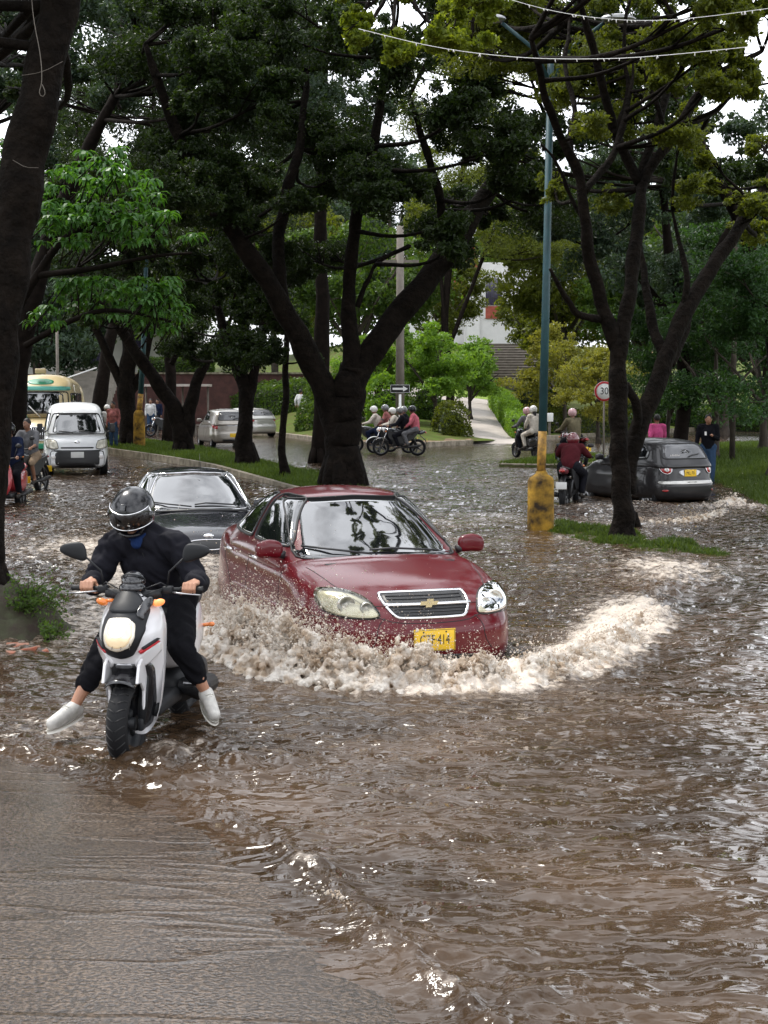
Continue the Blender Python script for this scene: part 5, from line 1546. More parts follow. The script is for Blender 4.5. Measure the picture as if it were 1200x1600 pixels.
mb = MB(); mb.tube([(BK['L'] / 2 - 1.06, -.62, .895), (BK['L'] / 2 - 1.12, 0, .905), (BK['L'] / 2 - 1.06, .62, .895)], [.03, .045, .03], 8, flat=.5); mb.build('cowl', M_plast, blk)
mb = MB(); mb.tube([(.15, .1, 1.40), (.0, .1, 1.62)], [.005, .002], 5); mb.build('aerial', M_plast, blk)
blk['L'] = 4.1; place_car(blk, -2.2, 19.3, R(13), -.39); del blk['L']

# ---- hatchbacks seen from behind
def hatch(label, paint, name, tall=1.50, lights=None, S0=None, Lh=3.55, Wh=1.55, glass=M_glassg):
    Lq = Lh; t = tall
    S = dict(L=Lq, W=Wh, rw=.285, wheels=(.70, Lq - .62), paint=paint, n=9, kr=.12, kf=.34,
             top=[(0, .72), (.15, .82), (.6, .96), (.9, 1.02), (1.4, .98), (2.4, 1.02), (Lq - .2, 1.06), (Lq, 1.0)],
             tail=[(0, .12), (.25, .02), (.38, 0), (.56, 0), (.62, .07), (.9, .10), (1.1, .14)],
             plan=[(0, .88), (.5, .96), (1.0, 1.0), (Lq - .8, 1.0), (Lq - .3, .985), (Lq, .94)],
             roof=dict(zl=.85, bF=[(0, .72), (.3, 1.0), (1, 1.75)], bR=[(0, Lq - .02), (.3, Lq - .14), (.8, Lq - .33), (1, Lq - .50)],
                       line=[(0, t - .3), (1.5, t - .08), (2.0, t), (2.6, t), (3.2, t - .04), (Lq, t - .1)], hw=[(0, Wh / 2 - .01), (.3, Wh / 2 - .05), (.7, Wh / 2 - .13), (1, Wh / 2 - .20)], n=9, pr=.05),
             patches=[('rear_window', 'r', 'B', [(-.56, 1.08), (-.585, 1.12), (-.49, t - .14), (-.44, t - .11), (.44, t - .11), (.49, t - .14), (.585, 1.12), (.56, 1.08)], glass, dict(rim=(M_rubber, .012), it=1)),
                      ('windscreen', 'r', 'F', [(-.6, 1.05), (-.5, t - .12), (.5, t - .12), (.6, 1.05)], M_glass, dict(rim=(M_rubber, .01))),
                      ('side_window', 'r', 'L', [(1.35, 1.06), (1.75, t - .12), (2.1, t - .10), (2.12, 1.06)], M_glass, dict(mirror=True, rim=(M_rubber, .012), it=1)),
                      ('side_window', 'r', 'L', [(2.20, 1.06), (2.20, t - .10), (2.72, t - .13), (2.92, 1.20), (2.90, 1.08)], M_glass, dict(mirror=True, rim=(M_rubber, .012), it=1))] + lights,
             seams=[('b', 'L', [(1.2, 1.0), (1.2, .3)], True), ('b', 'L', [(2.16, 1.02), (2.16, .25)], True), ('b', 'L', [(2.95, 1.0), (2.85, .72), (2.6, .55), (2.5, .3)], True),
                    ('b', 'B', [(-.62, 1.0), (-.58, .62), (-.4, .585), (.4, .585), (.58, .62), (.62, 1.0)], False)])
    root, a1, a2 = car(name, S, label, 'car')
    for sg in (-1, 1): mirror_part(root, Lq / 2 - 1.3, sg * (Wh / 2 - .08), 1.07, sg, paint, .9)
    pj = Proj(a2, 'B'); mb = MB(); mb.tube([pj.pt((0, 1.10), .03), pj.pt((-.12, 1.14), .03), pj.pt((-.34, 1.17), .02)], [.014, .011, .008], 6); mb.build('rear_wiper', M_plast, root)
    return root, a1, a2, S
spark_l = [('tail_light', 'b', 'B', [(.545 + .105 * math.cos(a), .875 + .115 * math.sin(a)) for a in np.linspace(0, 2 * math.pi, 12, endpoint=False)], M_redlens, dict(off=.012, bulge=.03, mirror=True, rim=(M_chrome, .010))),
           ('tail_light_centre', 'b', 'B', [(.545 + .04 * math.cos(a), .845 + .04 * math.sin(a)) for a in np.linspace(0, 2 * math.pi, 10, endpoint=False)], M_whitelens, dict(off=.045, bulge=.01, mirror=True, n=24, rings=3)),
           ('bumper_strip', 'b', 'B', [(-.70, .55), (-.70, .615), (.70, .615), (.70, .55)], M_silver2, dict(off=.016, it=1)),
           ('plate_recess', 'b', 'B', [(-.26, .70), (-.30, .86), (.30, .86), (.26, .70)], M_alu, dict(off=.003)),
           ('reflector', 'b', 'B', [(.56, .40), (.56, .44), (.66, .44), (.66, .40)], M_redlens, dict(off=.006, mirror=True, n=16, rings=3)),
           ('garnish', 'b', 'B', [(-.42, .885), (-.42, .935), (.42, .935), (.42, .885)], M_alu, dict(off=.012, it=1))]
sp, a1, a2, S_ = hatch('dark grey hatchback with round red tail lights driving away through the flood', M_grey, 'grey_hatchback', 1.50, spark_l)
q = Proj(a1, 'B').pt((0, .78), .012); plate(sp, q.x, 0, .78, -1, 'MKL·701', M_plateY, .31, .15)
# stickers on the lower edge of its rear window
pj = Proj(a2, 'B'); mb = MB()
rg = random.Random(3)
for k in range(7):
    y = .40 - k * .035; p = pj.pt((y, 1.14), .008); mb.box(p, (.004, .024, .03 + .035 * rg.random()), Matrix.Rotation(-.25, 3, 'Y'))
mb.build('window_sticker', M_whitelens, sp)
psi = R(180 + 24)
def place_rear(root, L, X, Y, phi, z, s=1.0):
    """rear bumper centre at (X, Y), heading away, turned phi towards the left"""
    fx, fy = -math.sin(phi), math.cos(phi)
    root.rotation_euler = (0, 0, math.atan2(fy, fx)); root.scale = (s, s, s)
    root.location = (X + fx * L / 2 * s, Y + fy * L / 2 * s, z)
place_rear(sp, 3.55, hx(1083, 29.3), 29.3, R(27), -.14, .91)

sil_l = [('tail_light', 'b', 'B', [(.62, .72), (.60, .86), (.66, 1.0), (.80, 1.0), (.80, .78)], M_redlens, dict(off=.012, bulge=.01, mirror=True)),
         ('garnish', 'b', 'B', [(-.3, .86), (-.3, .90), (.3, .90), (.3, .86)], M_alu, dict(off=.010, it=1)),
         ('bumper_pad', 'b', 'B', [(-.45, .26), (-.45, .34), (.45, .34), (.45, .26)], M_plast, dict(off=.008, it=1))]
s1, a1, a2, S_ = hatch('beige silver hatchback seen from behind, on the far lane behind the island trees', M_silver, 'silver_hatchback', 1.52, sil_l, Lh=4.0, Wh=1.72)
q = Proj(a1, 'B').pt((0, .50), .012); plate(s1, q.x, 0, .50, -1, None, M_plateY, .32, .15)
place_rear(s1, 4.0, hx(366, 60), 60, R(17), .05)
sil2 = [('tail_light', 'b', 'B', [(.56, .76), (.56, .92), (.80, .96), (.80, .80)], M_redlens, dict(off=.012, bulge=.01, mirror=True)),
        ('garnish', 'b', 'B', [(-.5, .90), (-.5, .93), (.5, .93), (.5, .90)], M_chrome, dict(off=.010, it=1))]
s2, a1, a2, S_ = hatch('pale silver car farther up the far lane, beyond the beige hatchback', M_silver2, 'silver_car', 1.46, sil2, Lh=4.1, Wh=1.70)
q = Proj(a1, 'B').pt((0, .60), .012); plate(s2, q.x, 0, .60, -1, None, M_plateW, .32, .15)
place_rear(s2, 4.1, hx(416, 75), 75, R(38), .08)

# ---- white van, cream minibus and the yellow bus
def van(name, label, paint, Lv=4.2, Wv=1.66, Hv=1.90, lower=M_plast, txt=None):
    S = dict(L=Lv, W=Wv, rw=.29, wheels=(.62, Lv - .9), paint=paint, n=10, kf=.12, kr=.06, flare=.0, crown=.03,
             top=[(0, .98), (.12, 1.06), (.3, 1.10), (Lv, 1.10)], tops=.1, nose=[(0, .08), (.3, 0), (.5, 0), (.7, .03), (1.1, .16)], tail=[(0, .1), (.3, 0), (1.2, .04)],
             roof=dict(zl=.95, bF=[(0, .16), (.2, .24), (.6, .48), (.85, .68), (1, .92)], bR=[(0, Lv - .04), (1, Lv - .2)], line=[(0, Hv - .16), (.6, Hv - .08), (1.2, Hv), (Lv, Hv - .05)],
                       hw=[(0, Wv / 2 - .015), (.4, Wv / 2 - .06), (.8, Wv / 2 - .14), (1, Wv / 2 - .2)], n=9, pf=.10),
             patches=[('windscreen', 'r', 'F', [(-.72, 1.07), (-.73, 1.12), (-.60, 1.55), (-.56, 1.60), (.56, 1.60), (.60, 1.55), (.73, 1.12), (.72, 1.07)], M_glass, dict(rim=(M_rubber, .014), it=1)),
                      ('side_window', 'r', 'L', [(.62, 1.14), (.86, 1.60), (1.35, 1.62), (1.35, 1.14)], M_glass, dict(mirror=True, rim=(M_rubber, .012), it=1)),
                      ('side_window', 'r', 'L', [(1.5, 1.14), (1.5, 1.62), (2.5, 1.62), (2.5, 1.14)], M_glass, dict(mirror=True, rim=(M_rubber, .012), it=1)),
                      ('side_window', 'r', 'L', [(2.6, 1.14), (2.6, 1.62), (3.6, 1.62), (3.6, 1.14)], M_glass, dict(mirror=True, rim=(M_rubber, .012), it=1)),
                      ('lower_bumper', 'b', 'F', [(-.82, .20), (-.83, .50), (-.80, .68), (-.40, .66), (.40, .66), (.80, .68), (.83, .50), (.82, .20)], lower, dict(off=.006, it=1)),
                      ('headlight', 'b', 'F', [(.46, .70), (.52, .90), (.74, .94), (.79, .90), (.77, .72), (.60, .68)], M_housing, dict(off=.012, mirror=True, bulge=.015, rim=(M_rubber, .007), it=1)),
                      ('grille', 'b', 'F', [(-.42, .70), (-.42, .74), (.42, .74), (.42, .70)], M_plast, dict(off=.004, it=1)),
                      ('fog_light', 'b', 'F', [(.60 + .055 * math.cos(a), .48 + .055 * math.sin(a)) for a in np.linspace(0, 2 * math.pi, 10, endpoint=False)], M_whitelens, dict(off=.016, mirror=True, n=24, rings=3))],
             seams=[('b', 'L', [(.5, 1.05), (.5, .8)], True), ('b', 'L', [(1.42, 1.08), (1.42, .25)], True), ('b', 'L', [(2.55, 1.08), (2.55, .25)], True)])
    root, a1, a2 = car(name, S, label, 'van')
    q = Proj(a1, 'F').pt((0, .56), .014); plate(root, q.x, 0, .54, 1, None, M_plateW, .33, .15)
    q = Proj(a1, 'F').pt((0, .86), .006); mb = MB(); mb.ell(q, (.015, .075, .035), 14, 8); mb.build('emblem', M_chrome, root)
    for sg in (-1, 1):
        mb = MB(); mb.box((Lv / 2 - .62, sg * (Wv / 2 + .10), 1.22), (.07, .14, .24), None, .025); mb.tube([(Lv / 2 - .6, sg * (Wv / 2 - .06), 1.12), (Lv / 2 - .62, sg * (Wv / 2 + .08), 1.14)], .015, 6); mb.build('wing_mirror', M_plast, root)
    pw = Proj(a2, 'F'); mb = MB(); mb.tube([pw.pt((.4, 1.10), .03), pw.pt((.05, 1.14), .03)], .01, 5); mb.tube([pw.pt((-.1, 1.10), .03), pw.pt((-.45, 1.14), .03)], .01, 5); mb.build('wiper', M_plast, root)
    return root
vn = van('white_van', 'white passenger van with a black lower bumper coming down the wet street', M_white)
vn['L'] = 4.2; place_car(vn, hx(121, 39.6), 39.6, R(13), .0); del vn['L']
v2 = van('minibus', 'cream minibus almost hidden between the bus and the white van', M_cream, 4.6, 1.9, 2.45)
v2['L'] = 4.6; place_car(v2, hx(101, 58), 58, R(14), .1); del v2['L']

BS = dict(L=7.5, W=2.15, rw=.42, wheels=(1.1, 5.6), paint=M_cream, n=10, kf=.35, kr=.1, flare=0, crown=.05, zl=.35,
          top=[(0, 1.15), (.3, 1.28), (1.0, 1.36), (7.5, 1.36)], plan=[(0, .62), (.7, .72), (1.0, .96), (1.4, 1.0), (7.5, 1.0)], nose=[(0, .1), (.5, 0), (1.2, .1)],
          roof=dict(zl=1.2, bF=[(0, .95), (.5, 1.02), (.8, 1.10), (1, 1.30)], bR=[(0, 7.45), (1, 7.2)], line=[(0, 2.55), (1.1, 2.62), (2.0, 2.78), (7.5, 2.75)], hw=[(0, 1.07), (.6, 1.05), (.85, .98), (1, .82)], n=6, pf=.22),
          patches=[('windscreen', 'r', 'F', [(-.86, 1.36), (-.88, 1.42), (-.84, 2.16), (-.8, 2.2), (.8, 2.2), (.84, 2.16), (.88, 1.42), (.86, 1.36)], M_glass, dict(rim=(M_rubber, .02), it=1)),
                   ('visor', 'r', 'F', [(-.9, 2.24), (-.88, 2.36), (.88, 2.36), (.9, 2.24)], M_turq, dict(off=.03, it=1)),
                   ('roof_emblem', 'r', 'F', [(-.42, 2.48), (-.38, 2.58), (0, 2.62), (.38, 2.58), (.42, 2.48), (.25, 2.43), (-.25, 2.43)], M_green, dict(off=.012)),
                   ('grille', 'b', 'F', [(-.26, .68), (-.33, 1.08), (.33, 1.08), (.26, .68)], M_plast, dict(off=.012, rim=(M_chrome, .025), it=1)),
                   ('side_window', 'r', 'L', [(1.6, 1.5), (1.6, 2.15), (2.6, 2.15), (2.6, 1.5)], M_glass, dict(mirror=True, rim=(M_rubber, .02), it=1)),
                   ('side_window', 'r', 'L', [(2.8, 1.5), (2.8, 2.15), (3.9, 2.15), (3.9, 1.5)], M_glass, dict(mirror=True, rim=(M_rubber, .02), it=1)),
                   ('side_window', 'r', 'L', [(4.1, 1.5), (4.1, 2.15), (5.2, 2.15), (5.2, 1.5)], M_glass, dict(mirror=True, rim=(M_rubber, .02), it=1))], seams=[])
bus, a1, a2 = car('bus', BS, 'old cream and green bus with a bonnet, stopped behind the white van', 'bus')
pj = Proj(a1, 'F'); mb = MB()
for y in np.linspace(-.24, .24, 9): mb.tube([pj.pt((float(y), .72), .02), pj.pt((float(y) * 1.15, 1.05), .02)], .012, 6)
mb.build('grille_bars', M_chrome, bus)
for sg in (-1, 1):
    def ff(s, t, r): return s * .55 + 2.95, t * .20 + sg * .80, r * .26 + .72
    V, Fs = rbox(16, 10, 12, 3.0, ff); mb = MB(); mb.add(V, Fs, True); fo = mb.build('wheel_arch', M_green if sg < 0 else M_cream, bus)
    mb = MB(); mb.lathe([(0, .03), (.08, .02), (.11, 0)], (3.50, sg * .80, .82), 'X', 20); mb.build('headlight', M_whitelens, fo)
    mb = MB(); mb.tube([(2.6, sg * .98, 1.9), (2.75, sg * 1.2, 1.85), (2.75, sg * 1.24, 1.5)], .018, 6); mb.box((2.76, sg * 1.24, 1.66), (.05, .2, .34), None, .02); mb.build('wing_mirror', M_plast, bus)
mb = MB(); mb.box((3.72, 0, .50), (.12, 1.7, .18), None, .03); mb.build('bumper', M_green, bus)
mb = MB(); mb.box((2.35, 0, 2.86), (.25, .34, .16), None, .03); mb.build('roof_lamp', M_cream, bus)
mb = MB(); pj = Proj(a2, 'F'); q = pj.pt((-.62, 1.62), .05)
mb.box(q, (.02, .46, .52), None, .006); sg_o = mb.build('route_board', M_turq, bus)
mb = MB()
for k, w_ in enumerate((.30, .36, .26)): mb.box(q + Vector((.014, 0, .14 - k * .13)), (.004, w_, .045))
mb.build('route_board_stripes', M_green, sg_o)
mb = MB(); mb.tube([pj.pt((.0, 1.42), .05), pj.pt((-.35, 1.75), .05)], .02, 6); mb.tube([pj.pt((.6, 1.42), .05), pj.pt((.3, 1.75), .05)], .02, 6); mb.build('wiper', M_whitelens, bus)
bus['L'] = 7.5; place_car(bus, hx(60, 48), 48, R(8), .0); del bus['L']
# ------------------------------------------------------------------ people
M_skin = mat('skin', (.42, .21, .13), .5, var=.15, vscale=14, bump=.15, bscale=120)
M_skin2 = mat('brown_skin', (.26, .13, .08), .5)
M_hair = mat('dark_hair', (.010, .008, .007), .6, bump=.8, bscale=90)
def cloth(name, c, var=.25): return mat('cloth_' + name, c, .92, spec=.12, var=var, vscale=9, bump=.5, bscale=60)
C_black = cloth('black', (.010, .010, .014)); C_navy = cloth('navy', (.012, .018, .045)); C_white = cloth('white', (.62, .62, .62)); C_jean = cloth('jeans', (.04, .075, .14))
C_pink = cloth('pink', (.62, .10, .26)); C_plaid = cloth('plaid', (.42, .16, .15), .6); C_khaki = cloth('khaki', (.30, .22, .15)); C_rose = cloth('rose', (.60, .16, .20)); C_grey = cloth('grey', (.16, .16, .17)); C_blue = cloth('blue', (.03, .12, .42)); C_cream = cloth('cream', (.66, .60, .52)); C_red = cloth('maroon', (.065, .010, .014)); C_olive = cloth('olive', (.15, .13, .08))
H_white = mat('helmet_white', (.72, .70, .66), .2, coat=1.0); H_black = mat('helmet_black', (.006, .006, .008), .22, spec=.4, coat=.35); H_grey = mat('helmet_grey', (.14, .14, .14), .25, coat=1.0); H_red = mat('helmet_maroon', (.12, .012, .018), .2, coat=1.0); H_pink = mat('helmet_pink', (.55, .33, .34), .25, coat=.8)
M_visor = clearmat('smoked_visor', (.30, .31, .34), .05, .03)
M_shoe = mat('white_shoe', (.58, .56, .52), .6, var=.25, vscale=25, bump=.3, bscale=90); M_sole = mat('shoe_sole', (.66, .64, .58), .6); M_shoed = mat('dark_shoe', (.03, .025, .02), .6)

def mirror_y(d):
    o = {}
    for k, v in d.items():
        if k.endswith('_'): o[k + 'l'] = v; o[k + 'r'] = (v[0], -v[1], v[2])
        else: o[k] = v
    return o
STAND = mirror_y({'pelvis': (0, 0, .95), 'chest': (.01, 0, 1.27), 'neck': (.0, 0, 1.47), 'head': (.02, 0, 1.62), 'sho_': (0, .18, 1.42), 'elb_': (-.02, .23, 1.15), 'hand_': (.06, .24, .90), 'hip_': (0, .09, .93), 'knee_': (.02, .10, .50), 'ank_': (0, .10, .09), 'toe_': (.14, .12, .045)})
WALK = dict(STAND); WALK.update(knee_l=(.14, .10, .52), ank_l=(.20, .10, .10), toe_l=(.34, .11, .07), knee_r=(-.02, -.10, .50), ank_r=(-.24, -.10, .13), toe_r=(-.12, -.11, .04), elb_l=(-.14, .23, 1.17), hand_l=(-.10, .24, .93), elb_r=(.06, -.23, 1.15), hand_r=(.22, -.22, .96))
RIDE = mirror_y({'pelvis': (-.22, 0, .86), 'chest': (-.14, 0, 1.17), 'neck': (-.06, 0, 1.36), 'head': (-.02, 0, 1.52), 'sho_': (-.08, .18, 1.32), 'elb_': (.10, .27, 1.08), 'hand_': (.36, .29, 1.02), 'hip_': (-.22, .10, .84), 'knee_': (.18, .20, .70), 'ank_': (.02, .19, .33), 'toe_': (.16, .20, .27)})
PILL = mirror_y({'pelvis': (-.55, 0, .92), 'chest': (-.50, 0, 1.23), 'neck': (-.46, 0, 1.42), 'head': (-.43, 0, 1.57), 'sho_': (-.48, .16, 1.38), 'elb_': (-.38, .23, 1.12), 'hand_': (-.22, .17, 1.00), 'hip_': (-.55, .10, .90), 'knee_': (-.14, .20, .76), 'ank_': (-.28, .20, .40), 'toe_': (-.14, .21, .35)})
PHONE = dict(STAND); PHONE.update(elb_l=(.06, .22, 1.14), hand_l=(.28, .08, 1.22), elb_r=(-.02, -.25, 1.15), hand_r=(.04, -.27, .90), knee_l=(.10, .10, .50), ank_l=(.12, .10, .09), toe_l=(.26, .12, .05), knee_r=(0, -.10, .5), ank_r=(-.14, -.10, .10), toe_r=(-.01, -.11, .04), head=(.05, 0, 1.60))

def body_parts(J, fat=1.0, head=True):
    v = lambda k: Vector(J[k])
    P = [('c', v('pelvis'), .125 * fat, v('chest'), .145 * fat), ('c', v('chest'), .14 * fat, v('neck').lerp(v('chest'), .45), .10 * fat),
         ('c', v('sho_l'), .055, v('sho_r'), .055), ('c', v('neck').lerp(v('chest'), .3), .06, v('head'), .05)]
    for s in 'lr':
        P += [('c', v('sho_' + s), .052 * fat, v('elb_' + s), .040 * fat), ('c', v('elb_' + s), .039 * fat, v('hand_' + s), .027), ('c', v('hip_' + s), .088 * fat, v('knee_' + s), .056 * fat),
              ('c', v('knee_' + s), .054 * fat, v('ank_' + s), .035), ('c', v('ank_' + s), .036, v('toe_' + s), .028)]
        h = v('hand_' + s); d = (h - v('elb_' + s)).normalized()
        P += [('e', h + d * .035, (.045, .030, .04))]
        for k in range(4):
            o = Vector((0, .014 * (k - 1.5), 0)); P.append(('c', h + d * .05 + o, .010, h + d * .10 + o + Vector((0, 0, -.02)), .008))
        P.append(('c', h + d * .01, .012, h + d * .06 + Vector((0, (-.04 if s == 'l' else .04), 0)), .009))
    if head:
        c = v('head')
        P += [('e', c, (.093, .075, .115)), ('e', c + Vector((.03, 0, -.05)), (.062, .055, .062)), ('c', c + Vector((.085, 0, .0)), .010, c + Vector((.10, 0, -.025)), .014),
              ('e', c + Vector((0, .077, -.01)), (.02, .012, .03)), ('e', c + Vector((0, -.077, -.01)), (.02, .012, .03))]
    return P

def helmet(root, c, m, rot=0.0, s=1.0, visor=False):
    mb = MB()
    def f(a, b, d): return a * .145 * s, b * .123 * s, d * .135 * s + .012
    V, Fs = rbox(14, 14, 14, 2.0, f)
    keep = []
    for fc in Fs:
        q = sum((Vector(V[i]) for i in fc), Vector()) / 4
        if q.x > .06 and q.z < (-.005 if not visor else .05) and q.z > (-.2 if not visor else -.075) and abs(q.y) < .095: continue
        if q.z < -.085: continue
        keep.append(fc)
    mb.add([Vector(v) for v in V], keep, True)
    me = mb.mesh('helmet'); out = mesh_from_mods(me, [('SOLIDIFY', dict(thickness=.014, offset=-1)), ('SMOOTH', dict(factor=.5, iterations=2))])
    out.polygons.foreach_set('use_smooth', np.full(len(out.polygons), True)); out.materials.clear()
    o = link('helmet', out, m, root); o.location = c; o.rotation_euler = (0, rot, 0); return o

def person(name_label, J, loc, rz, top, bottom, head='hair', hm=None, long_sleeve=True, shorts=False, shoe=None, skin=None, group=None, s=1.0, fat=1.0, long_hair=False, voxel=.022):
    root = empty('person', loc, rz, name_label, 'person', group)
    root.scale = (s, s, s)
    sk = skin or M_skin2; v = lambda k: Vector(J[k])
    blob('body', body_parts(J, fat), voxel * .75, 2, sk, root)
    P = [('c', v('pelvis') + Vector((0, 0, .02)), .150 * fat, v('chest'), .168 * fat), ('c', v('chest'), .16 * fat, v('neck').lerp(v('chest'), .45), .118 * fat), ('c', v('sho_l'), .075 * fat, v('sho_r'), .075 * fat)]
    for q in 'lr':
        e = v('elb_' + q)
        P.append(('c', v('sho_' + q), .073 * fat, e, .056 * fat))
        if long_sleeve: P.append(('c', e, .055 * fat, e.lerp(v('hand_' + q), .88), .042))
    blob('shirt' if not long_sleeve else 'jacket', P, voxel, 2, top, root, wrinkle=.008, wscale=9)
    P = [('c', v('hip_l'), .12 * fat, v('hip_r'), .12 * fat), ('c', v('pelvis'), .135 * fat, v('pelvis') - Vector((0, 0, .05)), .13 * fat)]
    for q in 'lr':
        P.append(('c', v('hip_' + q), .105 * fat, v('knee_' + q), .076 * fat))
        if not shorts: P.append(('c', v('knee_' + q), .076 * fat, v('knee_' + q).lerp(v('ank_' + q), .88), .058))
    blob('shorts' if shorts else 'trousers', P, voxel, 2, bottom, root, wrinkle=.006, wscale=9)
    for q in 'lr':
        blob('shoe', [('c', v('ank_' + q) - Vector((.02, 0, .02)), .045, v('toe_' + q), .038)], voxel * .7, 1, shoe or M_shoed, root)
    c = v('head')
    if head == 'helmet': helmet(root, c + Vector((-.005, 0, .01)), hm or H_black, .1)
    if head == 'hair' or long_hair:
        P = [('e', c + Vector((-.018, 0, .030)), (.098, .085, .105))]
        if long_hair: P += [('c', c + Vector((-.06, 0, -.02)), .075, c + Vector((-.12, 0, -.28)), .05)]
        blob('hair', P, voxel * .7, 1, M_hair, root)
    return root

def backpack(loc, rz, m, label, s=1.0):
    root = empty('backpack', loc, rz, label, 'backpack'); root.scale = (s, s, s)
    def f(a, b, d): return a * .085 * (1 - .2 * d), b * .15, d * .22
    V, Fs = rbox(12, 14, 18, 3.2, f); mb = MB(); mb.add([tuple(v) for v in V], Fs, True); mb.build('bag', m, root)
    def f(a, b, d): return a * .04 - .095, b * .11, d * .10 - .08
    V, Fs = rbox(8, 10, 10, 3.2, f); mb = MB(); mb.add([tuple(v) for v in V], Fs, True); mb.build('pocket', m, root)
    for sg in (-1, 1):
        mb = MB(); mb.tube([(.06, sg * .09, .17), (.17, sg * .10, .20), (.25, sg * .11, .05), (.20, sg * .12, -.12), (.07, sg * .11, -.17)], .018, 6, flat=.5); mb.build('strap', m, root)
    return root

# ------------------------------------------------------------------ motorbikes
M_dkrim = mat('dark_rim', (.10, .10, .10), .4, .6)
def moto(label, col, name='motorbike', kind='bike', s=1.0, plate_m=None, box=False, group='motorbikes and scooters on the flooded road', lit=False):
    root = empty(name, (0, 0, 0), 0, label, 'motorbike', group); root.scale = (s, s, s)
    rw = .29 if kind == 'bike' else .24; fx, rx = .63, -.62
    for x in (fx, rx):
        mb = MB(); mb.lathe([(rw - .08, -.04), (rw - .06, -.058), (rw - .015, -.05), (rw, 0), (rw - .015, .05), (rw - .06, .058), (rw - .08, .04), (rw - .08, -.04)], (0, 0, 0), 'Y', 28); w = mb.build('wheel', M_tyre, root, (x, 0, rw))
        mb = MB(); mb.lathe([(rw - .07, -.03), (rw - .10, -.03), (rw - .10, .03), (rw - .07, .03)], (0, 0, 0), 'Y', 24)
        for k in range(5):
            a = k * 1.2566; mb.tube([(0, 0, 0), (math.cos(a) * (rw - .08), 0, math.sin(a) * (rw - .08))], [.030, .020], 6)
        mb.lathe([(0, -.05), (.035, -.05), (.035, .05), (0, .05)], (0, 0, 0), 'Y', 12); mb.build('rim', M_alu if kind == 'bike' and lit else M_dkrim, w)
    mb = MB()
    for sg in (-1, 1): mb.tube([(fx, sg * .06, rw), (fx - .16, sg * .06, .72), (fx - .24, sg * .06, .95)], .020, 8)
    mb.build('fork', M_chrome, root)
    mb = MB(); n = 12; pts = [(fx + math.cos(a) * (rw + .03), 0, rw + math.sin(a) * (rw + .03)) for a in np.linspace(.3, 2.5, n)]
    mb.tube(pts, .055, 8, flat=.35); mb.build('front_fender', col, root)
    if kind == 'bike':
        def f(a, b, d): return a * .26 + .16, b * .125 * (1 - .3 * np.abs(a)), d * .10 + .83 + .05 * a
        V, Fs = rbox(14, 10, 10, 2.6, f); mb = MB(); mb.add([tuple(v) for v in V], Fs, True); mb.build('tank', col, root)
        mb = MB(); mb.box((.05, 0, .48), (.34, .22, .28), None, .04)
        for k in range(5): mb.box((.12, 0, .60 - k * .03), (.16, .27, .010))
        mb.tube([(.12, .1, .38), (-.1, .16, .28), (-.7, .17, .36)], [.025, .03, .045], 10); mb.build('engine', M_plast, root)
        mb = MB(); mb.tube([(fx - .22, 0, .9), (.25, 0, .62), (-.2, 0, .34), (-.45, 0, .32)], .035, 8); mb.tube([(fx - .22, 0, .9), (.0, 0, .78), (-.5, 0, .76), (-.8, 0, .86)], .030, 8)
        for sg in (-1, 1): mb.tube([(rx, sg * .10, rw), (-.42, sg * .12, .76)], .028, 8); mb.tube([(rx, sg * .08, rw), (-.1, sg * .08, .36)], .025, 8)
        mb.build('frame', M_plast, root)
        for sg in (-1, 1):
            mb = MB(); mb.prism([(.42, .86), (.36, .62), (.10, .44), (-.22, .42), (-.55, .66), (-.70, .84), (-.3, .76), (.1, .80)], 0, .03, Matrix(((1, 0, 0, 0), (0, 0, sg, sg * .11), (0, 1, 0, 0), (0, 0, 0, 1)))); mb.build('side_panel', M_plast if sg else col, root)
    else:
        def f(a, b, d): return .36 + a * .07 + .10 * (1 - (d + 1) / 2) - .02, b * .19 * (1 - .22 * np.abs(d)), d * .33 + .62
        V, Fs = rbox(8, 14, 16, 3.0, f); mb = MB(); mb.add([tuple(v) for v in V], Fs, True); mb.build('leg_shield', col, root)
        mb = MB(); mb.box((.08, 0, .30), (.5, .30, .10), None, .03); mb.build('footboard', M_plast, root)
        def f(a, b, d): return a * .42 - .48, b * .16 * (1 - .35 * np.maximum(0, -a)), d * .20 + .52 + .08 * np.maximum(0, -a)
        V, Fs = rbox(16, 10, 12, 3.0, f); mb = MB(); mb.add([tuple(v) for v in V], Fs, True); mb.build('rear_body', col, root)
        mb = MB(); mb.tube([(-.2, .16, .28), (-.7, .18, .34)], [.03, .055], 10); mb.box((-.45, -.12, .28), (.4, .12, .16), None, .04); mb.build('engine', M_plast, root)
    def f(a, b, d): return a * .38 - .36, b * .12, d * .045 + .80 + .07 * np.maximum(0, -a) ** 2 - (.02 if kind == 'bike' else .03)
    V, Fs = rbox(14, 8, 6, 3.0, f); mb = MB(); mb.add([tuple(v) for v in V], Fs, True); mb.build('seat', M_rubber, root)
    def f(a, b, d): return a * .16 - .74, b * .09 * (1 - .4 * np.maximum(0, -a)), d * .055 + .78 + .05 * np.maximum(0, -a)
    V, Fs = rbox(10, 8, 6, 2.6, f); mb = MB(); mb.add([tuple(v) for v in V], Fs, True); mb.build('tail_cowl', col, root)
    mb = MB(); mb.tube([(.30, -.36, 1.02), (.36, -.18, 1.00), (.40, 0, .97), (.36, .18, 1.00), (.30, .36, 1.02)], .014, 8)
    hb = mb.build('handlebar', M_plast, root)
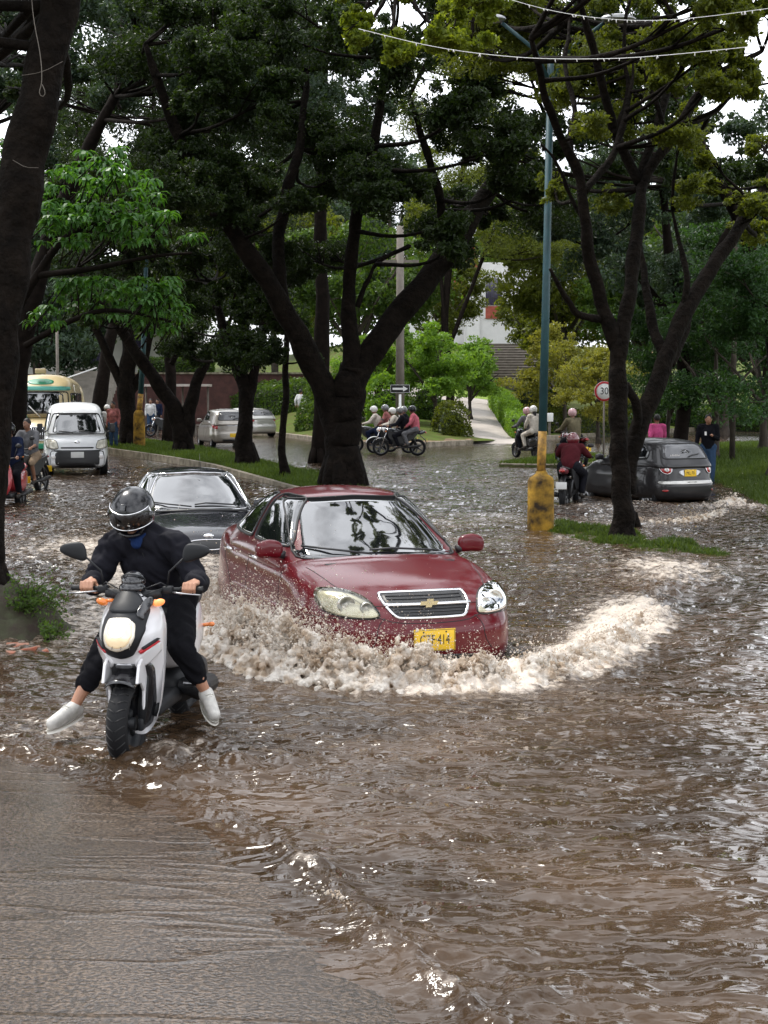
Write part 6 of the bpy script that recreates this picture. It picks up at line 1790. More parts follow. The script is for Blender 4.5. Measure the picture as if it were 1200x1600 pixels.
    for sg in (-1, 1):
        mb = MB(); mb.tube([(.30, sg * .36, 1.02), (.335, sg * .24, 1.01)], .021, 8); mb.build('grip', M_rubber, hb)
        mb = MB(); mb.tube([(.35, sg * .22, 1.02), (.33, sg * .27, 1.20)], .007, 6); mb.ell((.33, sg * .30, 1.23), (.02, .065, .042), 12, 8); mb.build('mirror', M_plast, root)
        mb = MB(); mb.ell((.46, sg * .14, .84), (.03, .03, .022), 10, 8); mb.build('indicator', M_orange, root)
    mb = MB(); mb.ell((.46, 0, .86), (.08, .10, .10), 16, 12); mb.build('headlamp_shell', col if kind == 'bike' else M_plast, root)
    mb = MB(); mb.ell((.50, 0, .86), (.055, .075, .075), 16, 12); mb.build('headlight', M_whitelens, root)
    mb = MB(); mb.ell((-.90, 0, .80), (.03, .06, .03), 12, 8); mb.build('tail_light', M_redlens, root)
    mb = MB(); mb.tube([(-.70, 0, .70), (-.88, 0, .55), (-.93, 0, .42)], .05, 8, flat=.3); mb.build('rear_fender', M_plast, root)
    plate(root, -.945, 0, .53, -1, None, plate_m or M_plateY, .20, .13)
    return root

def bike_with(label, col, px, Y, z, ang, riders, kind='bike', s=1.0, **kw):
    """ang: heading in degrees, 0 = towards +X (right), 90 = away from the camera, 270 = at the camera"""
    m = moto(label, col, 'scooter' if kind == 'scooter' else 'motorbike', kind, s, **kw)
    m.location = (hx(px, Y), Y, z); m.rotation_euler = (0, 0, R(ang))
    out = [m]
    for r in riders:
        lab, pose, top, bot = r[:4]; k = dict(r[4]) if len(r) > 4 else {}
        out.append(person(lab, pose, m.location, R(ang), top, bot, s=s, **k))
    return out
# ------------------------------------------------------------------ white scooter in the foreground and its rider
SX, SY, SZ = -1.445, 8.52, -.075
SROT = math.atan2(-math.cos(R(7)), -math.sin(R(7)))
M_swhite = mat('scooter_white', (.72, .71, .72), .25, coat=1.0)
M_matt = mat('matt_black_plastic', (.013, .014, .016), .5, spec=.3, bump=.12, bscale=90)
M_gloss = mat('gloss_black_plastic', (.010, .010, .012), .18, coat=.6)
M_lampon = mat('lit_headlight', (.8, .7, .5), .2, .3, emit=(1.0, .70, .38), estr=.65)
M_bulbon = mat('lit_bulb', (.9, .8, .6), .3, emit=(1.0, .9, .7), estr=7)
M_lampedge = mat('lit_headlight_rim', (.8, .75, .65), .15, .2, emit=(1.0, .75, .45), estr=.12)
M_amber = mat('lit_indicator', (.9, .35, .12), .3, emit=(1.0, .30, .08), estr=1.2)
sc = empty('scooter', (SX, SY, SZ), SROT, 'white scooter with its headlight on, ridden through the water towards the camera', 'scooter')
# wheels
def tyre_big(x, name):
    mb = MB(); r = .252; prof = []
    for a in np.linspace(-1, 1, 17): prof.append((r - .055 * abs(a) ** 2.6, a * .062))
    prof = [(r - .085, -.045)] + prof + [(r - .085, .045), (r - .085, -.045)]
    mb.lathe(prof, (0, 0, 0), 'Y', 64)
    o = mb.build(name, M_tyre, sc, (x, 0, .252))
    g = MB()
    for k in range(30):                       # tread grooves
        a = k * 2 * math.pi / 30
        for sg in (-1, 1):
            pts = [(math.cos(a + t * .16) * (r + .0008 - .055 * abs(t * .85) ** 2.6), sg * t * .055, math.sin(a + t * .16) * (r + .0008 - .055 * abs(t * .85) ** 2.6)) for t in (.12, .4, .7, .95)]
            g.tube(pts, .0035, 4)
    g.build('tread', M_rubber, o)
    g = MB(); g.lathe([(.168, -.04), (.16, -.045), (.14, -.02), (.14, .02), (.16, .045), (.168, .04)], (0, 0, 0), 'Y', 32)
    for k in range(5):
        a = k * 1.2566; g.tube([(math.cos(a) * .03, 0, math.sin(a) * .03), (math.cos(a) * .15, 0, math.sin(a) * .15)], [.022, .016], 6)
    g.lathe([(0, -.05), (.035, -.05), (.035, .05), (0, .05)], (0, 0, 0), 'Y', 14); g.build('rim', M_matt, o)
tyre_big(0, 'front_wheel'); tyre_big(-1.28, 'rear_wheel')
# forks, fender
for sg in (-1, 1):
    mb = MB(); mb.tube([(0, sg * .085, .25), (-.03, sg * .088, .40), (-.09, sg * .085, .62)], [.022, .026, .026], 10); mb.box((.0, sg * .085, .25), (.06, .03, .07), None, .01); mb.build('fork', M_matt, sc)
mb = MB(); V = []; Fs = []; na, nb = 18, 9
for i, a in enumerate(np.linspace(1.02, 2.5, na)):
    for j, t in enumerate(np.linspace(-1, 1, nb)):
        rr = .285 + .012 * (1 - t * t) - .03 * abs(t) ** 3
        V.append((math.cos(a) * rr, t * .085, .252 + math.sin(a) * rr))
for i in range(na - 1):
    for j in range(nb - 1): k = i * nb + j; Fs.append((k, k + nb, k + nb + 1, k + 1))
mb.add(V, Fs, True); me = mb.mesh('fender'); out = mesh_from_mods(me, [('SOLIDIFY', dict(thickness=.006))]); out.materials.clear(); link('front_fender', out, M_gloss, sc)
for sg in (-1, 1):
    M_ = Matrix(((0, 0, sg * 0, .0), (0, 0, 1, 0), (0, 0, 0, 0), (0, 0, 0, 1)))
    poly = [(.13, .50), (.09, .60), (-.02, .66), (-.09, .52), (-.05, .42), (.005, .33), (.0, .44), (.05, .49)]
    mb = MB(); mb.prism(poly, 0, .018, Matrix(((1, 0, 0, 0), (0, 0, sg * 1, sg * .088), (0, 1, 0, 0), (0, 0, 0, 1))))
    o = mb.build('fender_blade', M_swhite, sc); bv = o.modifiers.new('b', 'BEVEL'); bv.width = .006; bv.segments = 2
# leg shield with outer rims
hwz = curve([(.16, .115), (.28, .145), (.45, .168), (.60, .180), (.78, .188), (.88, .172), (.95, .13), (1.0, .09)], .06)
fxz = curve([(.16, -.10), (.35, -.06), (.55, .02), (.68, .095), (.75, .11), (.85, .06), (.95, -.06), (1.0, -.12)], .05)
def f(a, b, d):
    z = .58 + d * .42; w = hwz(z); y = b * w; front = fxz(z) - .17 * np.abs(b) ** 2.2; x = np.where(a > 0, front * a + (-.14) * (1 - a), -.14 + a * .10)
    return x, y, z
V, Fs = rbox(16, 30, 36, 5, f)
mb = MB(); mb.add([tuple(v) for v in V], Fs, True); mb.build('front_fairing', M_swhite, sc)
bf = bvh_of(V, Fs); pf = Proj(bf, 'F')
def pp(nm, ol, m, **kw):
    g = MB(); pf.patch(g, ol, **kw); return g.build(nm, m, sc)
# dark recess between the rims
pp('inner_panel', [(-.125, .605), (-.05, .595), (0, .60), (.05, .595), (.125, .605), (.142, .56), (.128, .36), (.10, .22), (.05, .19), (-.05, .19), (-.10, .22), (-.128, .36), (-.142, .56)], M_gloss, off=.004, it=1, rings=8)
# white lower lip with pointed corners
for sg in (-1, 1):
    pp('fairing_tip', [(sg * .055, .60), (sg * .10, .66), (sg * .17, .72), (sg * .176, .665), (sg * .12, .60), (sg * .07, .572)], M_swhite, off=.016, it=1)
    pp('red_stripe', [(sg * .085, .672), (sg * .168, .722), (sg * .170, .714), (sg * .09, .662)], mat('red_decal', (.5, .02, .03), .4), off=.019, it=1, rings=3)
    pp('grey_stripe', [(sg * .10, .690), (sg * .168, .735), (sg * .170, .729), (sg * .104, .683)], M_matt, off=.019, it=1, rings=3)
lm = pp('lamp_surround', [(-.118, .80), (-.095, .885), (-.055, .96), (.03, .965), (.07, .93), (.085, .895), (.10, .91), (.122, .88), (.112, .80), (.118, .79), (.085, .70), (.06, .655), (0, .635), (-.085, .655), (-.112, .70)], M_matt, off=.014, bulge=.012, it=1, rings=10)
pp('nose_cap', [(-.09, .868), (-.055, .965), (.0, .985), (.05, .95), (.085, .905), (.06, .868)], M_matt, off=.030, it=1, bulge=.008)
for sg in (1,):
    pp('scoop', [(.06, .86), (.078, .93), (.108, .94), (.120, .90), (.09, .85), (.10, .83)], M_gloss, off=.032, it=1)
pp('headlight', [(-.075, .85), (.035, .855), (.078, .82), (.078, .745), (.05, .695), (-.015, .672), (-.08, .695), (-.092, .76)], M_lampedge, off=.030, it=1, rings=8, scale=.88)
hl = pp('headlight_reflector', [(-.066, .838), (.030, .842), (.066, .812), (.066, .75), (.042, .708), (-.014, .688), (-.070, .708), (-.080, .76)], M_lampon, off=.033, bulge=.006, it=1, rings=8, scale=.84)
g = MB()
for y in (-.03, .01, .045): g.tube([pf.pt((y, .70), .041), pf.pt((y, .83), .041)], .0025, 4)
g.build('lens_ribs', M_chrome, hl)
g = MB(); g.ell(pf.pt((-.012, .775), .040), (.014, .042, .040), 18, 12); g.build('bulb', M_bulbon, hl)
pp('plate_tab', [(-.045, .575), (-.045, .598), (.045, .598), (.045, .575)], M_alu, off=.010, it=1)
# handlebar cluster
mb = MB(); mb.ell((-.17, 0, 1.035), (.085, .068, .062), 24, 16); mb.ell((-.145, 0, 1.00), (.075, .078, .045), 24, 12); o = mb.build('instrument_pod', M_gloss, sc)
mb = MB(); mb.lathe([(.066, 0), (.070, .006), (.066, .012)], (-.155, 0, 1.045), 'Z', 32, Matrix.Rotation(-.5, 3, 'Y')); mb.build('pod_rim', M_matt, o)
mb = MB(); mb.tube([(-.24, -.37, .985), (-.225, -.22, .985), (-.18, -.09, .97), (-.17, 0, .965), (-.18, .09, .97), (-.225, .22, .985), (-.24, .37, .985)], .0125, 10)
mb.tube([(-.16, -.16, .965), (-.15, 0, .955), (-.16, .16, .965)], [.022, .036, .022], 10); hb = mb.build('handlebar', M_matt, sc)
for sg in (-1, 1):
    mb = MB(); mb.tube([(-.2435, sg * .385, .985), (-.24, sg * .37, .985), (-.232, sg * .255, .985)], [.020, .0165, .0165], 12); mb.build('grip', M_rubber, hb)
    mb = MB(); mb.tube([(-.205, sg * .20, .975), (-.165, sg * .26, .972), (-.17, sg * .33, .965), (-.175, sg * .385, .962)], [.008, .0075, .006, .007], 8, flat=.7); mb.build('brake_lever', M_alu, hb)
    mb = MB(); mb.box((-.205, sg * .19, .985), (.06, .06, .045), None, .012); mb.tube([(-.20, sg * .20, 1.0), (-.16, sg * .16, 1.03), (-.12, sg * .08, 1.0)], .004, 6); mb.tube([(-.20, sg * .19, 1.0), (-.15, sg * .13, .985), (-.10, sg * .05, .95)], .004, 6); mb.build('brake_reservoir', M_matt, hb)
    mb = MB(); mb.tube([(-.20, sg * .185, 1.0), (-.20, sg * .20, 1.09), (-.19, sg * (.30), 1.18)], .0055, 8)
    o = mb.build('mirror_stalk', M_matt, sc)
    def f(a, b, d): return a * .022, b * .078 * (1 - .22 * (d * .5 - b * sg * .6)), d * .048 * (1 + .35 * b * sg * -1) + .012 * b * sg
    V2, F2 = rbox(8, 16, 12, 2.7, f); mb = MB(); mb.add([(p[0] - .19, p[1] + sg * .35, p[2] + 1.205) for p in V2], F2, True); mb.build('mirror', M_matt, o)
    mb = MB(); mb.tube([(-.13, sg * .10, .93), (-.11, sg * .145, .93)], .010, 6); mb.ell((-.10, sg * .165, .925), (.022, .036, .021), 14, 10, Matrix.Rotation(sg * .3, 3, 'X')); mb.build('indicator', M_amber if sg > 0 else M_orange, sc)
# body behind the leg shield
mb = MB(); mb.box((-.42, 0, .30), (.52, .30, .09), None, .03); mb.build('footboard', M_matt, sc)
def f(a, b, d): return a * .48 - .98, b * .17 * (1 - .30 * np.maximum(0, -a)) * (1 - .15 * d), d * .17 + .60 + .10 * np.maximum(0, -a)
V2, F2 = rbox(24, 14, 14, 3.2, f); mb = MB(); mb.add([tuple(v) for v in V2], F2, True); mb.build('rear_body', M_swhite, sc)
def f(a, b, d): return a * .46 - .98, b * .14, d * .05 + .80 + .05 * np.maximum(0, -a) ** 2
V2, F2 = rbox(20, 10, 8, 3.0, f); mb = MB(); mb.add([tuple(v) for v in V2], F2, True); mb.build('seat', M_rubber, sc)
mb = MB()
def f(a, b, d): return a * .36 - .98, b * .13 + .06, d * .13 + .34
V2, F2 = rbox(16, 10, 12, 2.8, f); mb.add([tuple(v) for v in V2], F2, True)
mb.tube([(-.75, -.12, .30), (-.9, -.15, .28), (-1.45, -.17, .36)], [.025, .05, .06], 12); mb.tube([(-.62, .18, .36), (-.85, .20, .30), (-1.15, .2, .28)], [.05, .075, .06], 12); mb.build('engine', M_matt, sc)
mb = MB(); mb.tube([(-.62, .17, .37), (-.60, .30, .37)], .012, 8); mb.tube([(-.62, -.17, .37), (-.60, -.28, .37)], .012, 8); mb.build('footpeg', M_alu, sc)
mb = MB(); mb.tube([(-1.28, .10, .62), (-1.28, .17, .63)], .012, 6); mb.ell((-1.28, .185, .63), (.02, .022, .016), 10, 8); mb.build('rear_indicator', M_orange, sc)

# ---- the rider
J = {'pelvis': (-.80, -.01, .90), 'chest': (-.70, -.04, 1.12), 'neck': (-.58, -.07, 1.27), 'head': (-.49, -.09, 1.40), 'sho_l': (-.62, .13, 1.20), 'sho_r': (-.62, -.25, 1.20),
     'elb_l': (-.54, .275, .99), 'elb_r': (-.52, -.345, .98), 'hand_l': (-.335, .315, 1.015), 'hand_r': (-.335, -.300, 1.015),
     'hip_l': (-.76, .10, .87), 'hip_r': (-.76, -.11, .87), 'knee_l': (-.46, .20, .62), 'knee_r': (-.44, -.235, .64), 'ank_l': (-.55, .325, .325), 'ank_r': (-.27, -.40, .275), 'toe_l': (-.43, .40, .225), 'toe_r': (-.12, -.475, .215)}
v = lambda k: Vector(J[k])
rd = empty('person', (SX, SY, SZ), SROT, 'scooter rider in black jacket and full face helmet, feet held out over the water', 'person')
P = [('c', v('pelvis'), .115, v('chest'), .135), ('c', v('chest'), .13, v('neck'), .07), ('c', v('sho_l'), .055, v('sho_r'), .055), ('c', v('neck'), .058, v('head'), .052)]
for s_, sg in (('l', 1), ('r', -1)):
    P += [('c', v('sho_' + s_), .052, v('elb_' + s_), .042), ('c', v('elb_' + s_), .041, v('hand_' + s_), .026)]
    P += [('c', v('hip_' + s_), .088, v('knee_' + s_), .056), ('c', v('knee_' + s_), .052, v('knee_' + s_).lerp(v('ank_' + s_), .4), .050), ('c', v('knee_' + s_).lerp(v('ank_' + s_), .4), .050, v('ank_' + s_), .030),
          ('c', v('ank_' + s_), .034, v('toe_' + s_), .026)]
    g = Vector((-.236, .312 if sg > 0 else -.292, .985)); w = v('hand_' + s_)
    for k in range(4):                                   # four unequal fingers curled over the grip
        yy = g.y + sg * (.033 - .0215 * k); l = (.92, 1.0, 1.04, .97)[k]; rr = (.0082, .009, .0095, .0092)[k]
        a0 = Vector((g.x - .030, yy, g.z + .028)); a1 = Vector((g.x + .016 * l, yy, g.z + .034)); a2 = Vector((g.x + .034 * l, yy - sg * .002, g.z + .004)); a3 = Vector((g.x + .020, yy - sg * .003, g.z - .021 * l))
        P += [('c', w + Vector((.01, (yy - g.y) * .6, .002)), .013, a0, rr * 1.25), ('c', a0, rr * 1.18, a1, rr * 1.05), ('c', a1, rr * 1.05, a2, rr), ('c', a2, rr, a3, rr * .88)]
    P += [('e', (w + Vector((g.x - .03, g.y, g.z + .022))) * .5, (.045, .038, .017))]
    t0 = w + Vector((.025, -sg * .022, -.006)); t1 = Vector((g.x - .026, g.y - sg * .050, g.z + .002)); t2 = Vector((g.x - .004, g.y - sg * .056, g.z - .020)); t3 = Vector((g.x + .018, g.y - sg * .050, g.z - .024))
    P += [('c', t0, .014, t1, .0125), ('c', t1, .0125, t2, .0105), ('c', t2, .0105, t3, .0085)]
hc = v('head'); fw = Vector((math.cos(R(28)), -.10, -math.sin(R(28)))).normalized(); up = Vector((fw.x * .0 + math.sin(R(28)), 0, math.cos(R(28))))
sd_ = up.cross(fw)
hp = lambda a, b, c: hc + fw * a + sd_ * b + up * c
rotm = Matrix((fw, sd_, up)).transposed()
P += [('e', hc, (.090, .073, .108), rotm), ('e', hp(.03, 0, -.05), (.060, .052, .060), rotm), ('c', hp(.080, 0, .012), .010, hp(.104, 0, -.022), .015), ('e', hp(.086, 0, -.030), (.016, .021, .010), rotm),
      ('e', hp(.080, 0, -.056), (.014, .026, .007), rotm), ('e', hp(.078, 0, -.067), (.013, .022, .007), rotm), ('e', hp(.068, 0, -.095), (.022, .026, .018), rotm), ('c', hp(.078, -.05, .03), .012, hp(.078, .05, .03), .012)]
blob('body', P, .0046, 3, M_skin, rd)
# jacket
P = [('c', v('pelvis') + Vector((.02, 0, .02)), .165, v('chest'), .180), ('c', v('chest'), .172, v('neck').lerp(v('chest'), .25), .115), ('c', v('sho_l') + Vector((0, -.03, 0)), .090, v('sho_r') + Vector((0, .03, 0)), .090), ('c', v('neck').lerp(v('chest'), .3), .095, v('neck'), .082), ('c', v('pelvis') + Vector((.08, .06, -.05)), .12, v('pelvis') + Vector((.08, -.06, -.05)), .12)]
for s_ in 'lr':
    P += [('c', v('sho_' + s_), .080, v('sho_' + s_).lerp(v('elb_' + s_), .5), .069), ('c', v('sho_' + s_).lerp(v('elb_' + s_), .5), .069, v('elb_' + s_), .062), ('c', v('elb_' + s_), .062, v('elb_' + s_).lerp(v('hand_' + s_), .80), .045)]
C_jkt = mat('jacket_cloth', (.009, .009, .014), .85, spec=.18, var=.3, vscale=7, bump=.35, bscale=220)
jk = blob('jacket', P, .011, 3, C_jkt, rd, wrinkle=.020, wscale=9)
for s_ in 'lr':
    mb = MB(); e = v('elb_' + s_); h = v('hand_' + s_); d = (h - e).normalized(); c0 = e.lerp(h, .84)
    mb.tube([c0, c0 + d * .020], [.040, .036], 16); mb.build('cuff', C_jkt, jk)
mb = MB(); mb.tube([v('neck') + Vector((.10, .0, -.02)), v('chest') + Vector((.185, .01, -.0)), v('pelvis') + Vector((.20, .0, .04))], .0025, 5); mb.build('zip', M_matt, jk)
# blue scarf at the throat
blob('scarf', [('c', hp(.03, 0, -.12), .050, v('neck') + Vector((.065, 0, .0)), .048), ('c', v('neck') + Vector((.075, 0, .0)), .040, v('neck') + Vector((.115, 0, -.055)), .026)], .008, 2, cloth('scarf_blue', (.012, .030, .10)), rd, wrinkle=.006, wscale=16)
# trousers end above the ankles
P = [('c', v('hip_l'), .118, v('hip_r'), .118), ('c', v('pelvis'), .13, v('pelvis') + Vector((.03, 0, -.05)), .125)]
for s_, e_ in (('l', .70), ('r', .74)):
    k_, a_ = v('knee_' + s_), v('ank_' + s_)
    P += [('c', v('hip_' + s_), .100, v('hip_' + s_).lerp(k_, .6), .085), ('c', v('hip_' + s_).lerp(k_, .6), .085, k_, .073), ('c', k_, .073, k_.lerp(a_, e_ * .6), .062), ('c', k_.lerp(a_, e_ * .6), .062, k_.lerp(a_, e_ - .1), .054)]
blob('trousers', P, .010, 3, cloth('trouser_black', (.007, .007, .009)), rd, wrinkle=.015, wscale=10)
# shoes
for s_ in 'lr':
    a_, t_ = v('ank_' + s_), v('toe_' + s_); d = (t_ - a_).normalized(); dn = (d.cross(Vector((0, 0, 1)))).normalized(); upv = dn.cross(d).normalized()
    if upv.z < 0: upv = -upv
    heel = a_ - upv * .045 - d * .022; toe = t_ - upv * .014 + d * .012; d = (toe - heel).normalized(); upv = dn.cross(d).normalized(); upv = -upv if upv.z < 0 else upv
    so_ = blob('shoe', [('c', a_ + upv * .0, .042, heel + upv * .015, .038), ('c', heel + upv * .01, .036, toe - d * .02, .032), ('c', a_ + d * .03 - upv * .02, .040, toe - d * .02 + upv * .004, .034), ('c', a_, .043, t_, .037), ('e', toe - d * .012, (.036, .036, .030))], .006, 3, M_shoe, rd)
    mb = MB(); n = 40; ring = []
    hh = heel - upv * .022; tt = toe - upv * .022
    for i in range(n):
        a = 2 * math.pi * i / n; c = math.cos(a); s2 = math.sin(a)
        p = (hh + tt) * .5 + d * c * ((tt - hh).length * .5 + .036) + dn * s2 * (.042 + .008 * c)
        ring.append(p)
    V2 = [p + upv * .012 for p in ring] + [p - upv * .012 for p in ring]
    mb.add(V2, [tuple(range(n)), tuple(range(2 * n - 1, n - 1, -1))] + [(i, (i + 1) % n, n + (i + 1) % n, n + i) for i in range(n)], True); mb.build('sole', M_sole, so_)
    mb = MB()
    for k in range(6):
        q = a_.lerp(toe, .30 + k * .085) + upv * (.046 - .003 * k)
        mb.tube([q + dn * .026 - upv * .008, q + upv * .006, q - dn * .026 - upv * .008], .0035, 5)
    mb.build('laces', M_sole, so_)
# full face helmet
hroot_c = hp(.005, 0, .012)
def f(a, b, d):
    x = a * .152; y = b * .126 * (1 - .06 * np.maximum(0, -d)); z = d * .148
    x = x + .020 * np.clip(-d, 0, 1) * np.clip(a, 0, 1)
    return x, y, z
V2, F2 = rbox(44, 44, 44, 2.15, f)
def opening(q): return q[0] > .03 and -.092 < q[2] < .062 and abs(q[1]) < .112 - .04 * max(0, -(q[2] + .03)) / .06
keep = []
for fc in F2:
    q = V2[list(fc)].mean(0)
    if opening(q) or q[2] < -.128: continue
    keep.append(fc)
mb = MB(); mb.add([tuple(p) for p in V2], keep, True); me = mb.mesh('h')
out = mesh_from_mods(me, [('SOLIDIFY', dict(thickness=.022, offset=-1))]); out.polygons.foreach_set('use_smooth', np.full(len(out.polygons), True)); out.materials.clear()
he = link('helmet', out, H_black, rd); he.matrix_local = Matrix.Translation(hroot_c) @ rotm.to_4x4()
vb = []; vf = []; na, nb = 28, 14
for i in range(na + 1):
    for j in range(nb + 1):
        a = R(-78 + 156 * i / na); z = -.030 + .100 * j / nb; k = math.sqrt(max(.02, 1 - (abs(z) / .155) ** 2.2)); vb.append((math.cos(a) * .162 * k, math.sin(a) * .135 * k, z))
for i in range(na):
    for j in range(nb): k = i * (nb + 1) + j; vf.append((k, k + nb + 1, k + nb + 2, k + 1))
mb = MB(); mb.add(vb, vf, True); me = mb.mesh('v'); out = mesh_from_mods(me, [('SOLIDIFY', dict(thickness=.003, offset=-1))]); out.polygons.foreach_set('use_smooth', np.full(len(out.polygons), True)); out.materials.clear()
link('visor', out, M_visor, he)
mb = MB()
mb.tube([vb[i * (nb + 1)] for i in range(na + 1)], .0035, 5); mb.tube([vb[i * (nb + 1) + nb] for i in range(na + 1)], .0035, 5); mb.build('visor_trim', M_chrome, he)
for sg in (-1, 1):
    mb = MB(); mb.lathe([(0, .01), (.022, .008), (.026, 0), (.026, -.01)], (.035, sg * .128, .012), 'Y', 18) if sg > 0 else mb.lathe([(0, -.01), (.022, -.008), (.026, 0), (.026, .01)], (.035, sg * .128, .012), 'Y', 18); mb.build('visor_hinge', M_gloss, he)
mb = MB()
for k in range(8): mb.box((.158, -.035 + k * .010, .004), (.002, .0065, .008 if k % 2 else .010))
mb.build('visor_sticker', M_whitelens, he)
mb = MB(); mb.box((.128, 0, .108), (.04, .03, .006), Matrix.Rotation(.8, 3, 'Y'), .002); mb.build('vent', M_gloss, he)
# ------------------------------------------------------------------ riders and walkers in the background
H = dict(head='helmet')
# two scooters side by side near the one way sign
bike_with('black motorbike turning left at the corner, ridden by two people, partly behind the huge trunk', M_blackp, 583, 55.5, .05, 172,
          [('rider in a pale pink top and white helmet next to the huge trunk', RIDE, C_cream, C_navy, dict(head='helmet', hm=H_white)),
           ('passenger with a plaid shirt and dark helmet behind the rider by the trunk', PILL, C_plaid, C_navy, dict(head='helmet', hm=H_grey))])
bike_with('black motorbike with a white front facing left, in front of the one way sign pole', M_white, 612, 54.2, .05, 184,
          [('rider in a white top and white helmet in the middle of the motorbike group', RIDE, C_cream, C_black, dict(head='helmet', hm=H_white)),
           ('dark haired passenger in dark clothes in the middle of the motorbike group', PILL, C_black, C_black, dict(head='helmet', hm=H_grey))], s=.97)
g3 = bike_with('black motorbike at the right end of the group, its rear wheel by the kerb', M_blackp, 624, 52.5, .03, 180,
          [('rider in a black jacket and dark helmet, one foot down on the road', RIDE, C_black, C_black, dict(head='helmet', hm=H_grey)),
           ('passenger in a rose shirt and black helmet at the right end of the group', PILL, C_rose, C_grey, dict(head='helmet', hm=H_black, long_sleeve=True))], s=1.0)
# scooters waiting right of the lamp post
bike_with('dark scooter carrying two people, just left of the tall lamp post', M_blackp, 822, 50, .04, 115,
          [('rider in a grey jacket and pale helmet left of the lamp post', RIDE, C_grey, C_black, dict(head='helmet', hm=H_pink)),
           ('passenger with long dark hair, pale top and light helmet left of the lamp post', PILL, C_cream, C_cream, dict(head='helmet', hm=H_white, long_hair=True))], 'scooter')
bike_with('dark motorbike behind the maroon one, right of the lamp post', M_red, 893, 44, .04, 112,
          [('rider in an olive jacket and pinkish helmet beyond the maroon motorbike', RIDE, C_olive, C_black, dict(head='helmet', hm=H_pink, fat=1.1))])
bike_with('maroon motorbike wading past the lamp post, its rear plate towards the camera', mat('maroon_paint', (.14, .02, .03), .3, coat=1.0), 893, 29.5, -.17, 72,
          [('crouching rider in a dark maroon jacket and maroon helmet beside the lamp post', dict(RIDE, chest=(-.06, 0, 1.08), neck=(.06, 0, 1.22), head=(.14, 0, 1.33), sho_l=(.02, .17, 1.20), sho_r=(.02, -.17, 1.20)), C_red, C_black, dict(head='helmet', hm=H_red, fat=1.1))], plate_m=M_plateW, s=1.02)
# left side of the street
bike_with('dark motorbike ridden by the person with a backpack, left of the white van', M_blackp, 42, 33, -.08, 255,
          [('motorbike rider in a grey shirt and shorts at the left edge, beside the white van', RIDE, C_grey, C_khaki, dict(head='hair', long_sleeve=False, shorts=True))])
bike_with('red and white scooter half hidden behind the left trunk', mat('bright_red_paint', (.42, .02, .03), .3, coat=1.0), 14, 29, -.12, 265,
          [('rider in dark clothes almost hidden by the left trunk', RIDE, C_navy, C_black, dict(head='helmet', hm=H_black))], 'scooter')
bike_with('motorbike with two riders coming down the street behind the white van', M_blackp, 146, 62, .08, 255,
          [('rider with a dark helmet and a blue and white top behind the van', RIDE, C_jean, C_black, dict(head='helmet', hm=H_grey))])
bike_with('motorbike of the rider in the white shirt, between the van and the dark tree', M_blackp, 168, 60, .08, 262,
          [('rider in a white shirt and white helmet between the van and the dark tree', RIDE, C_white, C_black, dict(head='helmet', hm=H_white, long_sleeve=False))])
bike_with('motorbike parked by the bus shelter behind the dark tree trunks', M_blackp, 255, 76, .1, 200, [], s=1.0)
person('man in a brown plaid shirt and jeans standing on the island beside the white van', STAND, (hx(178, 55), 55, .18), R(250), C_plaid, C_jean, s=.97)
person('person in a white and black top walking on the verge left of the huge tree', WALK, (hx(470, 79), 79, float(hill(np.array(hx(470, 79)), np.array(79.))) + .02), R(60), C_white, C_khaki, head='hair')
person('person in a white shirt standing by the bus shelter behind the trunks', STAND, (hx(236, 77), 77, .22), R(280), C_white, C_jean)
person('person in dark clothes waiting at the bus shelter beside the parked motorbike', STAND, (hx(247, 78.5), 78.5, .22), R(250), C_navy, C_black)
bp = person('person in dark clothes with a blue backpack climbing the steps at the brick wall', WALK, (hx(110, 82), 82, 1.45), R(80), C_blue, C_black)
backpack((hx(110, 82) - .02, 81.82, 1.45 + 1.24), R(85), C_blue, 'blue backpack worn by the person on the steps')
person('person in a hooded pink jacket walking behind the grey hatchback', WALK, (hx(1026, 38), 38, -.02), R(100), C_pink, C_black, head='hair', s=.93)
pk = person('man in a black jacket looking at his phone behind the grey hatchback', PHONE, (hx(1106, 36.5), 36.5, -.10), R(262), C_black, C_jean, head='hair', skin=M_skin)
ph = empty('phone', (hx(1106, 36.5) - .13, 36.5 - .34, 1.17), R(262), 'pale phone held by the man in the black jacket', 'phone')
mb = MB(); mb.box((0, 0, 0), (.010, .05, .10), Matrix.Rotation(-.5, 3, 'Y'), .004); mb.build('case', M_whitelens, ph)
mb = MB(); mb.box((-.008, 0, .0), (.002, .044, .09), Matrix.Rotation(-.5, 3, 'Y')); mb.build('screen', M_glass, ph)

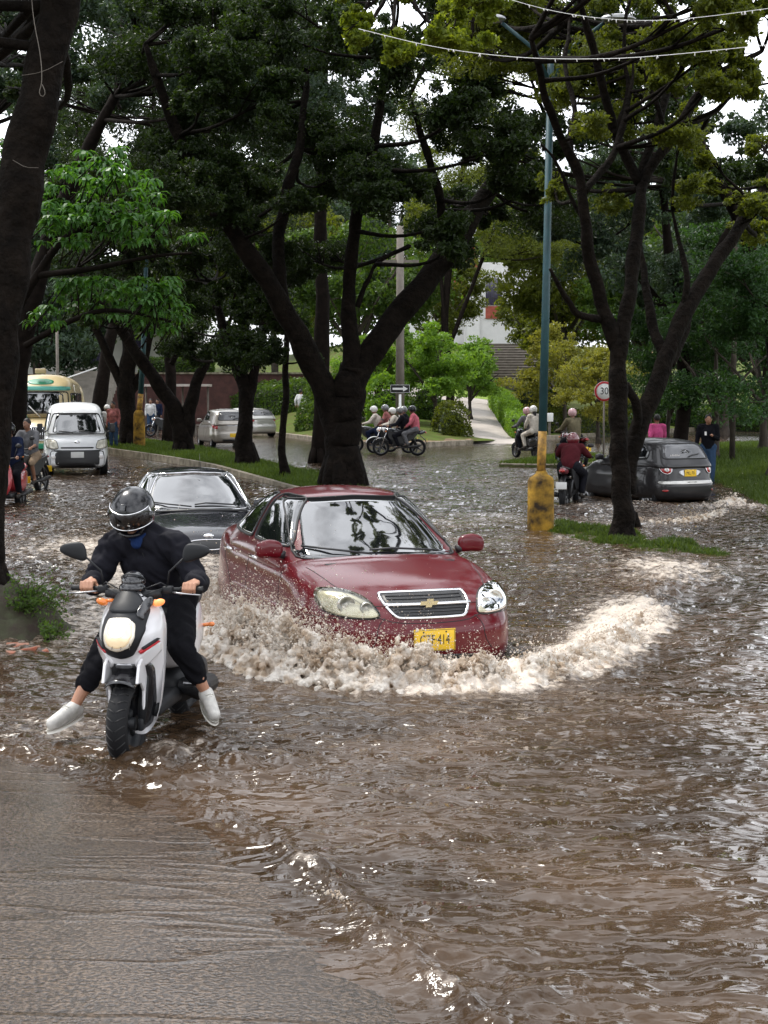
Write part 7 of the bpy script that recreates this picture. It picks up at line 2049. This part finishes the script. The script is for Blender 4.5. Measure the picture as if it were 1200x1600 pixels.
# ------------------------------------------------------------------ lamp post, signs, poles
M_postblue = mat('post_blue_green', (.025, .085, .10), .5, var=.35, vscale=3, bump=.2)
M_postyel = mat('post_yellow', (.55, .30, .035), .7, var=.75, col2=(.10, .055, .02), vscale=7, bump=.5, bscale=30)
M_baseyel = mat('base_yellow_stained', (.42, .24, .03), .8, spec=.2, var=.85, col2=(.030, .020, .012), vscale=3.3, bump=.8, bscale=24)
M_conc = mat('pole_concrete', (.19, .165, .14), .8, var=.3, vscale=3, bump=.4)
def lamp_post(px, Y, z, label, h=7.8, bw=.38, bh=.85, r=.066, lean=0.0, yel=1.55, arms=True):
    root = empty('street_lamp', (hx(px, Y), Y, z), 0, label, 'street lamp')
    mb = MB(); mb.lathe([(bw * .50, -.4), (bw * .51, 0), (bw * .50, bh * .94), (bw * .46, bh), (r * 1.5, bh + .05), (r, bh + .12)], (0, 0, 0), 'Z', 24)
    mb.v = [(x + .012 * math.sin(z_ * 9 + x * 8), y + .010 * math.cos(z_ * 7 + y * 9), z_) for x, y, z_ in mb.v]
    mb.build('base', M_baseyel, root)
    mb = MB(); mb.tube([(0, 0, bh), (lean * .2, 0, yel)], [r * 1.02, r], 16); mb.build('lower_pole', M_postyel, root)
    mb = MB(); mb.tube([(lean * .2, 0, yel), (lean * .55, 0, h * .5), (lean, 0, h)], [r, r * .9, r * .75], 16)
    mb.tube([(lean * .5, 0, 5.0), (lean * .5 + .001, 0, 5.04)], [r * 1.2, r * 1.2], 12); po = mb.build('pole', M_postblue, root)
    if arms:
        for sg in (-1, 1):
            mb = MB(); mb.tube([(lean, 0, h - .4), (lean + sg * .25, -.1, h + .1), (lean + sg * .75, -.25, h + .45)], [.035, .03, .028], 8); ar = mb.build('arm', M_postblue, root)
            mb = MB(); mb.ell((lean + sg * .95, -.3, h + .50), (.26, .12, .07), 16, 10); mb.build('lamp_head', M_alu, ar)
    return root
lamp_post(845.5, 23.3, -.05, 'tall blue green lamp post with a stained yellow base standing in the flood', 7.1, lean=.10)
lamp_post(218, 55, .15, 'distant lamp post with a yellow base on the island left of the v shaped tree', 7.5, .40, 1.3, .10, .35, 2.0)

root = empty('utility_pole', (hx(625, 66), 66, .3), 0, 'grey concrete utility pole behind the one way sign', 'utility pole')
mb = MB(); mb.tube([(0, 0, -.3), (0, 0, 9)], [.20, .15], 16); mb.build('pole', M_conc, root)
mb = MB(); mb.box((0, 0, 7.5), (1.6, .1, .12)); mb.build('crossarm', M_conc, root)
root = empty('utility_pole', (hx(1144, 44), 44, .2), 0, 'thin dark pole among the trees at the right side', 'utility pole')
mb = MB(); mb.tube([(0, 0, -.3), (0, 0, 7.5)], [.085, .07], 12); mb.build('pole', M_bark_far, root)
mb = MB(); mb.tube([(-.1, 0, 6.9), (.35, 0, 7.1)], [.03, .03], 8); mb.build('bracket', M_alu, root)
root = empty('utility_pole', (hx(92, 74), 74, .2), 0, 'pale post with a slanting handrail left, behind the bus', 'post')
mb = MB(); mb.tube([(0, 0, -.2), (0, 0, 5.2)], [.08, .07], 12); mb.build('post', M_conc, root)
mb = MB(); mb.tube([(-1.5, 0, 2.1), (0, 0, 2.6), (1.4, 2.5, 3.3)], .035, 8); mb.build('handrail', M_plateW, root)

M_sgnw = mat('sign_white', (.78, .78, .76), .5); M_sgnk = mat('sign_black', (.010, .010, .010), .5); M_sgnr = mat('sign_red', (.45, .02, .03), .5)
root = empty('one_way_sign', (hx(625, 61.6), 61.6, .2), 0, 'black one way sign with a white arrow pointing right, on a white post', 'road sign')
mb = MB(); mb.tube([(0, 0, -.1), (0, 0, 1.95)], .05, 10); mb.build('post', M_sgnw, root)
mb = MB(); mb.box((0, -.07, 2.17), (.78, .02, .34), None, .006); b_ = mb.build('panel', M_sgnk, root)
def flat(mb, poly, y, th=.004): mb.prism(poly, 0, th, Matrix(((1, 0, 0, 0), (0, 0, -1, y), (0, 1, 0, 0), (0, 0, 0, 1))))
mb = MB(); flat(mb, [(-.30, 2.13), (.12, 2.13), (.12, 2.06), (.31, 2.17), (.12, 2.28), (.12, 2.21), (-.30, 2.21)], -.081); mb.build('arrow', M_sgnw, b_)
mb = MB()
for zz in (2.018, 2.322): mb.box((0, -.083, zz), (.74, .004, .012))
for xx in (-.375, .375): mb.box((xx, -.083, 2.17), (.012, .004, .30))
mb.build('border', M_sgnw, b_)
root = empty('speed_sign', (hx(943, 46), 46, .1), 0, 'round speed limit sign reading 30 with a red ring, half hidden by the forked tree', 'road sign')
mb = MB(); mb.tube([(0, 0, -.2), (0, 0, 2.2)], .03, 10); mb.build('post', M_conc, root)
mb = MB(); mb.lathe([(0, -.03), (.30, -.03), (.30, -.015), (0, -.015)], (0, 0, 2.10), 'Y', 40); b_ = mb.build('panel', M_sgnw, root)
mb = MB(); mb.lathe([(.235, -.036), (.295, -.036), (.295, -.031), (.235, -.031)], (0, 0, 2.10), 'Y', 48); mb.build('red_ring', M_sgnr, b_)
o = lettering('numerals', '30', .30, M_sgnk, b_, (0, -.034, 2.10), -math.pi / 2, .85, .002)

# overhead cables with hanging bulbs, strung between the trees
def cable(label, pts, r=.011, drops=60, seed=1, L=.035):
    root = empty('string_light', pts[0], 0, label, 'string light', 'cables strung across the top')
    P = smoothline([Vector(p) - Vector(pts[0]) for p in pts], 80, False, 2); mb = MB(); mb.tube(P, r, 6); mb.build('cable', M_sgnw if r < .02 else M_plast, root)
    rg = random.Random(seed); mb = MB()
    for k in range(drops):
        p = P[int(rg.random() * 79)]; q = p + Vector((rg.uniform(-.01, .01), 0, -L * rg.uniform(.4, 1.3))); mb.tube([p, q], [.003, .0045], 5)
    mb.build('bulbs', M_whitelens, root)['kind'] = 'stuff'
    return root
cable('upper string of small lights crossing the top right corner', [W(760, -12, 12), W(860, 18, 12), W(960, 32, 12), W(1060, 32, 12), W(1210, 12, 12)], .0022, 34, 2, .02)
cable('lower string of small lights hanging across the picture in front of the lamp post', [W(560, 45, 12.5), W(680, 75, 12.5), W(800, 90, 12.5), W(900, 93, 12.5), W(1010, 90, 12.5), W(1220, 68, 12.5)], .0027, 26, 3, .022)
root = empty('fairy_lights', W(60, 90, 13.1), 0, 'fairy light cord looped round the left trunk, its end hanging in a loop', 'fairy lights')
o_ = root.location
mb = MB(); mb.tube([q - o_ for q in smoothline([W(48, -20, 13.2), W(52, 30, 13.15), W(64, 88, 13.1), (W(66, 130, 13.1)), W(60, 145, 13.1), W(66, 153, 13.1), W(72, 146, 13.1), W(66, 132, 13.1)], 40, False, 2)], .0032, 6)
mb.build('cord', M_conc, root)
for (a, b_) in (((98, 96), (34, 118)), ((20, 250), (60, 262))):
    mb = MB(); mb.tube([q - o_ for q in smoothline([W(a[0], a[1], 13.22), W((a[0] + b_[0]) / 2, (a[1] + b_[1]) / 2 + 6, 13.16), W(b_[0], b_[1], 13.24)], 12, False, 1)], .002, 5); mb.build('cord', M_conc, root)

# ------------------------------------------------------------------ left mossy mound, bricks and weeds
X, Y = np.meshgrid(np.linspace(-5.2, -2.35, 70), np.linspace(11.6, 15.0, 70))
cen = G0(20, 962, .1)
d2 = ((X - cen.x) / .68) ** 2 + ((Y - 13.05) / .72) ** 2
Z = -.40 + .78 * np.exp(-d2 * .9) * (1 + .25 * fbm(X * 3, Y * 3, 4, 61)) + .05 * fbm(X * 9, Y * 9, 3, 62)
gridmesh('mossy_mound', X, Y, Z, M_moss)
M_brick = mat('broken_brick', (.30, .085, .045), .8, var=.5, col2=(.34, .19, .13), vscale=9, bump=.7, bscale=30)
rg = random.Random(12)
for k in range(9):
    p = G0(rg.uniform(12, 70), rg.uniform(1002, 1022), .02)
    mb = MB(); mb.box((0, 0, 0), (rg.uniform(.05, .13), rg.uniform(.05, .10), rg.uniform(.03, .06)), Matrix.Rotation(rg.uniform(0, 3), 3, 'Z') @ Matrix.Rotation(rg.uniform(-.4, .4), 3, 'X'), .008)
    o = mb.build('brick_fragment', M_brick, None, (p.x, p.y, rg.uniform(-.012, .022))); tag(o, 'small orange brick fragment in the pile of rubble at the foot of the mossy mound', 'brick', 'brick rubble by the mound')
def weeds(label, px0, px1, py0, py1, Y, n, seed, leaf, size=.035):
    rg = random.Random(seed); b = G0((px0 + px1) / 2, py1, .05); b.y = Y
    root = empty('weed', (W((px0 + px1) / 2, py1, Y)), 0, label, 'plant'); o_ = root.location
    mb = MB(); cs = []
    for k in range(n):
        a = W(rg.uniform(px0, px0 + (px1 - px0) * .4), py1, Y) - o_; e = W(rg.uniform(px0, px1), rg.uniform(py0, py1), Y + rg.uniform(-.3, .3)) - o_
        m_ = a.lerp(e, .5) + Vector((0, 0, .06)); mb.tube([a, m_, e], [.006, .004, .002], 4)
        for t in (.4, .55, .7, .85, 1): cs.append(((a.lerp(m_, t * 2) if t < .5 else m_.lerp(e, t * 2 - 1)), (.06, .06, .05), 9))
    mb.build('stems', M_bark_far, root)
    V, Fq = leaf_cloud([tuple(c[0]) for c in cs], [c[1] for c in cs], [c[2] for c in cs], size, seed)
    link('leaves', fastmesh('leaves', V, Fq), leaf, root)
weeds('leafy green weed growing from the mossy mound at the left edge', 12, 108, 893, 965, 12.9, 46, 3, LF_mid)
weeds('small tuft of grass leaves at the right tip of the mossy mound', 66, 110, 965, 1000, 12.5, 14, 4, LF_mid)

# ------------------------------------------------------------------ buildings
M_wall = mat('church_white', (.76, .75, .74), .8, var=.08, vscale=2, bump=.2)
M_terra = mat('terracotta', (.36, .075, .045), .7, var=.3, vscale=4)
M_rooft = mat('grey_brown_roof', (.26, .20, .165), .8, var=.3, vscale=1.5, bump=.4)
M_win = mat('violet_dark_glass', (.035, .030, .060), .12, coat=.5)
M_brickw = mat('red_brick_wall', (.085, .034, .029), .85, var=.4, vscale=2.5, bump=.6, bscale=18)
M_step = mat('stone_steps', (.34, .31, .27), .8, var=.3, vscale=2)
cx, cy, cz = hx(770, 118), 118, 5.4
ch = empty('church', (cx, cy, cz), 0, 'white church with red doors and an arched window at the top of the steps', 'church')
mb = MB(); mb.box((.4, 3, 3.3), (5.2, 6, 7.2)); mb.build('front_wall', M_wall, ch)
mb = MB(); mb.box((-4.6, 4, 2.6), (4.9, 6, 6.0)); mb.build('side_wall', M_wall, ch)
mb = MB(); mb.prism([(-7.8, 3.7), (-2.3, 3.7), (-3.6, 6.6), (-7.8, 7.6)], 0, 6, Matrix(((1, 0, 0, 0), (0, 0, 1, .6), (0, 1, 0, 0), (0, 0, 0, 1)))); mb.build('roof', M_rooft, ch)
mb = MB(); mb.box((-1.55, -.12, 3.9), (.95, .3, 7.0)); mb.build('buttress', M_wall, ch)
mb = MB(); mb.prism([(-3.2, 6.3), (-1.0, 6.3), (-1.9, 9.2)], 0, 1.6, Matrix(((1, 0, 0, 0), (0, 0, 1, -.4), (0, 1, 0, 0), (0, 0, 0, 1)))); mb.build('gable', M_terra, ch)
mb = MB(); mb.box((-2.55, -.06, 4.9), (.95, .3, 2.9)); dr_ = mb.build('red_door', M_terra, ch)
mb = MB(); mb.box((-2.5, -.24, 4.7), (.40, .06, 2.0)); mb.build('door_panel', mat('dark_wood', (.08, .015, .012), .5), dr_)
arch = [(-.62, 2.7), (.62, 2.7)] + [(.62 * math.cos(a), 5.0 + .75 * math.sin(a)) for a in np.linspace(0, math.pi, 14)]
mb = MB(); mb.prism([(p[0] * 1.12, p[1] + (.0 if p[1] < 3 else .06)) for p in arch], 0, .08, Matrix(((1, 0, 0, 0), (0, 0, -1, -.01), (0, 1, 0, 0), (0, 0, 0, 1)))); wn = mb.build('window', M_sgnw, ch)
mb = MB(); mb.prism([(p[0], max(p[1], 3.65)) for p in arch], 0, .04, Matrix(((1, 0, 0, 0), (0, 0, -1, -.10), (0, 1, 0, 0), (0, 0, 0, 1)))); mb.build('pane', M_win, wn)
mb = MB(); mb.box((0, -.12, 3.12), (1.24, .05, .95)); mb.build('red_panel', M_terra, wn)
mb = MB()
for xx in (-.31, 0, .31): mb.box((xx, -.155, 4.6), (.05, .02, 1.9))
for zz in (4.2, 4.9): mb.box((0, -.157, zz), (1.22, .02, .05))
mb.build('glazing_bars', M_sgnk, wn)
# steps to the church
st = empty('stone_steps', (hx(800, 106), 104, 0), 0, 'broad stone steps climbing to the white church', 'steps')
mb = MB()
for k in range(14): mb.box((0, k * .75, 2.95 + k * .20), (5.2, .76, .20 + .6))
mb.build('risers', mat('shaded_stone_risers', (.15, .13, .11), .9, var=.4, vscale=3), st)  # shade under the tread overhangs is put into the darker riser colour
mb = MB()
for k in range(14): mb.box((0, k * .75 - .05, 3.37 + k * .20), (5.4, .84, .05))
mb.build('treads', M_step, st)
ob = empty('apartment_block', (hx(1075, 190), 190, 6), 0, 'orange pink apartment block far off behind the trees on the right', 'building')
mb = MB(); mb.box((0, 0, 9), (9, 8, 26)); mb.build('wall', mat('orange_render', (.60, .30, .20), .8, var=.1), ob)
for k in range(5):
    for j in range(3):
        mb = MB(); mb.box((-2.8 + j * 2.8, -4.02, 6 + k * 3.1), (1.2, .08, 1.5)); mb.build('window', M_win, ob)
# brick retaining wall, bus shelter, low house on the left
bw = empty('brick_wall', (hx(200, 90), 90, 0), 0, 'dark red brick retaining wall behind the bus shelter on the left', 'wall')
mb = MB(); mb.box((5.0, 0, 1.7), (15.5, .5, 3.4)); mb.box((-9.5, 1, 1.6), (8, .5, 3.6)); mb.build('brickwork', M_brickw, bw)
mb = MB(); mb.box((5.0, 0, 3.44), (15.7, .7, .10)); mb.build('coping', M_kerb, bw)
ss = empty('stairway', (hx(110, 80), 80, 0), 0, 'concrete steps beside the brick wall, climbed by the person with the blue backpack', 'steps')
mb = MB()
for k in range(16): mb.box((.3, k * .40, .30 + k * .19), (2.4, .41, .7))
mb.build('treads', M_step, ss)
sh = empty('bus_shelter', (hx(275, 79), 79, .1), 0, 'small bus shelter with a flat pale roof in front of the brick wall', 'bus shelter')
mb = MB(); mb.box((0, 0, 2.55), (3.6, 1.5, .12)); mb.build('roof', M_path, sh)
for xx, yy in ((-1.6, .6), (1.6, .6), (.3, .6), (1.0, -.6)):
    mb = MB(); mb.tube([(xx, yy, 0), (xx, yy, 2.5)], .05, 8); mb.build('post', M_conc, sh)
mb = MB(); mb.box((0, .35, .5), (2.6, .35, .08)); mb.box((-1, .35, .25), (.1, .3, .5)); mb.box((1, .35, .25), (.1, .3, .5)); mb.build('bench', M_conc, sh)
hs = empty('house', (hx(150, 112), 112, 3.6), 0, 'low pale house with dark openings above the brick wall on the left', 'house')
mb = MB(); mb.box((0, 2, 2.0), (15, 4, 4)); mb.build('wall', mat('house_wall', (.42, .41, .39), .8, var=.2, vscale=.8), hs)
for k in range(5):
    mb = MB(); mb.box((-6 + k * 3, -.05, 1.9), (1.7, .12, 2.2)); mb.build('window', M_win, hs)
mb = MB(); mb.box((0, 1.6, 4.15), (16, 6, .3)); mb.build('roof', M_rooft, hs)
pb = empty('post_box', (hx(858, 72), 72, 0), 0, 'small white meter post beside the lamp post, in front of the hedge', 'post')
zz = float(hill(np.array(hx(858, 72)), np.array(72.))); pb.location.z = zz
mb = MB(); mb.box((0, 0, .45), (.12, .12, .9), None, .01); mb.build('post', M_conc, pb)
mb = MB(); mb.box((0, -.02, .85), (.34, .2, .4), None, .02); mb.build('box', M_sgnw, pb)
